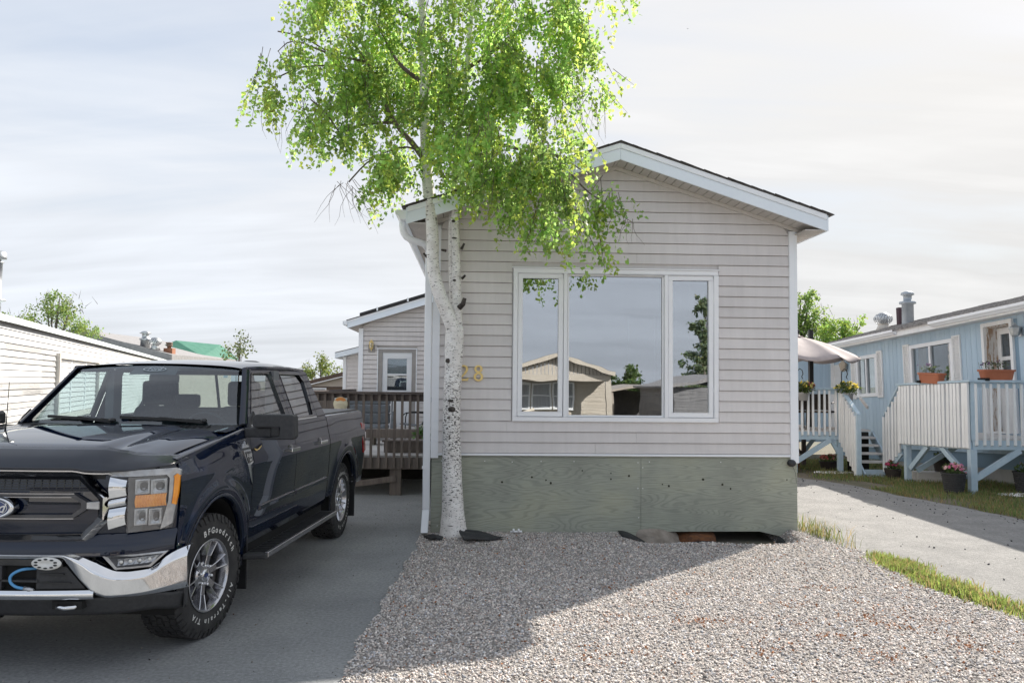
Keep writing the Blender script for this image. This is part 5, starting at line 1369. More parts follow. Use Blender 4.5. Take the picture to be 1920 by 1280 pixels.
for k in range(30): MB().box(-2.2, 0.05, 0.045 + k * 0.14, 0.045 + k * 0.14 + 0.134, 0.847, 0.875).build('deck_board', M_weather, fd)

# ---------------------------------------------------------------- things round the blue house
M_canv = mat('beige_canvas', (0.40, 0.35, 0.345), (0.46, 0.405, 0.40), 0.85, noise=4, transl=0.08, bump=0.1, bscale=200)
ub = thing('patio_umbrella', 'beige cantilever parasol with drooping rim over the far blue deck', 'umbrella', (6.35, 17.5, 0), 0.0)
mb = MB()
def canopy(u, v):
    a = 2 * math.pi * u; seg = 8; ph = (u * seg) % 1.0
    rr_ = 1.28 * v * (1 - 0.075 * math.sin(math.pi * ph))
    z = 2.90 - 0.22 * v - 0.26 * v ** 1.8 - 0.085 * v * math.sin(math.pi * ph) - (0.02 if v > .97 else 0)
    return (rr_ * math.cos(a + 0.35), rr_ * math.sin(a + 0.35), z)
mb.grid(canopy, 64, 10)
mb.build('canopy', M_canv, ub, solid=0.004)
MB().lathe([(0.0, 2.96), (0.03, 2.95), (0.05, 2.91), (0.12, 2.895)], 10).build('finial', M_canv, ub)
mb = MB()
for k in range(8):
    a = 2 * math.pi * k / 8 + 0.35; mb.tube([(0, 0, 2.86), (0.64 * math.cos(a), 0.64 * math.sin(a), 2.70), (1.25 * math.cos(a), 1.25 * math.sin(a), 2.425)], 0.008, 5)
mb.build('ribs', M_wire, ub)
mb = MB(); mb.tube([(0.0, 0.0, 2.9), (0.02, 0.0, 3.04), (-0.06, 0.02, 3.05), (-0.45, 0.12, 2.92), (-1.3, 0.4, 2.55), (-1.6, 0.5, 2.2)], 0.022, 8); mb.build('arm', M_wire, ub)
mb = MB(); mb.box(0.46, 0.55, 0.55, 0.64, 0.88, 3.09); mb.build('mast', M_wire, ub)
# patio set on the far deck
tb = thing('patio_table', 'dark patio table seen through the far deck railing', 'table', (6.45, 17.7, 0.876), 0.0)
MB().box(-0.6, 0.42, -0.4, 0.4, 0.50, 0.53).build('table_top', M_wire, tb)
for x in (-0.5, 0.3):
    for yy in (-0.3, 0.3): MB().tube([(x, yy, 0.0), (x, yy, 0.5)], 0.018, 6).build('leg', M_wire, tb)
mc = mat('dark_wicker', (0.03, 0.022, 0.02), (0.05, 0.04, 0.036), 0.8, noise=30)
def patio_chair(x, y, rz_, label):
    c = thing('patio_chair', label, 'patio chair', (x, y, 0.876), rz_, 'dark chairs round the far deck table')
    MB().box(-0.24, 0.24, -0.22, 0.24, 0.36, 0.40).build('seat', mc, c)
    MB().hexa([(-0.23, 0.22, 0.42), (0.23, 0.22, 0.42), (0.23, 0.25, 0.42), (-0.23, 0.25, 0.42), (-0.22, 0.30, 0.78), (0.22, 0.30, 0.78), (0.22, 0.33, 0.78), (-0.22, 0.33, 0.78)]).build('backrest', mc, c)
    mb = MB()
    for s in (-0.25, 0.25):
        mb.tube([(s, -0.22, 0.0), (s, -0.24, 0.3), (s, -0.2, 0.55), (s, 0.0, 0.58), (s, 0.27, 0.56)], 0.013, 5); mb.tube([(s, 0.33, 0.8), (s, 0.23, 0.4), (s, 0.3, 0.0)], 0.013, 5)
    mb.build('frame', M_wire, c)
patio_chair(6.15, 17.1, math.pi, 'dark patio chair nearer the beige home corner, behind the far deck slats')
patio_chair(6.72, 17.15, math.pi * 0.8, 'dark patio chair by the far deck corner post, beside the steps')
# flower pots
M_petal = mat('petal', (0.9, 0.9, 0.9), (1, 1, 1), 0.6, attr='tint', transl=0.25)
M_pleaf = mat('flower_leaf', (0.9, 0.9, 0.9), (1, 1, 1), 0.55, attr='tint', transl=0.3)
def posy(parent, c, rx, rz_, nl, nf, lc, fcs, ls=0.05, fs=0.045, seed=0, upright=0.0):
    g = np.random.default_rng(100 + seed)
    d = g.normal(size=(nl, 3)); d /= np.linalg.norm(d, axis=1)[:, None]
    p = np.array(c) + d * (g.uniform(0, 1, (nl, 1)) ** 0.5) * np.array([rx, rx, rz_])
    leaf_mesh('foliage', p, g.uniform(0.6, 1.3, nl) * ls, g, M_pleaf, parent, droop=-0.2 - upright, cols=np.array(lc)[None] * g.uniform(0.6, 1.4, (nl, 1)), aspect=0.6)
    d = g.normal(size=(nf, 3)); d[:, 2] = np.abs(d[:, 2]) * 0.9 + 0.1; d /= np.linalg.norm(d, axis=1)[:, None]
    fp = np.array(c) + d * np.array([rx, rx, rz_]) * g.uniform(0.8, 1.1, (nf, 1))
    # five petals each
    P5 = np.repeat(fp, 6, axis=0) + g.normal(0, fs * 0.22, (nf * 6, 3))
    fc = np.array(fcs)[g.integers(0, len(fcs), nf)]
    leaf_mesh('blossom', P5, np.full(nf * 6, fs), g, M_petal, parent, droop=0.0, cols=np.repeat(fc, 6, axis=0), aspect=1.0)
def hang_pot(x, y, z, label, seed):
    t = thing('hanging_pot', label, 'flower pot', (x, y, z), 0.0, 'pale rail pots with yellow flowers')
    MB().lathe([(0.0, 0.0), (0.085, 0.0), (0.105, 0.14), (0.12, 0.145), (0.12, 0.17), (0.105, 0.17), (0.10, 0.15), (0.0, 0.145)], 18).build('pot', mat('grey_pot', (0.38, 0.375, 0.37), (0.44, 0.435, 0.43), 0.6), t)
    posy(t, (0, 0, 0.26), 0.23, 0.13, 420, 16, (0.075, 0.115, 0.03), [(0.85, 0.72, 0.12), (0.85, 0.78, 0.3), (0.55, 0.14, 0.12), (0.85, 0.72, 0.12)], 0.06, 0.05, seed)
hang_pot(6.12, 16.58, 1.50, 'pale pot of yellow and white flowers on the deck rail beside the beige home', 1)
hang_pot(7.02, 16.5, 1.50, 'pale pot of yellow and red flowers on the rail above the steps', 2)
def hook(x, y, label):
    t = MB(); t.tube([(x, y, 1.35), (x, y, 2.02), (x + 0.015, y, 2.12), (x + 0.06, y, 2.17), (x + 0.11, y, 2.14), (x + 0.13, y, 2.06), (x + 0.10, y, 2.0), (x + 0.125, y, 1.96)], 0.009, 6)
    tag(t.build('shepherd_hook', M_wire), label, 'plant hook', 'black hooks on the far deck rail')
hook(6.0, 16.62, 'black curled plant hook by the corner of the beige home')
hook(6.92, 16.58, 'black curled plant hook rising behind the red flowered rail pot')
M_terra = mat('terracotta_plastic', (0.36, 0.115, 0.055), (0.42, 0.14, 0.07), 0.6, noise=4)
def planter(M, label, seed, hl=0.30):
    t = thing('rail_planter', label, 'planter', (0, 0, 0), 0.0, 'terracotta rail planters on the near deck')
    t.matrix_world = M
    def ring(sx, sy, z, n=24): return [(sx * math.copysign(abs(math.cos(a)) ** 0.45, math.cos(a)), sy * math.copysign(abs(math.sin(a)) ** 0.45, math.sin(a)), z) for a in [2 * math.pi * k / n for k in range(n)]]
    prof = [(0.80, 0.75, 0.0), (0.90, 0.88, 0.13), (0.92, 0.9, 0.16), (1.0, 1.0, 0.163), (1.0, 1.0, 0.195), (0.93, 0.92, 0.195), (0.9, 0.88, 0.16)]
    mb = MB(); i0 = 0; n = 24
    for sx_, sy_, z in prof: mb.v += ring(hl * sx_, 0.115 * sy_, z)
    for k in range(len(prof) - 1):
        for j in range(n): mb.f.append((k * n + j, k * n + (j + 1) % n, (k + 1) * n + (j + 1) % n, (k + 1) * n + j)); mb.sm.append(False)
    mb.f.append(tuple(reversed(range(n)))); mb.sm.append(False); mb.f.append(tuple((len(prof) - 1) * n + j for j in range(n))); mb.sm.append(False)
    mb.build('trough', M_terra, t)
    MB().box(-hl * 0.86, -hl * 0.62, -0.118, 0.118, 0.0, 0.05).build('rail_notch', M_dark, t)
    g = np.random.default_rng(seed)
    n = 70
    px_ = g.choice([-0.6, -0.2, 0.05, 0.5], n) * hl + g.normal(0, 0.035, n)
    p = np.stack([px_, g.normal(0, 0.03, n), 0.2 + g.uniform(0, 0.13, n)], 1)
    leaf_mesh('seedlings', p, g.uniform(0.03, 0.06, n), g, M_pleaf, t, droop=-0.5, cols=np.array([[0.09, 0.13, 0.05]]) * g.uniform(0.5, 1.5, (n, 1)), aspect=0.5)
    n = 18
    p = np.stack([g.choice([-0.6, -0.2, 0.05], n) * hl + g.normal(0, 0.05, n), g.normal(0, 0.03, n), 0.28 + g.uniform(0, 0.09, n)], 1)
    leaf_mesh('dark_blossom', p, np.full(n, 0.035), g, M_petal, t, cols=np.tile(np.array([[0.12, 0.05, 0.14]]), (n, 1)), aspect=1)
    mb = MB()
    for k in range(14):
        x = p[k][0]; mb.tube([(x, 0, 0.16), (x + g.normal(0, .02), 0, 0.24), (x + g.normal(0, .03), 0, 0.32)], 0.003, 3)
    mb.build('stems', MATS['flower_leaf'] if False else mat('stem_green', (0.06, 0.10, 0.03)), t)
planter(Matrix.Translation((8.41, 13.70, 1.925)), 'longer terracotta planter on the front rail before the white door', 31, 0.305)
pp_ = Vector((7.95, 13.66, 0)) + sp(0.96, 0.02, 1.875)
planter(Matrix.Translation(pp_) @ Matrix.Rotation(sang + math.pi, 4, 'Z') @ Matrix.Rotation(0.036, 4, 'Y'), 'terracotta planter on the side rail below the wide blue-house window', 32, 0.30)
M_wick = mat('black_wicker', (0.022, 0.022, 0.024), (0.05, 0.05, 0.053), 0.7, noise=40, stretch=(1, 1, 2.5), bump=0.8, bscale=70, bstretch=(1, 1, 2))
def tub(x, y, r, h, label, seed, fcs, m=None, ribs=False, nl=260, nf=22, z=0.0, lc=(0.08, 0.13, 0.04)):
    t = thing('flower_tub', label, 'flower pot', (x, y, z), 0.0, 'dark flower tubs standing by the blue decks')
    mb = MB(); prof = [(0.0, 0.0), (r * 0.74, 0.0)]
    nrow = 9
    for k in range(nrow + 1):
        f = k / nrow; prof += [(r * (0.74 + 0.24 * f) + (0.006 if not ribs else 0), h * f * 0.93 + 0.004), (r * (0.74 + 0.24 * (f + 0.5 / nrow)) - (0.003 if not ribs else 0), h * min(0.93, (f + 0.5 / nrow) * 0.93))] if k < nrow else [(r * 0.98, h * 0.93)]
    prof += [(r * 1.05, h * 0.935), (r * 1.05, h), (r * 0.93, h), (r * 0.9, h * 0.9), (0, h * 0.88)]
    mb.lathe(prof, 28, None, False)
    if ribs:
        for k in range(26):
            a = 2 * math.pi * k / 26; mb.bar((r * 0.75 * math.cos(a), r * 0.75 * math.sin(a), 0.0), (r * 0.985 * math.cos(a), r * 0.985 * math.sin(a), h * 0.92), 0.012, 0.012)
    mb.build('tub', m or M_wick, t)
    posy(t, (0, 0, h + 0.05), r * 0.85, 0.09, nl, nf, lc, fcs, 0.055, 0.045, seed, 0.3)
tub(7.60, 13.64, 0.195, 0.35, 'large black woven tub of pink flowers beside the corner deck post', 41, [(0.75, 0.25, 0.42), (0.80, 0.45, 0.50), (0.85, 0.6, 0.55)], nf=26)
tub(8.88, 13.7, 0.20, 0.37, 'black woven tub at the right edge behind the lawn', 42, [(0.5, 0.35, 0.5)], nf=4, nl=140)
M_dk = mat('dark_plastic_pot', (0.04, 0.032, 0.028), (0.06, 0.05, 0.044), 0.55)
tub(7.57, 15.75, 0.155, 0.19, 'small ribbed dark pot with magenta blooms at the foot of the steps', 43, [(0.55, 0.05, 0.16), (0.6, 0.08, 0.2)], m=M_dk, ribs=True, nl=170, nf=10, lc=(0.10, 0.17, 0.04))
tub(6.92, 17.3, 0.20, 0.18, 'low dark pot of salmon flowers under the far deck', 44, [(0.75, 0.22, 0.2), (0.8, 0.4, 0.35)], m=M_dk, nl=240, nf=20, lc=(0.10, 0.17, 0.04))
tub(8.35, 15.4, 0.16, 0.22, 'shaded pot of leafy greens beneath the near deck', 45, [(0.2, 0.25, 0.1)], m=M_dk, nl=160, nf=3, z=0.18, lc=(0.05, 0.08, 0.04))
MB_ = MB(); MB_.box(7.8, 8.7, 15.25, 15.6, -0.05, 0.175)
tag(MB_.build('plank_shelf', M_weather), 'grey plank shelf under the near deck holding a leafy pot', 'shelf')
mb = MB()
for k in range(4): mb.bar((5.98 + 0.12 * k, 17.5, 0.0), (5.98 + 0.12 * k, 17.5, 0.62), 0.02, 0.02)
for k in range(4): mb.bar((5.96, 17.49, 0.1 + 0.16 * k), (6.36, 17.49, 0.1 + 0.16 * k), 0.02, 0.02)
tag(mb.build('red_trellis', mat('dark_red_paint', (0.13, 0.018, 0.015), None, 0.6)), 'dark red lattice trellis leaning under the far deck', 'trellis')
# white stone edging
n = 260
def white_stones(name, cx, cy, rx, ry, label):
    a = nr.uniform(0, 6.28, n); rr_ = np.sqrt(nr.uniform(0.2, 1, n))
    stuff(stones(name, cx + rx * rr_ * np.cos(a), cy + ry * rr_ * np.sin(a), np.full(n, 0.015), nr.uniform(0.012, 0.026, n), ICO, M_stone, np.clip(nr.normal(0.85, 0.08, n), 0.6, 1)[:, None] * np.ones((1, 3))), label)
white_stones('white_stones', 6.75, 16.55, 0.42, 0.16, 'white stone border in the grass under the far deck')
white_stones('white_stones', 8.75, 13.35, 0.55, 0.2, 'white stone border round the tub at the right edge')
# ================================================================ BIRCH
def birch_bark():
    m = bpy.data.materials.new('birch_bark'); m.use_nodes = True
    N = m.node_tree.nodes; L = m.node_tree.links; p = N['Principled BSDF']
    tc = N.new('ShaderNodeTexCoord')
    def nz(scale, st, det, rough=0.6):
        mp = N.new('ShaderNodeMapping'); mp.inputs['Scale'].default_value = st; L.new(tc.outputs['Object'], mp.inputs[0])
        t = N.new('ShaderNodeTexNoise'); t.inputs['Scale'].default_value = scale; t.inputs['Detail'].default_value = det; t.inputs['Roughness'].default_value = rough
        L.new(mp.outputs[0], t.inputs['Vector']); return t.outputs['Fac']
    base = N.new('ShaderNodeValToRGB')
    base.color_ramp.elements[0].position = 0.3; base.color_ramp.elements[0].color = (0.66, 0.63, 0.60, 1)
    base.color_ramp.elements[1].position = 0.62; base.color_ramp.elements[1].color = (0.88, 0.865, 0.84, 1)
    L.new(nz(7, (1, 1, 1.2), 7), base.inputs[0])
    def rng(v, a, b):
        r = N.new('ShaderNodeMapRange'); r.inputs['From Min'].default_value = a; r.inputs['From Max'].default_value = b; L.new(v, r.inputs['Value']); return r.outputs[0]
    def mth(op, a, b):
        n = N.new('ShaderNodeMath'); n.operation = op
        for i, v in enumerate((a, b)):
            if isinstance(v, (int, float)): n.inputs[i].default_value = v
            else: L.new(v, n.inputs[i])
        return n.outputs[0]
    # dashes: more of them between knee and head height
    sp = N.new('ShaderNodeSeparateXYZ'); L.new(tc.outputs['Object'], sp.inputs[0])
    dz = mth('ABSOLUTE', mth('SUBTRACT', sp.outputs['Z'], 1.25), 0.0)
    dens = mth('MULTIPLY', rng(dz, 1.15, 0.15), 0.095)
    d1 = rng(mth('ADD', nz(30, (1, 1, 2.6), 3, 0.65), dens), 0.628, 0.655)
    d2 = rng(nz(16, (1, 1, 5.5), 2, 0.5), 0.65, 0.675)
    dk = mth('MAXIMUM', d1, d2)
    mx = N.new('ShaderNodeMix'); mx.data_type = 'RGBA'; L.new(dk, mx.inputs['Factor']); L.new(base.outputs[0], mx.inputs['A']); mx.inputs['B'].default_value = (0.035, 0.03, 0.027, 1)
    L.new(mx.outputs['Result'], p.inputs['Base Color']); p.inputs['Roughness'].default_value = 0.75
    b = N.new('ShaderNodeBump'); b.inputs['Strength'].default_value = 0.5; b.inputs['Distance'].default_value = 0.006
    L.new(mth('SUBTRACT', nz(24, (1, 1, 2), 5), dk), b.inputs['Height']); L.new(b.outputs[0], p.inputs['Normal'])
    return m
M_birch = birch_bark()
M_scar = mat('bark_scar', (0.025, 0.022, 0.02), (0.10, 0.085, 0.075), 0.95, noise=30, bump=1.0, bscale=80)
M_twig = mat('birch_twig', (0.10, 0.075, 0.065), (0.20, 0.16, 0.14), 0.85, noise=10)
bt = thing('birch_tree', 'white-barked birch with forked trunk and bright green drooping crown before the beige home', 'tree', (-0.66, 9.25, 0.0), 0.0)
BO = Vector((-0.66, 9.25, 0.0))
def bp(l): return [Vector(q) - BO for q in l]
def smooth_path(pts, k=3):
    pts = [Vector(q) for q in pts]; out = []
    for i in range(len(pts) - 1):
        p0 = pts[max(i - 1, 0)]; p1 = pts[i]; p2 = pts[i + 1]; p3 = pts[min(i + 2, len(pts) - 1)]
        for j in range(k):
            t = j / k
            out.append(0.5 * ((2 * p1) + (p2 - p0) * t + (2 * p0 - 5 * p1 + 4 * p2 - p3) * t * t + (3 * p1 - p0 - 3 * p2 + p3) * t ** 3))
    return out + [pts[-1]]
def limb(mb, pts, rads, n=12, k=3):
    sp_ = smooth_path(pts, k); m = len(rads) - 1
    rr_ = []
    for i in range(len(sp_)):
        t = i / (len(sp_) - 1) * m; j = min(int(t), m - 1); f = t - j
        rr_.append((rads[j] * (1 - f) + rads[j + 1] * f) * (1 + 0.025 * math.sin(i * 2.3)))
    mb.tube(sp_, rr_, n)
mb = MB()
limb(mb, bp([(-.65, 9.25, -0.06), (-0.656, 9.25, 0.06), (-0.664, 9.25, 0.2), (-0.672, 9.25, 0.45), (-0.69, 9.25, 0.98), (-0.697, 9.25, 1.54), (-0.684, 9.25, 1.98), (-0.676, 9.25, 2.29), (-0.673, 9.25, 2.47)]), [0.205, 0.165, 0.143, 0.122, 0.109, 0.102, 0.101, 0.112, 0.10], 20)
limb(mb, bp([(-0.668, 9.24, 2.36), (-0.70, 9.21, 2.48), (-0.764, 9.2, 2.63), (-0.867, 9.2, 2.88), (-0.934, 9.2, 3.16), (-0.946, 9.2, 3.54), (-0.982, 9.2, 3.89), (-1.019, 9.2, 4.24), (-1.044, 9.2, 4.62), (-1.063, 9.2, 5.07), (-1.086, 9.2, 5.72), (-1.115, 9.2, 6.37), (-1.153, 9.2, 7.15), (-1.18, 9.2, 8.1)]), [0.085, 0.085, 0.082, 0.077, 0.072, 0.071, 0.069, 0.065, 0.062, 0.056, 0.05, 0.043, 0.03, 0.012], 14)
limb(mb, bp([(-0.66, 9.27, 2.36), (-0.651, 9.28, 2.64), (-0.661, 9.28, 2.92), (-0.673, 9.28, 3.37), (-0.70, 9.28, 3.88), (-0.703, 9.28, 4.2), (-0.671, 9.28, 4.65), (-0.613, 9.28, 5.1), (-0.547, 9.28, 5.89), (-0.494, 9.28, 6.81), (-.46, 9.28, 7.7)]), [0.08, 0.062, 0.052, 0.048, 0.046, 0.044, 0.04, 0.036, 0.03, 0.02, 0.008], 12)
limb(mb, bp([(-0.69, 9.32, 2.40), (-0.715, 9.33, 2.8), (-0.735, 9.33, 3.18), (-0.744, 9.33, 3.63), (-0.742, 9.34, 3.95)]), [0.045, 0.033, 0.029, 0.027, 0.025], 10)
mb.build('trunk', M_birch, bt)
LIMBS = [([(-1.03, 9.2, 4.40), (-1.214, 9.15, 4.635), (-1.406, 9.15, 4.857), (-1.569, 9.12, 5.175), (-1.734, 9.1, 5.56), (-2.06, 9.05, 5.94)], .04),
 ([(-1.075, 9.2, 5.35), (-1.26, 9.15, 5.467), (-1.388, 9.15, 5.594), (-1.518, 9.2, 5.818), (-1.682, 9.25, 6.14)], .032),
 ([(-1.406, 9.15, 4.857), (-1.718, 9.1, 4.82), (-1.966, 9.0, 4.70), (-2.215, 8.95, 4.50)], .02),
 ([(-1.03, 9.2, 4.52), (-0.864, 9.2, 4.29), (-0.73, 9.25, 4.12)], .035),
 ([(-0.64, 9.28, 4.86), (-0.341, 9.15, 5.06), (-0.028, 9.15, 5.19), (0.286, 9.05, 5.32), (0.664, 9.0, 5.39)], .026),
 ([(-0.67, 9.28, 4.55), (-0.273, 9.1, 4.61), (0.105, 8.98, 4.49), (0.481, 8.95, 4.43), (0.795, 8.93, 4.24)], .026),
 ([(-0.567, 9.28, 5.57), (-0.222, 9.2, 5.77), (0.217, 9.15, 6.09), (0.722, 9.1, 6.36), (1.15, 9.0, 6.3)], .026),
 ([(-1.734, 9.1, 5.56), (-2.177, 9.0, 5.62), (-2.558, 8.95, 5.74), (-2.744, 8.95, 5.61)], .016),
 ([(0.481, 8.95, 4.43), (0.796, 8.92, 4.05), (1.047, 8.93, 3.87), (1.36, 8.93, 3.65)], .012),
 ([(-1.11, 9.2, 6.08), (-1.559, 9.3, 6.34), (-2.007, 9.35, 6.59)], .028),
 ([(0.482, 8.95, 4.3), (0.735, 8.9, 3.8), (0.861, 8.88, 3.49), (1.018, 8.86, 3.17)], .010),
 ([(-1.03, 9.2, 4.5), (-1.25, 9.1, 4.55), (-1.5, 9.0, 4.45), (-1.75, 8.9, 4.3)], .015)]
mb = MB()
for pts, r0 in LIMBS:
    limb(mb, bp(pts), [r0, r0 * 0.75, r0 * 0.5, r0 * 0.25], 7, 3)
mb.build('limbs', M_twig, bt)
# scars and branch stubs on the bark
def scar(x, z, r, side_r, squash=0.6, ang=0.0, tail=0.0):
    m_ = MB()
    cx_ = -0.69 if z < 2.4 else x
    if side_r > 0.13: side_r = 0.103
    yy = -math.sqrt(max(0.0, side_r ** 2 - (x - cx_) ** 2)) * 0.97
    m_.ball((x + 0.66, yy, z), r, r * 0.35, r * squash, 10, 6)
    if tail: m_.tube([(x + 0.66, yy - .002, z + r * .3), (x + 0.66, yy - .003, z + tail)], [0.008, 0.004], 5)
    m_.build('bark_scar', M_scar, bt)
scar(-0.74, 2.06, 0.032, 0.142, 0.9); scar(-0.705, 1.60, 0.035, 0.142, 0.45); scar(-0.69, 1.50, 0.045, 0.142, 0.75); scar(-0.72, 1.40, 0.025, 0.142, .5)
scar(-0.672, 0.52, 0.03, 0.15, .9, tail=0.32); scar(-0.715, 0.43, 0.036, 0.15, .6); scar(-0.600, 0.62, 0.03, 0.148, 1.4); scar(-0.598, 0.45, 0.02, 0.15, 1.4)
scar(-0.925, 3.72, 0.03, 0.09, 1.0); scar(-0.965, 4.0, 0.022, 0.085, .6); scar(-0.91, 3.2, 0.03, 0.095, .6); scar(-0.96, 3.30, 0.018, 0.095, .8); scar(-1.05, 4.75, 0.03, 0.075, .6); scar(-0.70, 3.70, 0.024, 0.068, .7); scar(-0.69, 3.5, 0.03, 0.07, .35); scar(-0.68, 3.0, 0.022, 0.08, .6)
mb = MB()
mb.tube([(-0.62 + .66, -0.07, 2.68), (-0.575 + .66, -.10, 2.72), (-0.555 + .66, -.10, 2.79)], [0.035, 0.03, 0.022], 8); mb.build('bark_scar', M_scar, bt)
for a, b in (((-0.60, 9.25, 3.03), (-0.555, 9.24, 3.07)), ((-0.61, 9.26, 3.38), (-0.575, 9.25, 3.45)), ((-1.0, 9.2, 3.27), (-1.05, 9.2, 3.32)), ((-1.06, 9.18, 4.27), (-1.10, 9.14, 4.32)), ((-0.79, 9.25, 3.36), (-.84, 9.22, 3.365))):
    MB().tube(bp([a, b]), [0.018, 0.012], 6).build('branch_stub', M_scar, bt)

BLOBS = [(-2.75, 8.97, 5.35, 0.38, 0.38, 0.48), (-2.44, 8.90, 5.78, 0.22, 0.24, 0.12), (-2.04, 9.08, 5.91, 0.62, 0.67, 0.74), (-1.98, 8.91, 4.96, 0.50, 0.54, 0.55), (-1.75, 8.85, 4.36, 0.42, 0.42, 0.36), (-1.42, 9.08, 4.19, 0.38, 0.38, 0.36),
 (-1.72, 9.44, 5.61, 0.51, 0.51, 0.70), (-1.26, 9.36, 5.58, 0.57, 0.57, 0.82), (-1.18, 9.34, 4.73, 0.38, 0.38, 0.44), (-0.53, 8.96, 5.62, 0.67, 0.67, 0.79), (0.22, 9.18, 5.98, 0.68, 0.68, 0.68), (0.77, 8.99, 5.90, 0.36, 0.36, 0.58), (0.80, 8.92, 5.32, 0.24, 0.27, 0.30),
 (-0.51, 8.87, 4.77, 0.60, 0.60, 0.54), (0.04, 8.95, 5.05, 0.54, 0.54, 0.60), (0.21, 8.15, 4.06, 0.52, 0.25, 0.36), (0.45, 8.05, 3.72, 0.36, 0.22, 0.42), (-0.19, 8.2, 4.0, 0.48, 0.25, 0.30), (-0.07, 8.90, 3.66, 0.29, 0.22, 0.24), (1.11, 8.93, 3.75, 0.27, 0.22, 0.27), (0.88, 8.87, 3.32, 0.20, 0.20, 0.28),
 (-0.36, 8.4, 4.2, 0.45, 0.25, 0.34), (0.02, 8.88, 4.02, 0.5, 0.2, 0.3), (1.16, 8.92, 6.22, 0.21, 0.21, 0.18), (-0.70, 9.0, 4.18, 0.28, 0.31, 0.28), (-1.39, 8.86, 6.64, 1.02, 0.75, 0.54), (-0.04, 9.45, 7.04, 1.15, 0.75, 0.64), (-2.39, 9.41, 6.72, 0.44, 0.44, 0.32), (-0.88, 9.18, 7.67, 1.05, 0.75, 0.68)]
DENS = [0.85, 0.55, 1, 0.8, 0.8, 0.65, 0.9, 1, 0.55, 1.1, 1.1, 0.9, 0.6, 1.15, 1, 1.3, 1.4, 1.1, 0.75, 0.9, 0.65, 1, 0.7, 0.7, 0.7, 0.6, 0.6, 0.5, 0.5]
g = np.random.default_rng(77); LP, LC, LS = [], [], []
tw = MB()
trr = random.Random(78)
for (x, y, z, rx, ry, rz_), dn in zip(BLOBS, DENS):
    area = rx * rz_
    nt = int(126 * dn * area / 0.25) + 5
    nsub = max(3, int(area / 0.022))
    cen = []
    while len(cen) < nsub:
        d = g.uniform(-1, 1, 3)
        if (d * d).sum() < 1: cen.append(d)
    ctone = g.uniform(0.70, 1.28, nsub)
    for _ in range(nt):
        ci_ = g.integers(0, nsub)
        d = cen[ci_] + g.normal(0, 1, 3) * np.array([0.085 / max(rx, .2), 0.11 / max(ry, .2), 0.07 / max(rz_, .2)])
        st_ = np.array([x, y, z]) + d * np.array([rx, ry, rz_]) + np.array([0, 0, 0.10])
        ln = g.uniform(0.14, 0.42) * (0.75 + 0.5 * rz_)
        lean = np.array([d[0] * 0.35 + g.normal(0, .18), d[1] * 0.35 + g.normal(0, .18), -1.0 + g.uniform(0, 0.5)])
        lean /= np.linalg.norm(lean)
        nl = max(3, int(ln / 0.0185))
        t = np.linspace(0.0, 1, nl)[:, None]
        p = st_ + lean * ln * t + np.array([0, 0, -0.10]) * t * t * ln
        p = p + g.normal(0, 0.020, p.shape)
        # keep clear of the wall
        p[:, 1] = np.where((p[:, 2] < 4.6) & (p[:, 0] > -0.9), np.minimum(p[:, 1], 9.12), p[:, 1])
        LP.append(p)
        tone = g.uniform(0.8, 1.2) * ctone[ci_]
        base = np.array([0.265, 0.42, 0.12]) if g.uniform() < 0.72 else np.array([0.36, 0.48, 0.10])
        LC.append(base[None] * tone * g.uniform(0.75, 1.3, (nl, 1)) * (1 + g.normal(0, 0.06, (nl, 3))))
        LS.append(g.uniform(0.036, 0.066, nl))
        if trr.random() < 0.24:
            tw.tube([st_ - np.array(BO) - lean * .12, st_ - np.array(BO) + lean * ln * 0.5, st_ - np.array(BO) + lean * ln], [0.0045, 0.003, 0.0012], 3, cap=False)
LP = np.concatenate(LP) - np.array(BO); LC = np.clip(np.concatenate(LC), 0.004, 1); LS = np.concatenate(LS)
M_leaf = mat('birch_leaf', (0.9, 0.9, 0.9), (1, 1, 1), 0.45, attr='tint', transl=0.62, spec=0.35)
leaf_mesh('crown', LP, LS, g, M_leaf, bt, droop=0.75, cols=LC, fold=0.22, aspect=0.82)
# bare drooping twigs
def bare(x, y, z, n, spread, ln):
    for _ in range(n):
        a = Vector((x + trr.uniform(-spread, spread), y + trr.uniform(-.2, .2), z + trr.uniform(-.08, .08))) - BO
        pts = [a]; d = Vector((trr.uniform(-.5, .5), trr.uniform(-.2, .2), -0.6))
        for k in range(4):
            d = (d + Vector((trr.uniform(-.6, .6), trr.uniform(-.3, .3), -0.22))).normalized()
            pts.append(pts[-1] + d * ln / 4)
        tw.tube(pts, [0.0036, 0.003, 0.0024, 0.0018, 0.001], 3, cap=False)
bare(-1.88, 8.9, 4.05, 16, 0.13, 0.5); bare(-2.35, 8.95, 5.0, 12, 0.25, 0.55); bare(0.78, 8.95, 5.15, 22, 0.22, 0.55); bare(-2.75, 8.95, 4.9, 5, 0.2, 0.4); bare(0.35, 8.95, 4.9, 8, 0.2, 0.3); bare(1.25, 8.92, 3.6, 6, 0.15, 0.3); bare(-2.3, 9, 6.3, 6, 0.2, 0.4)
for a, b in (((0.40, 9.0, 5.36), (0.78, 8.95, 5.15)), ((-2.0, 8.95, 4.65), (-2.35, 8.95, 5.05)), ((-1.5, 9.0, 4.45), (-1.88, 8.9, 4.08)), ((-2.2, 9.0, 5.65), (-2.75, 8.95, 5.85)), ((-2.2, 8.95, 5.45), (-2.75, 8.95, 5.3))):
    tw.tube(smooth_path(bp([a, ((a[0] + b[0]) / 2, (a[1] + b[1]) / 2, (a[2] + b[2]) / 2 + .05), b]), 3), [0.009] * 7, 4)
stuff(tw.build('twigs', M_twig, bt))
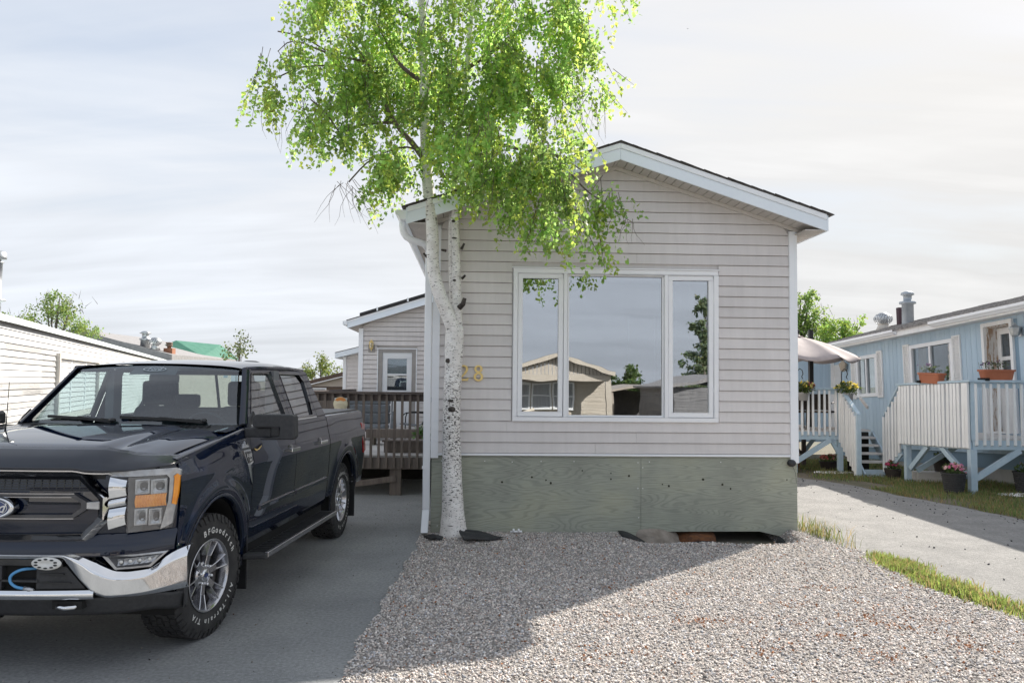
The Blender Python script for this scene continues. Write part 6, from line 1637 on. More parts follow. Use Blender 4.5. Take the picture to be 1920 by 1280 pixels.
# ================================================================ PICKUP TRUCK
def car_paint():
    m = mat('navy_paint', (0.0030, 0.0075, 0.023), (0.0038, 0.0090, 0.027), 0.45, metal=0.0, noise=2, coat=1.0, spec=0.0)
    nt = m.node_tree; N = nt.nodes; L = nt.links; p = N['Principled BSDF']
    p.inputs['Coat IOR'].default_value = 1.58
    p.inputs['Coat Roughness'].default_value = 0.012
    return m
M_paint = car_paint()
M_chrome = mat('chrome', (0.70, 0.71, 0.73), (0.76, 0.77, 0.79), 0.07, metal=1.0, noise=3, rvar=0.03)
M_rim = mat('bright_alloy', (0.46, 0.46, 0.48), (0.54, 0.54, 0.56), 0.20, metal=1.0, noise=8)
M_blk = mat('satin_black', (0.014, 0.015, 0.017), (0.022, 0.023, 0.025), 0.45, noise=20)
M_gloss = mat('gloss_black', (0.008, 0.009, 0.012), None, 0.08, coat=0.6)
M_shield = mat('smoked_deflector', (0.012, 0.016, 0.026), (0.016, 0.021, 0.032), 0.30, noise=4, coat=0.3)
M_tyre = mat('tyre_rubber', (0.022, 0.022, 0.023), (0.045, 0.044, 0.043), 0.82, noise=9, detail=8, bump=0.25, bscale=120)
M_letter = mat('white_letter', (0.62, 0.62, 0.60), (0.70, 0.70, 0.68), 0.7, noise=20)
M_plast = mat('grey_plastic', (0.026, 0.027, 0.030), (0.038, 0.039, 0.042), 0.6, noise=40, bump=0.15, bscale=300)
M_amber = mat('amber_lens', (0.80, 0.26, 0.02), (0.90, 0.36, 0.04), 0.2, noise=25, coat=0.6)
M_red = mat('red_lens', (0.40, 0.015, 0.015), (0.5, 0.03, 0.025), 0.15, noise=10, coat=0.6)
M_lampsil = mat('lamp_silver', (0.34, 0.35, 0.37), (0.50, 0.51, 0.53), 0.22, metal=0.6, noise=12)
M_lampdark = mat('lamp_dark', (0.04, 0.04, 0.045), (0.08, 0.08, 0.085), 0.3, noise=10)
M_seat = mat('dark_cloth', (0.028, 0.030, 0.034), (0.045, 0.047, 0.052), 0.9, noise=30)
M_dash = mat('dash_plastic', (0.030, 0.033, 0.037), (0.042, 0.045, 0.05), 0.7, noise=20)
M_ws = glass('windshield_glass', (0.66, 0.80, 0.82), 0.12, 0.95)
M_sg = glass('side_glass', (0.66, 0.72, 0.72), 0.22, 0.95)
M_sgd = glass('privacy_glass', (0.16, 0.18, 0.19), 0.30, 0.95)
M_lens = glass('lamp_lens', (0.93, 0.95, 0.96), 0.10, 0.9)
M_blue_e = mat('emblem_blue', (0.006, 0.025, 0.12), (0.008, 0.03, 0.14), 0.2, coat=0.8)

YAW = -0.043
_ly = (math.cos(YAW), math.sin(YAW))
tk = thing('pickup_truck', 'dark navy four-door pickup with chrome bumper and lettered tyres parked on the asphalt driveway', 'pickup truck',
           (-2.108 - 0.98 * _ly[0], 5.70 - 0.98 * _ly[1], 0.0), math.atan2(-math.cos(YAW), math.sin(YAW)))
SY_Z = [0.40, 0.50, 0.62, 0.78, 1.00, 1.12, 1.18, 1.235, 1.30, 1.38, 1.45]
SY_Y = [0.930, 0.950, 0.972, 0.985, 1.000, 1.005, 1.003, 0.990, 0.975, 0.962, 0.945]
def side_y(z): return float(np.interp(z, SY_Z, SY_Y))
WX = (0.0, -3.62); WZ = 0.43; RO = 0.545
def flare(x, z):
    d = min(math.hypot(x - w, z - WZ - 0.01) for w in WX)
    return 0.026 * math.exp(-((d - 0.60) / 0.055) ** 2)
def XF(y):
    y = abs(y); return 0.93 - 0.05 * (y / 0.6) ** 2 - (max(0.0, y - 0.62) / 0.38) ** 2.2 * 0.20
def arch_z(x, low, R_=RO):
    z = low
    for w in WX:
        d = abs(x - w)
        if d < R_: z = max(z, WZ + math.sqrt(R_ * R_ - d * d))
    return z
def cosspace(a, b, n): return [a + (b - a) * (0.5 - 0.5 * math.cos(math.pi * k / n)) for k in range(n + 1)]
def side_panel(name, x0, x1, zb, zt, s, nx=24, nz=14, roll=True, m=None, xs=None, label=None):
    mb = MB(); xs = xs or [x0 + (x1 - x0) * k / nx for k in range(nx + 1)]
    rows = []
    for x in xs:
        a, b = zb(x), zt(x); col = []
        for j in range(nz + 1):
            z = a + (b - a) * j / nz
            col.append((x, s * (side_y(z) + flare(x, z)), z))
        if roll:
            y = side_y(b)
            col += [(x, s * (y - 0.018), b + 0.012), (x, s * (y - 0.05), b + 0.018), (x, s * (y - 0.085), b + 0.014)]
        # turned-in bottom edge
        col = [(x, s * (side_y(a) + flare(x, a) - 0.045), a + 0.004)] + col
        rows.append(col)
    nr_ = len(rows[0])
    for c in rows: mb.v += c
    for i in range(len(rows) - 1):
        for j in range(nr_ - 1):
            q = (i * nr_ + j, (i + 1) * nr_ + j, (i + 1) * nr_ + j + 1, i * nr_ + j + 1)
            mb.f.append(q if s < 0 else q[::-1]); mb.sm.append(True)
    return mb.build(name, m or M_paint, tk, label=label)
def xs_arch(x0, x1, w, R_=RO, n=22, extra=6):
    a, b = w + R_, w - R_
    l = []
    if x0 > a: l += [x0 + (a + 1e-4 - x0) * k / extra for k in range(extra)] + [a + 1e-4]
    hi = min(a, x0)
    l += [x for x in (w + R_ * math.cos(math.pi * k / (2 * n)) for k in range(2 * n + 1)) if x <= hi + 1e-6 and x >= x1]
    if x1 < b: l += [b - 1e-4 + (x1 - b) * k / extra for k in range(1, extra + 1)]
    return l
for s in (1, -1):
    side_panel('fender', 0.60, -0.655, lambda x: arch_z(x, 0.50), lambda x: 1.295 + (0.60 - x) * 0.106, s, xs=xs_arch(0.60, -0.655, 0.0))
    fd_ = side_panel('front_door', -0.663, -1.748, lambda x: 0.505, lambda x: 1.438, s, roll=False)
    rd_ = side_panel('rear_door', -1.757, -2.895, lambda x: 0.505, lambda x: 1.438, s, roll=False)
    side_panel('bed_side', -2.915, -4.55, lambda x: arch_z(x, 0.56), lambda x: 1.425, s, xs=xs_arch(-2.915, -4.55, WX[1]))
    # crease moulding along the doors
    for d_, a, b in ((fd_, -0.82, -1.742), (rd_, -1.764, -2.86)):
        y = side_y(0.77)
        MB().hexa([(a, s * (y - .01), 0.742), (b, s * (y - .01), 0.742), (b, s * (y + 0.016), 0.752), (a - .04, s * (y + 0.016), 0.752), (a, s * (y - .01), 0.80), (b, s * (y - .01), 0.80), (b, s * (y + 0.016), 0.785), (a - .04, s * (y + 0.016), 0.785)]).build('body_moulding', M_paint, d_, bevel=0.006, seg=2)
    # door handles
    for d_, a in ((fd_, -1.50), (rd_, -2.44)):
        mb = MB(); mb.box(a, a - 0.235, s * 1.012, s * 1.046, 1.165, 1.20); mb.box(a, a - 0.03, s * .99, s * 1.012, 1.165, 1.20); mb.box(a - .205, a - 0.235, s * .99, s * 1.012, 1.165, 1.20)
        mb.build('handle', M_chrome, d_, bevel=0.006, seg=2)
        mb = MB(); mb.ball((a - .09, s * 0.995, 1.19), 0.085, 0.014, 0.04, 14, 8); mb.build('handle_cup', M_gloss, d_)
    # window frames and glass
    def yg(z): return 0.945 + (z - 1.44) * (0.765 - 0.945) / (1.905 - 1.44)
    def loop_ring(o, i, nm, m, par, off=0.0, th=0.03):
        mb = MB(); n = len(o)
        for p in o: mb.v.append((p[0], s * (yg(p[1]) + off), p[1]))
        for p in i: mb.v.append((p[0], s * (yg(p[1]) + off), p[1]))
        for p in i: mb.v.append((p[0], s * (yg(p[1]) + off - th), p[1]))
        for k in range(n):
            k2 = (k + 1) % n
            mb.f.append((k, k2, n + k2, n + k)); mb.sm.append(False)
            mb.f.append((n + k, n + k2, 2 * n + k2, 2 * n + k)); mb.sm.append(False)
        return mb.build(nm, m, par)
    def loop_fill(i, nm, m, par, off):
        mb = MB(); mb.face([(p[0], s * (yg(p[1]) + off), p[1]) for p in i]); return mb.build(nm, m, par)
    Fo = [(-0.668, 1.439), (-1.105, 1.892), (-1.16, 1.907), (-1.742, 1.907), (-1.749, 1.439)]
    Fi = [(-0.755, 1.462), (-1.145, 1.858), (-1.18, 1.870), (-1.625, 1.875), (-1.640, 1.475)]
    Fi2 = [(-0.735, 1.452), (-1.135, 1.866), (-1.175, 1.879), (-1.637, 1.884), (-1.652, 1.465)]
    Ro_ = [(-1.757, 1.439), (-1.750, 1.907), (-2.50, 1.907), (-2.64, 1.82), (-2.585, 1.60), (-2.60, 1.439)]
    Ri_ = [(-1.885, 1.462), (-1.880, 1.875), (-2.46, 1.872), (-2.545, 1.80), (-2.51, 1.60), (-2.46, 1.468)]
    Ri2 = [(-1.873, 1.450), (-1.868, 1.884), (-2.465, 1.882), (-2.56, 1.805), (-2.525, 1.595), (-2.47, 1.455)]
    loop_ring(Fo, Fi2, 'window_frame', M_paint, fd_); loop_ring(Fi2, Fi, 'window_seal', M_gloss, fd_, 0.004, 0.03)
    loop_ring(Ro_, Ri2, 'window_frame', M_paint, rd_); loop_ring(Ri2, Ri_, 'window_seal', M_gloss, rd_, 0.004, 0.03)
    loop_fill(Fi, 'window_glass', M_sg, fd_, -0.018); loop_fill(Ri_, 'window_glass', M_sgd if s > 0 else M_sg, rd_, -0.018)
    # belt strip
    for d_, a, b in ((fd_, -0.70, -1.745), (rd_, -1.76, -2.52)):
        MB().box(a, b, s * 0.935, s * 0.962, 1.432, 1.452).build('belt_strip', M_chrome if s > 0 else M_gloss, d_, bevel=0.004)
    # C pillar
    mb = MB()
    cp_ = [(-2.608, 1.439), (-2.593, 1.60), (-2.648, 1.82), (-2.505, 1.907), (-2.62, 1.925), (-2.74, 1.90), (-2.80, 1.70), (-2.90, 1.439)]
    mb.prism(cp_, lambda x, z: (x, s * (yg(z) - .03), z), lambda x, z: (x, s * yg(z), z)); mb.build('cab_pillar', M_paint, tk)
    # A pillar
    def apil(u, v):
        p0 = Vector((-0.66, s * 0.925, 1.445)); p1 = Vector((-0.93, s * 0.83, 1.70)); p2 = Vector((-1.13, s * 0.755, 1.905))
        p = p0 * (1 - u) ** 2 + p1 * 2 * u * (1 - u) + p2 * u * u
        a = math.pi * (0.15 + 1.1 * v)
        return p + Vector((0.020 + 0.030 * math.cos(a), s * (-0.028 * math.cos(a) - 0.012 + 0.010 * math.sin(a)), 0.02 * math.sin(a)))
    MB().grid(apil, 14, 8).build('windshield_pillar', M_paint, tk)
    # roof rail
    mb = MB(); mb.tube([(-1.10, s * 0.752, 1.908), (-1.6, s * 0.757, 1.925), (-2.2, s * 0.757, 1.93), (-2.66, s * 0.752, 1.918)], [0.018, 0.02, 0.02, 0.018], 8); mb.build('roof_rail', M_paint, tk)
    # wheel arch lips, satin
    for w in WX:
        mb = MB()
        a0, a1 = -0.10, math.pi + 0.10
        def lip(u, v):
            a = a0 + (a1 - a0) * u; r = 0.535 + 0.035 * v
            z = WZ + r * math.sin(a); x = w + r * math.cos(a)
            return (x, s * (side_y(max(z, .45)) + flare(x, max(z, .45)) + 0.004 + 0.012 * math.sin(math.pi * v)), z)
        mb.grid(lip, 32, 4); mb.build('wheel_arch_lip', M_paint, tk)
        # dark well
        mb = MB()
        mb.grid(lambda u, v: (w + 0.54 * math.cos(-0.25 + (math.pi + .5) * u), s * (0.55 + 0.40 * v), WZ + 0.54 * math.sin(-0.25 + (math.pi + .5) * u)), 24, 1)
        mb.face([(w + 0.54 * math.cos(-0.25 + (math.pi + .5) * k / 24), s * 0.55, WZ + 0.54 * math.sin(-0.25 + (math.pi + .5) * k / 24)) for k in range(25)])
        mb.build('wheel_well', M_dark, tk)
    # mud flaps
    for x, z0, z1 in ((-0.615, 0.17, 0.69), (WX[1] - 0.50, 0.16, 0.70)):
        fl_ = MB().box(x, x - 0.012, s * 0.72, s * 0.985, z0, z1).build('mud_flap', M_blk, tk, bevel=0.005)
        mb = MB()
        for dz in (0.04, 0.12): mb.lathe([(0.0, 0.006), (0.009, 0.005), (0.009, 0.0)], 8, Matrix.Translation((x + 0.0005, s * 0.95, z1 - dz)) @ Matrix.Rotation(math.pi / 2, 4, 'Y'))
        mb.build('flap_screws', M_rim, fl_)
    # running board
    rb = MB().hexa([(-0.50, s * 0.99, 0.425), (-2.62, s * 0.99, 0.425), (-2.62, s * 1.165, 0.425), (-0.53, s * 1.165, 0.425), (-0.50, s * 0.99, 0.465), (-2.62, s * 0.99, 0.465), (-2.62, s * 1.165, 0.465), (-0.53, s * 1.165, 0.465)]).build('running_board', M_plast, tk, bevel=0.008)
    MB().box(-0.56, -2.60, s * 1.145, s * 1.175, 0.432, 0.474).build('board_trim', M_rim, rb, bevel=0.004)
    for k in range(30):
        x = -0.60 - k * 0.066; MB().box(x, x - 0.03, s * 1.01, s * 1.145, 0.466, 0.471).build('grip_strip', M_blk, rb)
    for x in (-0.8, -1.6, -2.4): MB().box(x, x - 0.06, s * 0.80, s * 1.0, 0.38, 0.424).build('board_bracket', M_blk, rb)
    # door mirror
    mr_ = MB(); ol = [(1.035, 1.452), (1.035, 1.528), (1.055, 1.545), (1.34, 1.545), (1.362, 1.53), (1.368, 1.37), (1.352, 1.350), (1.105, 1.345), (1.095, 1.357), (1.245, 1.372), (1.25, 1.444), (1.05, 1.444)]
    mr_.prism(ol, lambda y, z: (-0.64, s * y, z), lambda y, z: (-0.52 - 0.03 * (y - 1.03), s * y, z))
    mr_ = mr_.build('door_mirror', M_plast, tk, bevel=0.012, seg=3)
    MB().box(-0.56, -0.64, s * 0.955, s * 1.17, 1.362, 1.438).build('mirror_arm', M_plast, mr_, bevel=0.012, seg=2)
    MB().box(-0.55, -0.60, s * 1.172, s * 1.24, 1.368, 1.438).build('mirror_lamp', M_blk, mr_, bevel=0.008, seg=2)
    MB().hexa([(-0.66, s * .945, 1.44), (-0.84, s * .945, 1.44), (-0.84, s * .96, 1.44), (-0.66, s * .96, 1.44), (-0.70, s * .93, 1.50), (-0.79, s * .93, 1.56), (-0.79, s * .945, 1.56), (-0.70, s * .945, 1.50)]).build('mirror_sail', M_blk, mr_)
    # tail lamps
    mb = MB(); mb.prism([(-4.40, 1.29), (-4.585, 1.27), (-4.60, 0.93), (-4.50, 0.90), (-4.43, 1.05)], lambda x, z: (x, s * (side_y(z) - 0.10), z), lambda x, z: (x, s * (side_y(z) + 0.012), z)); mb.build('tail_lamp', M_red, tk, bevel=0.01, seg=2)

# cab floor, bed floor and dark underbody
MB().box(-0.62, -2.9, -0.92, 0.92, 0.36, 0.62).build('underbody', M_dark, tk)
MB().box(-2.93, -4.5, -0.9, 0.9, 0.60, 0.70).build('bed_floor', M_dark, tk)
MB().box(0.55, -0.6, -0.5, 0.5, 0.40, 1.20).build('engine_bay', M_dark, tk)
MB().box(0.5, -4.4, -0.42, 0.42, 0.36, 0.48).build('chassis', M_dark, tk)
for y_ in (-0.95, 0.86): MB().box(-2.912, -2.93, y_, y_ + 0.09, 0.55, 1.42).build('bed_gap', M_dark, tk)
MB().box(-2.90, -2.93, -0.93, 0.93, 0.6, 1.43).build('cab_back', M_paint, tk)
MB().box(-4.54, -4.59, -0.90, 0.90, 0.72, 1.43).build('tailgate', M_paint, tk, bevel=0.01)
MB().box(-4.50, -4.72, -0.93, 0.93, 0.52, 0.70).build('rear_bumper', M_chrome, tk, bevel=0.03, seg=2)
MB().box(-2.95, -4.53, -0.90, 0.90, 1.428, 1.456).build('tonneau_cover', M_blk, tk, bevel=0.008)
# hood
def hoodpt(u, v):
    y = -0.905 + 1.81 * v; a = abs(y)
    xf = 0.80 - 0.10 * (a / 0.9) ** 2; xr = -0.40 + 0.13 * (a / 0.9) ** 2
    x = xf + (xr - xf) * u
    z = 1.338 + 0.098 * (1 - (1 - (xf - x) / 1.25) ** 1.8)
    t = min(max((a - 0.47) / 0.13, 0), 1); t = t * t * (3 - 2 * t)
    z += 0.028 * (1 - t) * min(1, u * 5 + 0.3)
    z += 0.012 * math.exp(-((a - 0.66) / 0.07) ** 2) * min(1, u * 4)
    t2 = min(max((a - 0.74) / 0.165, 0), 1)
    z -= 0.035 * t2 * t2
    if u < 0.06: z -= 0.05 * (1 - u / 0.06) ** 2
    return (x, y, z)
MB().grid(hoodpt, 40, 60).build('hood', M_paint, tk)
# body-colour corner plates between hood, cowl and screen pillar
for s in (1, -1):
    MB().grid(lambda u, v: (-0.262 - 0.46 * u, s * (0.93 - 0.17 * v - 0.03 * u * v), 1.418 + 0.028 * u + 0.010 * math.sin(math.pi * v) - 0.008 * v), 8, 6).build('corner_plate', M_paint, tk)
# cowl below the glass
MB().grid(lambda u, v: (-0.275 - 0.42 * u - 0.12 * (1 - abs(2 * v - 1) ** 2) * (1 - u) + 0.10 * u * (1 - abs(2 * v - 1)), -0.90 + 1.80 * v, 1.418 + 0.035 * u), 6, 24).build('cowl', M_blk, tk)
mb = MB()
for k in range(26):
    y = -0.72 + k * 0.056; mb.box(-0.47, -0.55, y, y + 0.012, 1.44, 1.452)
mb.build('cowl_vents', M_plast, tk)
# windshield
def wsp(u, v, d=0.0):
    q = 2 * u - 1
    b = Vector((-0.545 - 0.145 * q * q, 0.845 * q, 1.452)); t = Vector((-1.065 - 0.045 * q * q, 0.685 * q, 1.937 - 0.03 * q * q))
    p = b * (1 - v) + t * v
    return p + Vector((0.035, 0, 0.03)) * math.sin(math.pi * v) * (1 - 0.5 * q * q) + Vector((0.68, 0, 0.73)) * d
MB().grid(lambda u, v: wsp(u, v), 24, 14).build('windshield', M_ws, tk)
mb = MB()     # black frit and sensor mount behind the top edge
mb.grid(lambda u, v: wsp(u, 0.945 + 0.055 * v, -0.006), 24, 1)
mb.grid(lambda u, v: wsp(0.36 + 0.28 * u, 0.80 + 0.145 * v, -0.006), 6, 2)
mb.build('windshield_band', mat('frit_black', (0.03, 0.036, 0.042), None, 0.5), tk)
mb = MB(); mb.grid(lambda u, v: wsp(u, 0.0 + 0.03 * v, -0.006), 24, 1); mb.build('windshield_band', M_blk, tk)
# oval brand mark on the sun strip
M_mark = mat('pale_decal', (0.40, 0.46, 0.50), None, 0.5)
mb = MB()
def dec(y, z_): # plane of the upper glass
    return wsp(0.5 + y / (2 * 0.70), z_, 0.006)
for k in range(28):
    a, b = 2 * math.pi * k / 28, 2 * math.pi * (k + 1) / 28
    mb.face([dec(0.10 * math.cos(a), 0.895 + 0.045 * math.sin(a)), dec(0.10 * math.cos(b), 0.895 + 0.045 * math.sin(b)), dec(0.092 * math.cos(b), 0.895 + 0.037 * math.sin(b)), dec(0.092 * math.cos(a), 0.895 + 0.037 * math.sin(a))])
mb.build('glass_decal', M_mark, tk)
tm = text_mesh('Ford', 0.062, 0.0005, M_mark, shear=0.35, name='decal_lettering')
c_ = wsp(0.5, 0.895, 0.008)
mesh_obj('decal_lettering', tm, tk, Matrix.Translation(c_) @ Matrix.Rotation(math.pi / 2, 4, 'Z') @ Matrix.Rotation(math.radians(43), 4, 'X'))
MB().grid(lambda u, v: wsp(0.915 + 0.025 * u, 0.80 + 0.05 * v, -0.004), 1, 1).build('glass_sticker', M_letter, tk)
# roof
def roofp(u, v):
    q = 2 * v - 1
    xf = -1.062 - 0.048 * q * q; x = xf + (-2.70 - xf) * u
    z = 1.940 + 0.062 * math.sin(math.pi * min(1, u * 0.85 + 0.05)) - 0.03 * q * q - 0.022 * abs(q) ** 10
    if u > 0.9: z -= 0.04 * ((u - 0.9) / 0.1) ** 2
    return (x, 0.757 * q, z)
MB().grid(roofp, 24, 30).build('roof', M_paint, tk)
mb = MB()
mb.grid(lambda u, v: (-1.12 - 1.5 * u, -0.72 + 1.44 * v, 1.905), 1, 1); mb.build('headliner', mat('headliner', (0.22, 0.22, 0.22), None, 0.9), tk)
MB().lathe([(0.0, 0.03), (0.05, 0.028), (0.09, 0.012), (0.10, 0.0)], 14, Matrix.Translation((-2.45, 0.28, 1.985)) @ Matrix.Scale(1.6, 4, (1, 0, 0))).build('roof_antenna', M_blk, tk)
# rear glass with its frame
def rgl(u, v): return (-2.90 + 0.20 * v, -0.84 + 1.68 * u + (0.09 - 0.18 * u) * v, 1.44 + 0.47 * v)
mb = MB()
def quad(a, b, c, d): mb.face([rgl(a, c), rgl(b, c), rgl(b, d), rgl(a, d)])
quad(0, 1, 0, 0.16); quad(0, 1, 0.90, 1); quad(0, 0.10, 0.16, 0.90); quad(0.90, 1, 0.16, 0.90); quad(0.36, 0.38, 0.16, .9); quad(0.62, 0.64, 0.16, .9)
mb.build('rear_wall', M_paint, tk)
mb = MB(); quad(0.10, 0.36, 0.16, 0.90); quad(0.38, 0.62, .16, .9); quad(0.64, 0.90, 0.16, 0.90); mb.build('rear_glass', M_sg, tk)
# interior
MB().grid(lambda u, v: (-0.60 - 0.42 * u - 0.08 * (1 - abs(2 * v - 1) ** 2) * (1 - u) * -1, -0.86 + 1.72 * v, 1.435 - 0.02 * u + 0.035 * math.exp(-((v - 0.74) / 0.12) ** 2) * u - 0.10 * max(0, u - 0.8) * 5 * 0.5), 10, 24).build('dashboard', M_dash, tk)
MB().box(-1.0, -1.05, -0.86, 0.86, 0.9, 1.40).build('dashboard_front', M_dash, tk)
mb = MB(); Ms = Matrix.Translation((-1.18, 0.40, 1.36)) @ Matrix.Rotation(math.radians(-65), 4, 'Y')
i0 = len(mb.v)
for k in range(24):
    a = 2 * math.pi * k / 24
    for j in range(6):
        b = 2 * math.pi * j / 6; mb.v.append(tuple(Ms @ Vector(((0.185 + 0.016 * math.cos(b)) * math.cos(a), (0.185 + 0.016 * math.cos(b)) * math.sin(a), 0.016 * math.sin(b)))))
for k in range(24):
    for j in range(6):
        mb.f.append((i0 + k * 6 + j, i0 + ((k + 1) % 24) * 6 + j, i0 + ((k + 1) % 24) * 6 + (j + 1) % 6, i0 + k * 6 + (j + 1) % 6)); mb.sm.append(True)
mb.ball(tuple(Ms @ Vector((0, 0, -0.02))), 0.06)
mb.build('steering_wheel', M_blk, tk)
for y in (0.42, -0.42):
    sb = MB().hexa([(-1.66, y - .26, 0.95), (-1.66, y + .26, 0.95), (-1.83, y + .26, 0.95), (-1.83, y - .26, 0.95), (-1.86, y - .21, 1.56), (-1.86, y + .21, 1.56), (-1.98, y + .21, 1.56), (-1.98, y - .21, 1.56)]).build('front_seat', M_seat, tk, bevel=0.06, seg=3)
    MB().box(-1.87, -1.98, y - .15, y + .15, 1.562, 1.80).build('headrest', M_seat, sb, bevel=0.045, seg=3)
    mb = MB()
    for dy in (-.06, .06): mb.tube([(-1.92, y + dy, 1.5), (-1.92, y + dy, 1.65)], 0.008, 6)
    mb.build('headrest_posts', M_rim, sb)
    MB().box(-1.25, -1.8, y - .26, y + .26, 0.80, 0.97).build('seat_cushion', M_seat, sb, bevel=0.05, seg=2)
rs = MB().box(-2.55, -2.72, -0.75, 0.75, 0.9, 1.50).build('rear_seat', M_seat, tk, bevel=0.05, seg=2)
for y in (0.45, -0.45): MB().box(-2.58, -2.66, y - .13, y + .13, 1.52, 1.66).build('headrest', M_seat, rs, bevel=0.035, seg=2)
for s in (1, -1):
    MB().box(-1.66, -1.80, s * .72, s * .80, 1.3, 1.9).build('inner_pillar', mat('grey_trim', (0.20, 0.21, 0.22), None, 0.8), tk)
MB().box(-1.15, -1.19, -0.13, 0.13, 1.785, 1.855).build('rear_view_mirror', M_blk, tk, bevel=0.015, seg=2)
MB().box(-1.06, -1.16, -0.10, 0.10, 1.855, 1.905).build('sensor_pod', M_blk, tk, bevel=0.02)
# wipers
for y0, y1 in ((0.62, -0.05), (-0.10, -0.72)):
    mb = MB(); a = wsp(0.5 + y0 / 1.72, 0.02, 0.03); b = wsp(0.5 + y1 / 1.72, 0.075, 0.02)
    mb.bar(a, b, 0.022, 0.022); mb.bar(wsp(0.5 + y0 / 1.72, 0.0, 0.03), wsp(0.5 + (y0 + y1) / 3.44, 0.055, 0.03), 0.03, 0.02); mb.ball(tuple(a), 0.03, 0.03, 0.02, 8, 5)
    mb.build('wiper', M_blk, tk)
# antenna mast on the far fender
mb = MB(); mb.tube([(0.05, -0.56, 1.40), (0.03, -0.565, 1.50), (-0.02, -0.59, 1.79)], [0.008, 0.004, 0.0022], 6); mb.build('antenna', M_blk, tk)

# ---- front end
def fpt(y, z, off=0.0): return (XF(y) + off, y, z)
def band(o, i, oo, io, name, m, par=None, sub=4, depth=0.0, closed=True):
    """strip between two outlines in the front plane, set off oo/io from the nose curve"""
    mb = MB(); n = len(o); rng_ = n if closed else n - 1
    for k in range(rng_):
        k2 = (k + 1) % n
        for j in range(sub):
            f0, f1 = j / sub, (j + 1) / sub
            def L_(a, b, f): return (a[0] + (b[0] - a[0]) * f, a[1] + (b[1] - a[1]) * f)
            q = [L_(o[k], o[k2], f0), L_(o[k], o[k2], f1), L_(i[k], i[k2], f1), L_(i[k], i[k2], f0)]
            mb.face([fpt(*q[0], oo), fpt(*q[1], oo), fpt(*q[2], io), fpt(*q[3], io)], False)
            if depth:
                mb.face([fpt(*q[0], oo - depth), fpt(*q[1], oo - depth), fpt(*q[1], oo), fpt(*q[0], oo)]); mb.face([fpt(*q[3], io), fpt(*q[2], io), fpt(*q[2], io - depth), fpt(*q[3], io - depth)])
    return mb.build(name, m, par or tk, weld=True)
def gridface(y0, y1, zb, zt, off, name, m, par=None, n=24, nz=6, smooth=True, thick=0.0):
    mb = MB()
    mb.grid(lambda u, v: (lambda y: fpt(y, zb(y) + (zt(y) - zb(y)) * v, off if not callable(off) else off(y, v)))(y0 + (y1 - y0) * u), n, nz, smooth)
    return mb.build(name, m, par or tk, solid=thick)
def sym(l): return l + [(-y, z) for y, z in reversed(l)]
gridface(-0.988, 0.988, lambda y: 0.70, lambda y: 1.30, lambda y, v: -0.05 + 0.03 * math.sin(math.pi * v), 'front_panel', M_paint, n=40, nz=10)
gridface(-0.99, 0.99, lambda y: 0.745, lambda y: 0.868 - 0.0 * y, lambda y, v: 0.035 - 0.05 * v * v, 'lower_panel', M_paint, n=40, nz=6)
G_out = sym([(0.0, 1.252), (0.54, 1.248), (0.685, 1.10), (0.685, 0.955), (0.57, 0.825), (0.0, 0.815)])
G_mid = sym([(0.0, 1.232), (0.535, 1.228), (0.662, 1.093), (0.662, 0.965), (0.555, 0.850), (0.0, 0.842)])
G_in = sym([(0.0, 1.205), (0.51, 1.202), (0.625, 1.082), (0.625, 0.975), (0.53, 0.872), (0.0, 0.866)])
gl_ = band(G_out, G_mid, -0.005, 0.030, 'grille', M_chrome)
band(G_mid, G_in, 0.030, 0.005, 'grille_surround', M_gloss, gl_, depth=0.04)
gridface(-0.64, 0.64, lambda y: 0.85, lambda y: 1.225, -0.035, 'grille_backing', mat('mesh_black', (0.012, 0.014, 0.016), (0.02, 0.022, 0.025), 0.6, noise=60), gl_, nz=1)
mb = MB()
for k in range(22):
    z = 0.865 + k * 0.0158
    hw_ = 0.61 - max(0.0, (z - 1.085)) * 0.95 - max(0.0, 0.97 - z) * 0.95
    mb.grid(lambda u, v: fpt(-hw_ + 2 * hw_ * u, z + 0.006 * v, -0.026), 20, 1, False)
for k in range(-13, 14):
    y = k * 0.045
    mb.grid(lambda u, v: fpt(y + 0.006 * u, 0.868 + (1.20 - 0.868) * v, -0.028), 1, 1, False)
stuff(mb.build('grille_mesh', mat('mesh_dark', (0.028, 0.032, 0.036), None, 0.4), gl_))
B_out = sym([(0.0, 1.118), (0.49, 1.116), (0.565, 1.070), (0.565, 1.022), (0.49, 0.972), (0.0, 0.970)])
B_in = sym([(0.0, 1.098), (0.48, 1.096), (0.535, 1.060), (0.535, 1.032), (0.48, 0.992), (0.0, 0.990)])
band(B_out, B_in, 0.018, 0.018, 'grille_bar', M_lampdark, gl_, depth=0.035)
for za, zb_, hwid in ((1.1165, 1.1205, 0.495), (0.9675, 0.9715, 0.495), (1.0955, 1.0985, 0.48)):
    mb = MB(); mb.grid(lambda u, v: fpt(-hwid + 2 * hwid * u, za + (zb_ - za) * v, 0.021), 24, 1, False); mb.build('bright_line', M_rim, gl_)
for s in (1, -1):
    MB().hexa([fpt(s * .56, 1.025, -0.01), fpt(s * .635, 1.02, -0.01), fpt(s * .635, 1.02, 0.016), fpt(s * .56, 1.025, 0.016), fpt(s * .56, 1.067, -0.01), fpt(s * .635, 1.072, -0.01), fpt(s * .635, 1.072, 0.016), fpt(s * .56, 1.067, 0.016)]).build('grille_link', M_lampsil, gl_, bevel=0.004)
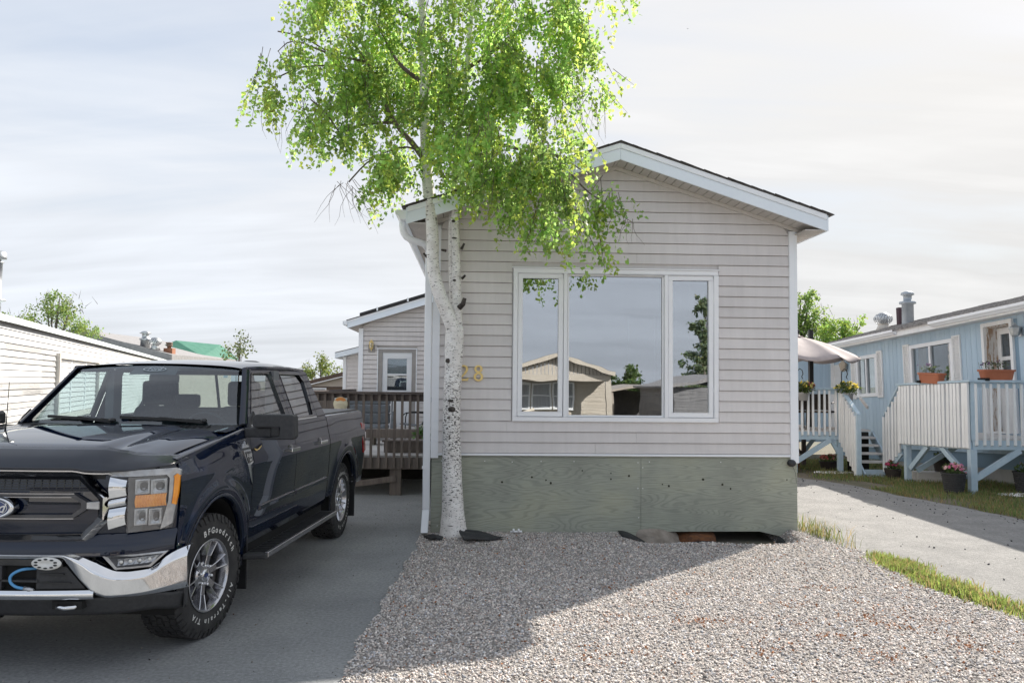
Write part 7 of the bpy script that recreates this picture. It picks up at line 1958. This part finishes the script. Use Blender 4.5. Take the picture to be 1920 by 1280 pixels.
# three bright blades between grille and lamp
for s in (1, -1):
    for (za, zb_, zc, zd) in ((1.085, 1.215, 1.10, 1.192), (1.03, 1.075, 1.045, 1.09), (0.90, 1.02, 0.925, 1.033)):
        mb = MB(); mb.grid(lambda u, v: fpt(s * (0.688 + 0.085 * u), (za + (zc - za) * u) * (1 - v) + (zb_ + (zd - zb_) * u) * v, 0.012 + 0.016 * math.sin(math.pi * v)), 4, 6); mb.build('grille_blade', M_chrome, tk)
# oval emblem
em = MB(); Me = Matrix.Translation((XF(0) + 0.0, 0.028, 1.037)) @ Matrix.Rotation(math.pi / 2, 4, 'Y') 
def oval(mb, rx, rz_, prof):   # prof: (scale, x)
    n = 40; i0 = len(mb.v)
    for sc, x in prof:
        for j in range(n):
            a = 2 * math.pi * j / n; mb.v.append((XF(0) + x, 0.028 + rx * sc * math.cos(a), 1.037 + rz_ * sc * math.sin(a)))
    for k in range(len(prof) - 1):
        for j in range(n): mb.f.append((i0 + k * n + j, i0 + k * n + (j + 1) % n, i0 + (k + 1) * n + (j + 1) % n, i0 + (k + 1) * n + j)); mb.sm.append(True)
    return mb
em = oval(MB(), 0.138, 0.066, [(1.0, 0.0), (1.0, 0.045), (0.95, 0.058), (0.82, 0.056), (0.76, 0.048)]).build('oval_emblem', M_chrome, tk)
mb = MB(); oval(mb, 0.138, 0.066, [(0.77, 0.049), (0.60, 0.052), (0.3, 0.053), (0.001, 0.053)]); mb.build('emblem_field', M_blue_e, em)
mb = MB(); oval(mb, 0.138, 0.066, [(0.72, 0.0525), (0.695, 0.0535)]); mb.build('emblem_line', M_letter, em)
mesh_obj('emblem_lettering', text_mesh('Ford', 0.085, 0.001, M_letter, shear=0.4, name='emblem_lettering', offset=0.0005), em, Matrix.Translation((XF(0) + 0.0545, 0.028, 1.037)) @ Matrix.Rotation(math.pi / 2, 4, 'Z') @ Matrix.Rotation(math.pi / 2, 4, 'X'))
# headlamps
for s in (1, -1):
    def hy(l): return [(s * a, b) for a, b in l]
    hp = MB()
    def poly_front(mb, l, off, sub=3):
        c = (sum(a for a, b in l) / len(l), sum(b for a, b in l) / len(l))
        for k in range(len(l)):
            a, b = l[k], l[(k + 1) % len(l)]
            for j in range(sub):
                q = [(a[0] + (b[0] - a[0]) * f, a[1] + (b[1] - a[1]) * f) for f in (j / sub, (j + 1) / sub)]
                m0 = [((q[i_][0] + c[0]) / 2, (q[i_][1] + c[1]) / 2) for i_ in (0, 1)]
                mb.face([fpt(*q[0], off), fpt(*q[1], off), fpt(*m0[1], off), fpt(*m0[0], off)]); mb.face([fpt(*m0[0], off), fpt(*m0[1], off), fpt(*c, off)])
        return mb
    outl = hy([(0.782, 0.872), (0.97, 0.878), (0.988, 0.99), (0.996, 1.20), (0.985, 1.245), (0.78, 1.245), (0.775, 1.195)])
    hl = poly_front(hp, outl, 0.004).build('headlamp', M_lampdark, tk)
    # silver C strip: eyebrow, then down the outer side
    so_ = hy([(0.655, 1.240), (0.78, 1.252), (0.98, 1.252), (1.0, 1.235), (0.992, 1.10), (0.972, 0.905)])
    si_ = hy([(0.700, 1.218), (0.785, 1.214), (0.945, 1.212), (0.958, 1.19), (0.955, 1.05), (0.925, 0.876)])
    band(so_, si_, 0.012, 0.016, 'lamp_surround', M_lampsil, hl, closed=False, depth=0.02)
    sm_o = hy([(0.9885, 1.215), (0.9995, 1.20), (0.9935, 1.09), (0.9855, 1.02)]); sm_i = hy([(0.975, 1.20), (0.978, 1.19), (0.975, 1.09), (0.970, 1.03)])
    band(sm_o, sm_i, 0.020, 0.020, 'side_marker', M_amber, hl, closed=False, depth=0.02)
    for (ya, yb, za, zb_) in ((0.815, 0.878, 1.105, 1.195), (0.884, 0.948, 1.10, 1.19), (0.815, 0.872, 0.915, 1.015), (0.878, 0.930, 0.91, 1.01)):
        o = hy([(ya, za), (yb, za), (yb, zb_), (ya, zb_)]); i = hy([(ya + .007, za + .007), (yb - .007, za + .007), (yb - .007, zb_ - .007), (ya + .007, zb_ - .007)])
        band(o, i, 0.022, 0.022, 'lamp_cell', M_lampsil, hl, sub=1, depth=0.03)
        b = MB(); b.grid(lambda u, v: fpt(s * (ya + .006 + (yb - ya - .012) * u), za + .006 + (zb_ - za - .012) * v, 0.020 - 0.034 * math.sin(math.pi * u) * math.sin(math.pi * v) + 0.012 * (abs(u - .5) < .18) * (abs(v - .45) < .2)), 10, 10, False); b.build('lamp_reflector', M_lampsil, hl)
    mb = MB(); mb.grid(lambda u, v: fpt(s * (0.815 + 0.132 * u), 1.022 + 0.076 * v, 0.012 + 0.012 * math.sin(math.pi * v) + 0.0035 * math.sin(u * 66)), 66, 6); mb.build('turn_lamp', M_amber, hl)
    poly_front(MB(), hy([(0.785, 0.876), (0.965, 0.882), (0.952, 1.05), (0.955, 1.20), (0.945, 1.212), (0.785, 1.21)]), 0.030).build('lamp_lens', M_lens, hl)
# bug deflector
def sht(y):
    a = abs(y); return float(np.interp(a, [0, 0.62, 0.70, 0.78, 0.93, 0.985], [1.392, 1.390, 1.372, 1.346, 1.330, 1.30]))
def shb(y):
    a = abs(y); return float(np.interp(a, [0, 0.50, 0.57, 0.66, 0.80, 0.985], [1.266, 1.264, 1.25, 1.247, 1.252, 1.274]))
mb = MB()
def shp(u, v):
    y = -0.985 + 1.97 * u; z = shb(y) + (sht(y) - shb(y)) * v
    x = XF(y) + 0.055 - 0.02 * v - 0.16 * v * v * (0.8 if abs(y) < .7 else 1.0) - 0.03 * max(0, abs(y) - .8) / .2
    return (x, y, z)
mb.grid(shp, 60, 8); mb.build('hood_deflector', M_shield, tk, solid=0.006)
mb = MB(); mb.grid(lambda u, v: (lambda y: (XF(y) + 0.045, y, shb(y) - 0.012 + 0.008 * v))(-0.7 + 1.4 * u), 40, 1); mb.build('deflector_trim', M_rim, tk)
# bumper
def bt_(y):
    a = abs(y); return float(np.interp(a, [0, 0.50, 0.57, 0.65, 0.735, 0.80, 0.885, 0.925, 0.965, 1.01, 1.05], [0.772, 0.770, 0.748, 0.696, 0.650, 0.640, 0.642, 0.664, 0.712, 0.738, 0.752]))
def bb_(y):
    a = abs(y); return float(np.interp(a, [0, 0.46, 0.49, 0.56, 0.63, 0.70, 1.05], [0.735, 0.735, 0.70, 0.60, 0.52, 0.495, 0.487]))
def XB(y):
    y = abs(y); return 0.985 - 0.05 * (y / 0.6) ** 2 - (max(0.0, y - 0.62) / 0.43) ** 2.3 * 0.26
def bump(u, v):
    y = -1.05 + 2.10 * u; z = bb_(y) + (bt_(y) - bb_(y)) * v
    return (XB(y) + float(np.interp(v, [0, 0.10, 0.16, 0.74, 0.80, 1.0], [-0.022, 0.0, 0.004, 0.016, 0.012, -0.030])), y, z)
mb = MB(); mb.grid(bump, 90, 25)
# rolled top edge
mb.grid(lambda u, v: (lambda y: (XB(y) - 0.03 - 0.04 * v, y, bt_(y) + 0.004 * math.sin(math.pi * v)))(-1.05 + 2.10 * u), 90, 2)
bmp = mb.build('front_bumper', M_chrome, tk)
for s in (1, -1):   # wrap-round ends
    MB().grid(lambda u, v: (XB(1.05) + (0.50 - XB(1.05)) * u, s * (1.05 - 0.03 * u), bb_(1.05) + (bt_(1.05) - bb_(1.05)) * v + 0.0 * u), 6, 6).build('bumper_end', M_chrome, bmp)
# chrome lower lip and dark insert
mb = MB(); mb.grid(lambda u, v: (XB(-0.645 + 1.29 * u) + 0.012 * math.sin(math.pi * v), -0.645 + 1.29 * u, 0.500 + 0.052 * v), 30, 4); mb.build('bumper_lip', M_chrome, bmp)
gridface(-0.62, 0.62, lambda y: 0.54, lambda y: 0.745, 0.0, 'bumper_opening', M_dark, bmp, nz=1)
for s in (1, -1):
    ins = MB(); ins.prism([(0.31, 0.560), (0.588, 0.560), (0.478, 0.690), (0.31, 0.690)], lambda y, z: (XB(y) - 0.05, s * y, z), lambda y, z: (XB(y) - 0.012, s * y, z)); ins.build('bumper_insert', M_plast, bmp)
    for z in (0.595, 0.645): MB().box(XB(.4) - 0.012, XB(.4) - 0.002, s * 0.33, s * (0.52 - (z - .595) * 0.9), z, z + 0.007).build('insert_rib', M_blk, bmp)
mb = MB(); mb.grid(lambda u, v: (XB(0) - 0.02 - 0.01 * u * 0, -0.47 + 0.94 * u, 0.697 + 0.036 * v), 20, 1); mb.build('bumper_step', M_gloss, bmp)
MB().box(XB(0) - .06, XB(0) - .02, -0.32, 0.32, 0.60, 0.612).build('opening_bar', M_plast, bmp)
MB().box(XB(0) - .06, XB(0) - .02, 0.04, 0.10, 0.555, 0.695).build('opening_post', M_plast, bmp)
# block heater plug lead
mb = MB(); mb.tube(smooth_path([(0.90, 0.30, 0.67), (0.955, 0.22, 0.672), (0.965, 0.16, 0.64), (0.965, 0.155, 0.60), (0.965, 0.19, 0.572), (0.965, 0.245, 0.562)], 4), 0.009, 8); mb.build('blue_plug_lead', mat('blue_cable', (0.10, 0.32, 0.60), None, 0.5), tk)
mb = MB(); mb.tube([(0.965, 0.24, 0.563), (0.966, 0.275, 0.558), (0.966, 0.30, 0.556)], [0.014, 0.014, 0.008], 8); mb.build('plug_end', M_lampsil, tk)
# round steel badge disc
bd_ = MB(); Md = Matrix.Translation((XB(0.37) + 0.004, 0.375, 0.714)) @ Matrix.Rotation(math.pi / 2 - 0.0, 4, 'Y') @ Matrix.Scale(0.42, 4, (1, 0, 0))
bd_.lathe([(0.0, 0.008), (0.03, 0.009), (0.034, 0.012), (0.085, 0.010), (0.092, 0.004), (0.092, 0.0)], 30, Md); bd_ = bd_.build('round_badge', M_letter, tk)
mb = MB()
for k in range(10):
    a = 2 * math.pi * k / 10; mb.lathe([(0.0, 0.0135), (0.012, 0.0135), (0.012, 0.009)], 8, Md @ Matrix.Translation((0.062 * math.cos(a), 0.062 * math.sin(a), 0)))
mb.build('badge_holes', M_blk, bd_)
# tow hook
for s in (1, -1):
    MB().box(XB(.48) - 0.10, XB(.48) - 0.012, s * 0.40, s * 0.58, 0.44, 0.487).build('hook_recess', M_dark, bmp)
    mb = MB(); mb.tube([(XB(.48) - .04, s * .43, .462), (XB(.48) + .0, s * .44, .455), (XB(.48) + .012, s * .49, .452), (XB(.48) + .0, s * .54, .455), (XB(.48) - .04, s * .55, .462)], 0.013, 8); mb.build('tow_hook', M_chrome, bmp)
# black valance
mb = MB(); mb.grid(lambda u, v: (lambda y: (XB(y) - 0.03 - 0.05 * (1 - v), y, 0.385 - 0.03 * (abs(y) > 0.9) * min(1, (abs(y) - .9) / .1 if abs(y) > .9 else 0) + (0.498 - 0.385) * v))(-1.03 + 2.06 * u), 50, 5); mb.build('valance', M_plast, bmp, solid=0.01)
for s in (1, -1): MB().grid(lambda u, v: (XB(1.03) - 0.03 + (0.46 - XB(1.03)) * u, s * (1.03 - 0.04 * u), 0.36 + (0.49 - 0.36) * v), 4, 4).build('valance_end', M_plast, bmp)
# fog lamps
for s in (1, -1):
    fo = [(s * 0.665, 0.748), (s * 0.965, 0.738), (s * 0.895, 0.655), (s * 0.735, 0.660)]
    fg_ = MB(); fg_.face([fpt(y, z, 0.018) for y, z in fo]); fg_ = fg_.build('fog_lamp', M_lampdark, tk)
    fi = [(s * 0.700, 0.735), (s * 0.945, 0.727), (s * 0.887, 0.667), (s * 0.742, 0.671)]
    band(fo, fi, 0.026, 0.026, 'fog_bezel', M_lampsil, fg_, sub=2, depth=0.02)
    b = MB(); b.grid(lambda u, v: fpt(s * (0.742 + (0.19 - 0.03 * (1 - v)) * u), 0.682 + 0.040 * v, 0.024 - 0.012 * math.sin(math.pi * v) + 0.003 * math.sin(u * 40)), 40, 6, False); b.build('fog_reflector', M_lampsil, fg_)
    for k in range(4):
        y = 0.762 + k * 0.042; b = MB(); b.ball(fpt(s * y, 0.703, 0.022), 0.008, 0.012, 0.011, 8, 5); b.build('fog_cell', M_letter, fg_)
# fender badge
for s in (1, -1):
    def sp_(x, z, o): return (x, s * (side_y(z) + flare(x, z) + o), z)
    bg = MB(); bp_ = [(-0.455, 1.268), (-0.60, 1.268), (-0.615, 1.165), (-0.565, 1.150), (-0.605, 1.035), (-0.622, 0.985), (-0.575, 1.040), (-0.505, 1.150)]
    bg.prism(bp_, lambda x, z: sp_(x, z, 0.0), lambda x, z: sp_(x, z, 0.014)); bg = bg.build('fender_badge', M_chrome, tk)
    bg2 = MB(); bg2.prism([(-0.482, 1.255), (-0.59, 1.255), (-0.602, 1.175), (-0.515, 1.163)], lambda x, z: sp_(x, z, 0.0142), lambda x, z: sp_(x, z, 0.016)); bg2.build('badge_field', M_gloss, bg)
    if s > 0:
        t = text_mesh('F-150', 0.042, 0.001, M_letter, name='badge_lettering', offset=0.0006)
        Mt = Matrix.Translation(sp_(-0.545, 1.222, 0.0185)) @ Matrix(((-1, 0, 0, 0), (0, 0, 1, 0), (0, 1, 0, 0), (0, 0, 0, 1)))
        mesh_obj('badge_lettering', t, bg, Mt)
        mb = MB(); mb.prism([(-0.475, 1.285), (-0.50, 1.318), (-0.515, 1.300), (-0.53, 1.335), (-0.552, 1.302), (-0.575, 1.318), (-0.60, 1.285)], lambda x, z: sp_(x, z, 0.0), lambda x, z: sp_(x, z, 0.008)); mb.build('mountain_badge', M_chrome, bg)
        t = text_mesh('4x4', 0.026, 0.001, M_letter, name='badge_lettering')
        mesh_obj('badge_lettering', t, bg, Matrix.Translation(sp_(-0.553, 1.188, 0.0185)) @ Matrix(((-1, 0, 0, 0), (0, 0, 1, 0), (0, 1, 0, 0), (0, 0, 0, 1))))
        mb = MB()
        for k in range(3):
            mb.tube([(-0.70 - 0.012 * k, side_y(1.25) + .006, 1.262 - .006 * k), (-0.75, side_y(1.25) + .006, 1.243 - .004 * k + 0.008), (-0.80, side_y(1.25) + .006, 1.250 + 0.004 * k), (-0.86 + 0.014 * k, side_y(1.26) + .006, 1.275 - 0.004 * k)], 0.0035, 5)
        mb.build('gold_door_decal', M_brass, tk)
# ---- wheels
def arc_text(mb, txt, r, a_start, da, size, y):
    for k, c in enumerate(txt):
        if c == ' ': continue
        ph = a_start - da * k
        me = _textcache.get(c) or _textcache.setdefault(c, text_mesh(c, 1.0, 0.0, M_letter, name='glyph', offset=0.03))
        i0 = len(mb.v); th = ph - math.pi / 2
        for v in me.vertices:
            lx, ly_ = v.co.x * size, v.co.y * size
            rx_ = lx * math.cos(th) - ly_ * math.sin(th) + r * math.cos(ph); up_ = lx * math.sin(th) + ly_ * math.cos(th) + r * math.sin(ph)
            mb.v.append((-rx_, y, up_))
        for p in me.polygons: mb.f.append(tuple(i0 + i for i in p.vertices)); mb.sm.append(False)
RX = Matrix.Rotation(-math.pi / 2, 4, 'X')
TR = 0.43
def make_wheel():
    w = bpy.data.objects.new('wheel', None); COL.objects.link(w); w.parent = tk; w.empty_display_size = 0.1
    prof = [(0.245, -.125), (0.275, -.138), (0.33, -.143), (0.385, -.138), (0.408, -.128), (0.417, -.115), (0.418, 0), (0.417, .115), (0.408, .128), (0.385, .138), (0.33, .143), (0.275, .138), (0.245, .125)]
    MB().lathe(prof, 64, RX).build('tyre', M_tyre, w)
    tb_ = MB(); rr_ = random.Random(2)
    N_ = 46
    for k in range(N_):
        for row, (yc, wd_) in enumerate(((-0.098, 0.042), (-0.048, 0.04), (0.0, 0.036), (0.048, 0.04), (0.098, 0.042))):
            a = 2 * math.pi * (k + 0.5 * (row % 2)) / N_; da = 2 * math.pi / N_ * 0.40
            sk = 0.010 * (1 if (k + row) % 2 else -1)
            pts = []
            for r in (0.414, TR):
                for (aa, yy) in ((a - da, yc - wd_ / 2 + sk * .4), (a + da, yc - wd_ / 2 - sk), (a + da, yc + wd_ / 2 - sk * .4), (a - da, yc + wd_ / 2 + sk)):
                    pts.append((r * math.cos(aa), yy, r * math.sin(aa)))
            tb_.hexa(pts)
        for sgn in (-1, 1):   # shoulder lugs running down the sidewall
            a = 2 * math.pi * (k + 0.25) / N_; da = 2 * math.pi / N_ * (0.36 if k % 2 else 0.28)
            r_in = 0.385 if k % 2 else 0.372
            pts = [(r_in * math.cos(a - da), sgn * .136, r_in * math.sin(a - da)), (r_in * math.cos(a + da), sgn * .136, r_in * math.sin(a + da)), (0.424 * math.cos(a + da), sgn * .112, 0.424 * math.sin(a + da)), (0.424 * math.cos(a - da), sgn * .112, 0.424 * math.sin(a - da)),
                   (r_in * math.cos(a - da), sgn * .1475, r_in * math.sin(a - da)), (r_in * math.cos(a + da), sgn * .1475, r_in * math.sin(a + da)), (0.427 * math.cos(a + da), sgn * .132, 0.427 * math.sin(a + da)), (0.427 * math.cos(a - da), sgn * .132, 0.427 * math.sin(a - da))]
            tb_.hexa(pts)
    stuff(tb_.build('tread_blocks', M_tyre, w))
    rim = MB()
    rim.lathe([(0.250, .128), (0.256, .134), (0.250, .140), (0.240, .137), (0.234, .122), (0.222, .08), (0.215, -.10), (0.25, -.12)], 48, RX)
    rim.lathe([(0.0, .098), (0.045, .100), (0.075, .096), (0.095, .086), (0.10, .05), (0.0, .04)], 36, RX)
    for k in range(6):
        a = 2 * math.pi * k / 6 + 0.26
        def P(r, t, y): return (-(r * math.cos(a) - t * math.sin(a)), y, r * math.sin(a) + t * math.cos(a))
        rim.hexa([P(0.06, -.030, .05), P(0.138, -.036, .05), P(0.138, .036, .05), P(0.06, .030, .05), P(0.06, -.022, .100), P(0.138, -.026, .108), P(0.138, .026, .108), P(0.06, .022, .100)])
        for sg in (-1, 1):
            ta, tb, tc_, td = 0.004 * sg, 0.036 * sg, 0.020 * sg, 0.066 * sg
            q = [(0.13, ta), (0.238, tc_), (0.238, td), (0.13, tb)]
            if sg < 0: q = [q[3], q[2], q[1], q[0]]
            m_ = [((q[0][0] * .62 + q[3][0] * .38), q[0][1] * .62 + q[3][1] * .38), (q[1][0], q[1][1] * .62 + q[2][1] * .38), (q[2][0], q[2][1] * .62 + q[1][1] * .38), (q[3][0], q[3][1] * .62 + q[0][1] * .38)]
            rim.hexa([P(*q[0], .055), P(*q[1], .075), P(*q[2], .075), P(*q[3], .055), P(*m_[0], .108), P(*m_[1], .132), P(*m_[2], .132), P(*m_[3], .108)])
    rim.build('rim', M_rim, w, bevel=0.003, weld=True)
    MB().lathe([(0.0, .108), (0.038, .108), (0.043, .103), (0.043, .09)], 24, RX).build('hub_cap', M_chrome, w)
    mb = MB(); i0 = len(mb.v)
    for j in range(20):
        t_ = 2 * math.pi * j / 20; mb.v.append((0.030 * math.cos(t_), .1088, 0.016 * math.sin(t_)))
    mb.f.append(tuple(range(20))); mb.sm.append(False); mb.build('cap_emblem', M_blue_e, w)
    mb = MB()
    for k in range(6):
        a = 2 * math.pi * (k + .5) / 6 + 0.26; mb.lathe([(0.0, .118), (0.010, .116), (0.012, .112), (0.012, .09)], 8, Matrix.Translation((0.070 * math.cos(a) * -1, 0, 0.070 * math.sin(a))) @ RX)
    stuff(mb.build('lug_nuts', M_chrome, w))
    MB().lathe([(0.0, .01), (0.17, .01), (0.17, -.02), (0, -.02)], 32, RX).build('brake_disc', mat('brake_steel', (0.18, 0.17, 0.17), (0.25, 0.24, 0.24), 0.4, metal=0.9), w)
    mb = MB(); mb.box(-0.06, 0.06, -0.04, 0.035, 0.10, 0.19); mb.build('brake_caliper', M_blk, w)
    mb = MB()
    arc_text(mb, 'BFGoodrich', 0.312, math.radians(106), math.radians(9.0), 0.058, .1455)
    arc_text(mb, 'All-Terrain T/A', 0.312, math.radians(-26), math.radians(7.4), 0.050, .1455)
    stuff(mb.build('sidewall_lettering', M_letter, w))
    return w
w1 = make_wheel(); w1.location = (0.0, 0.825, WZ); w1.rotation_euler = (0, 0.0, math.radians(-8))
def dup_wheel(loc, rot):
    c = dup(w1, tk); c.location = loc; c.rotation_euler = rot
    for ch_ in list(w1.children): dup(ch_, c)
    return c
dup_wheel((WX[1], 0.815, WZ), (0, math.radians(17), 0))
dup_wheel((0.0, -0.825, WZ), (0, 0.3, math.radians(172)))
dup_wheel((WX[1], -0.815, WZ), (0, 1.3, math.pi))
for me in list(_textcache.values()): bpy.data.meshes.remove(me)
MB().tube([(WX[1], -0.7, WZ), (WX[1], 0.7, WZ)], 0.05, 10).ball((WX[1], 0.0, WZ), 0.15).build('rear_axle', M_blk, tk)
# ================================================================ ACROSS THE STREET (seen mirrored in the big window and the truck)
M_beige = mat('beige_siding', (0.52, 0.47, 0.40), (0.58, 0.53, 0.46), 0.6, noise=1.5, rand=0.03)
oh = thing('street_bungalow', 'beige bungalow with gabled porch across the street, mirrored in the wide window', 'house', (3.9, -12.4, 0), math.pi + 0.09)
def ohz(u): return 2.86 - 0.30 * abs(u)
u = -2.2
while u < 2.2:
    MB().hexa([(u + .01, -0.02, 2.2), (u + .14, -0.02, 2.2), (u + .14, 0.03, 2.2), (u + .01, .03, 2.2), (u + .01, -0.02, max(2.21, ohz(u))), (u + .14, -0.02, max(2.21, ohz(u + .14))), (u + .14, .03, max(2.21, ohz(u + .14))), (u + .01, .03, max(2.21, ohz(u)))]).build('gable_board', M_beige, oh); u += 0.15
for a, b in ((-2.35, 0), (0, 2.35)):
    MB().hexa([(a, -0.25, ohz(a)), (b, -0.25, ohz(b)), (b, 9, ohz(b)), (a, 9, ohz(a)), (a, -0.25, ohz(a) + .14), (b, -0.25, ohz(b) + .14), (b, 9, ohz(b) + .14), (a, 9, ohz(a) + .14)]).build('roof', M_shingle, oh)
    MB().hexa([(a, -0.30, ohz(a) - .02), (b, -0.30, ohz(b) - .02), (b, -0.255, ohz(b) - .02), (a, -0.255, ohz(a) - .02), (a, -0.30, ohz(a) + .13), (b, -0.30, ohz(b) + .13), (b, -0.255, ohz(b) + .13), (a, -0.255, ohz(a) + .13)]).build('rake_board', M_beige, oh)
MB().box(-2.2, 2.2, -0.06, 0.1, 1.95, 2.195).build('porch_beam', M_beige, oh)
for x in (-2.1, 2.0): MB().box(x - 0.11, x + 0.11, -0.05, 0.09, -0.1, 1.949).build('porch_post', M_beige, oh)
for k in range(15): plank(MB(), lambda u, o, z: (u, 1.1 - o, z), -2.1, -0.9, -2.1, -0.9, 0.2 + k * .125, 0.324 + k * .125).build('siding_plank', M_beige, oh)
MB().box(-2.1, 2.1, 1.12, 8.9, 0.0, 2.2).build('house_wall', M_beige, oh)
for a, b in ((-0.8, 0.1), (0.15, 1.0), (1.05, 2.0)):
    f = frame_ring(MB(), lambda u, o, z: (u, 1.1 - o, z), a, b, 0.7, 1.85, 0.07, -0.01, 0.05).build('window', M_white, oh)
    MB().box(a + .07, b - .07, 1.095, 1.10, 0.77, 1.78).build('pane', M_curtain, f)
    MB().box(a + .071, b - .071, 1.06, 1.094, 1.25, 1.3).build('glazing_bar', M_white, f)
mb = MB(); mb.tube([(0.9, -0.1, 0.75), (1.4, -0.12, 0.60), (2.0, -0.1, 0.85)], 0.07, 8)
mb.build('porch_bunting', M_beige, oh)
cp = thing('street_carport', 'low grey carport gable across the street, mirrored in the wide window', 'carport', (9.5, -20.5, 0), math.pi + 0.09)
for s in (-1, 1):
    MB().hexa([(0, -0.2, 1.72), (s * 1.7, -0.2, 1.30), (s * 1.7, 6, 1.30), (0, 6, 1.72), (0, -0.2, 1.84), (s * 1.7, -0.2, 1.42), (s * 1.7, 6, 1.42), (0, 6, 1.84)]).build('roof', M_tan, cp)
    MB().box(s * 1.5 - .06, s * 1.5 + .06, -0.1, 0.0, -0.1, 1.33).build('post', M_tan, cp)
MB().box(-1.5, 1.5, 3.9, 4, -0.1, 1.4).build('back_wall', mat('carport_grey', (0.12, 0.115, 0.12), (0.17, 0.165, 0.17), 0.8), cp)
gh = thing('street_grey_house', 'grey sided house with low roof across the street, mirrored in the right pane', 'house', (10.3, -11.2, 0), math.pi + 0.09)
MB().box(-1.9, 1.9, 0, 8, -0.1, 1.70).build('house_wall', mat('grey_house_wall', (0.16, 0.16, 0.17), (0.21, 0.21, 0.22), 0.7), gh)
for s in (-1, 1):
    MB().hexa([(0, -0.3, 2.1), (s * 2.2, -0.3, 1.66), (s * 2.2, 8.2, 1.66), (0, 8.2, 2.1), (0, -0.3, 2.2), (s * 2.2, -0.3, 1.76), (s * 2.2, 8.2, 1.76), (0, 8.2, 2.2)]).build('roof', mat('grey_shingle', (0.1, 0.1, 0.1)), gh)
for k in range(13): plank(MB(), P_front, -1.9, 1.9, -1.9, 1.9, 0.05 + k * .125, 0.174 + k * .125).build('siding_plank', MATS['grey_house_wall'], gh)
tree('street_spruce', 'tall dark spruce across the street, mirrored in the right pane', (13.7, -24, 0), [(0.3, 0, 1.5 + 0.72 * k, 1.6 * (1 - k / 10), 1.3 * (1 - k / 10), 0.62) for k in range(8)] + [(2.6, -1, 1.6 + .8 * k, 1.2, 1, .7) for k in range(6)], 8200, 0.17, (0.19, 0.25, 0.14), 0.2, seed=31)
tree('street_birch', 'leafy tree across the street, mirrored beside the carport', (10.9, -29.5, 0), [(-0.5, 0, 2.0, 0.7, .8, 0.6), (0.5, 0, 2.3, 0.6, .8, 0.7), (0, 0, 1.5, 1.1, 1, 0.6)], 2600, 0.16, (0.12, 0.19, 0.06), 0.14, seed=32)
tree('street_poplar', 'poplar across the street, mirrored in the left pane', (1.5, -30, 0), [(0, 0, 3.2, 1.2, 1, 1.0), (0.6, 0, 4.4, 0.9, .9, 0.9), (-.8, 0, 2.6, 1.2, 1, 0.8)], 3000, 0.16, (0.11, 0.17, 0.06), 0.16, seed=33)
tree('street_bush_tree', 'broad tree far across the street to the left', (-12, -34, 0), [(-2, 0, 2.5, 2, 1.5, 1.5), (1, 0, 3.0, 2.2, 1.5, 1.7), (3.5, 0, 2.2, 1.6, 1.5, 1.3)], 4200, 0.22, (0.06, 0.11, 0.03), 0.2, seed=34)
lw = thing('street_white_home', 'long white home far across the street to the left', 'mobile home', (-9, -17, 0), math.pi - 0.05)
for k in range(16): plank(MB(), P_front, -6, 6, -6, 6, 0.5 + k * .125, 0.624 + k * .125).build('siding_plank', M_wsid, lw)
MB().box(-6, 6, 0.021, 4, 0, 2.5).build('house_wall', M_wsid, lw)
MB().hexa([(-6.2, -0.3, 2.5), (6.2, -.3, 2.5), (6.2, 2, 3.0), (-6.2, 2, 3.0), (-6.2, -.3, 2.6), (6.2, -.3, 2.6), (6.2, 2, 3.1), (-6.2, 2, 3.1)]).build('roof', M_shingle, lw)
for a in (-4, 0, 3):
    f = frame_ring(MB(), P_front, a, a + 1.4, 1.2, 2.2, 0.07, 0.0, 0.05).build('window', M_white, lw); MB().box(a + .07, a + 1.33, -0.03, -0.025, 1.27, 2.13).build('pane', M_curtain, f)
# small bird high in the sky
bd = MB()
bd.ball((0, 0, 0), 0.16, 0.06, 0.055, 10, 6); bd.ball((0.17, 0, 0.02), 0.055, 0.045, 0.045, 8, 5)
bd.face([(0.08, 0.03, 0.02), (-0.06, 0.03, 0.02), (-0.10, 0.30, 0.10), (0.02, 0.28, 0.11)]); bd.face([(-0.10, 0.30, 0.10), (0.02, 0.28, 0.11), (-0.10, 0.52, 0.05)])
bd.face([(0.08, -0.03, 0.02), (-0.06, -0.03, 0.02), (-0.10, -0.30, 0.10), (0.02, -0.28, 0.11)]); bd.face([(-0.10, -0.30, 0.10), (0.02, -0.28, 0.11), (-0.10, -0.52, 0.05)])
bd.face([(-0.12, 0.02, 0), (-0.12, -0.02, 0), (-0.32, -0.07, 0.0), (-0.32, 0.07, 0.0)])
bo = bd.build('bird', mat('dark_feather', (0.02, 0.02, 0.022), None, 0.8)); bo.scale = (0.3, 0.3, 0.3); bo.location = (17.9, 80, 38.6); bo.rotation_euler = (0.3, 0.2, 1.0)
tag(bo, 'tiny dark bird flying high in the pale sky', 'bird')
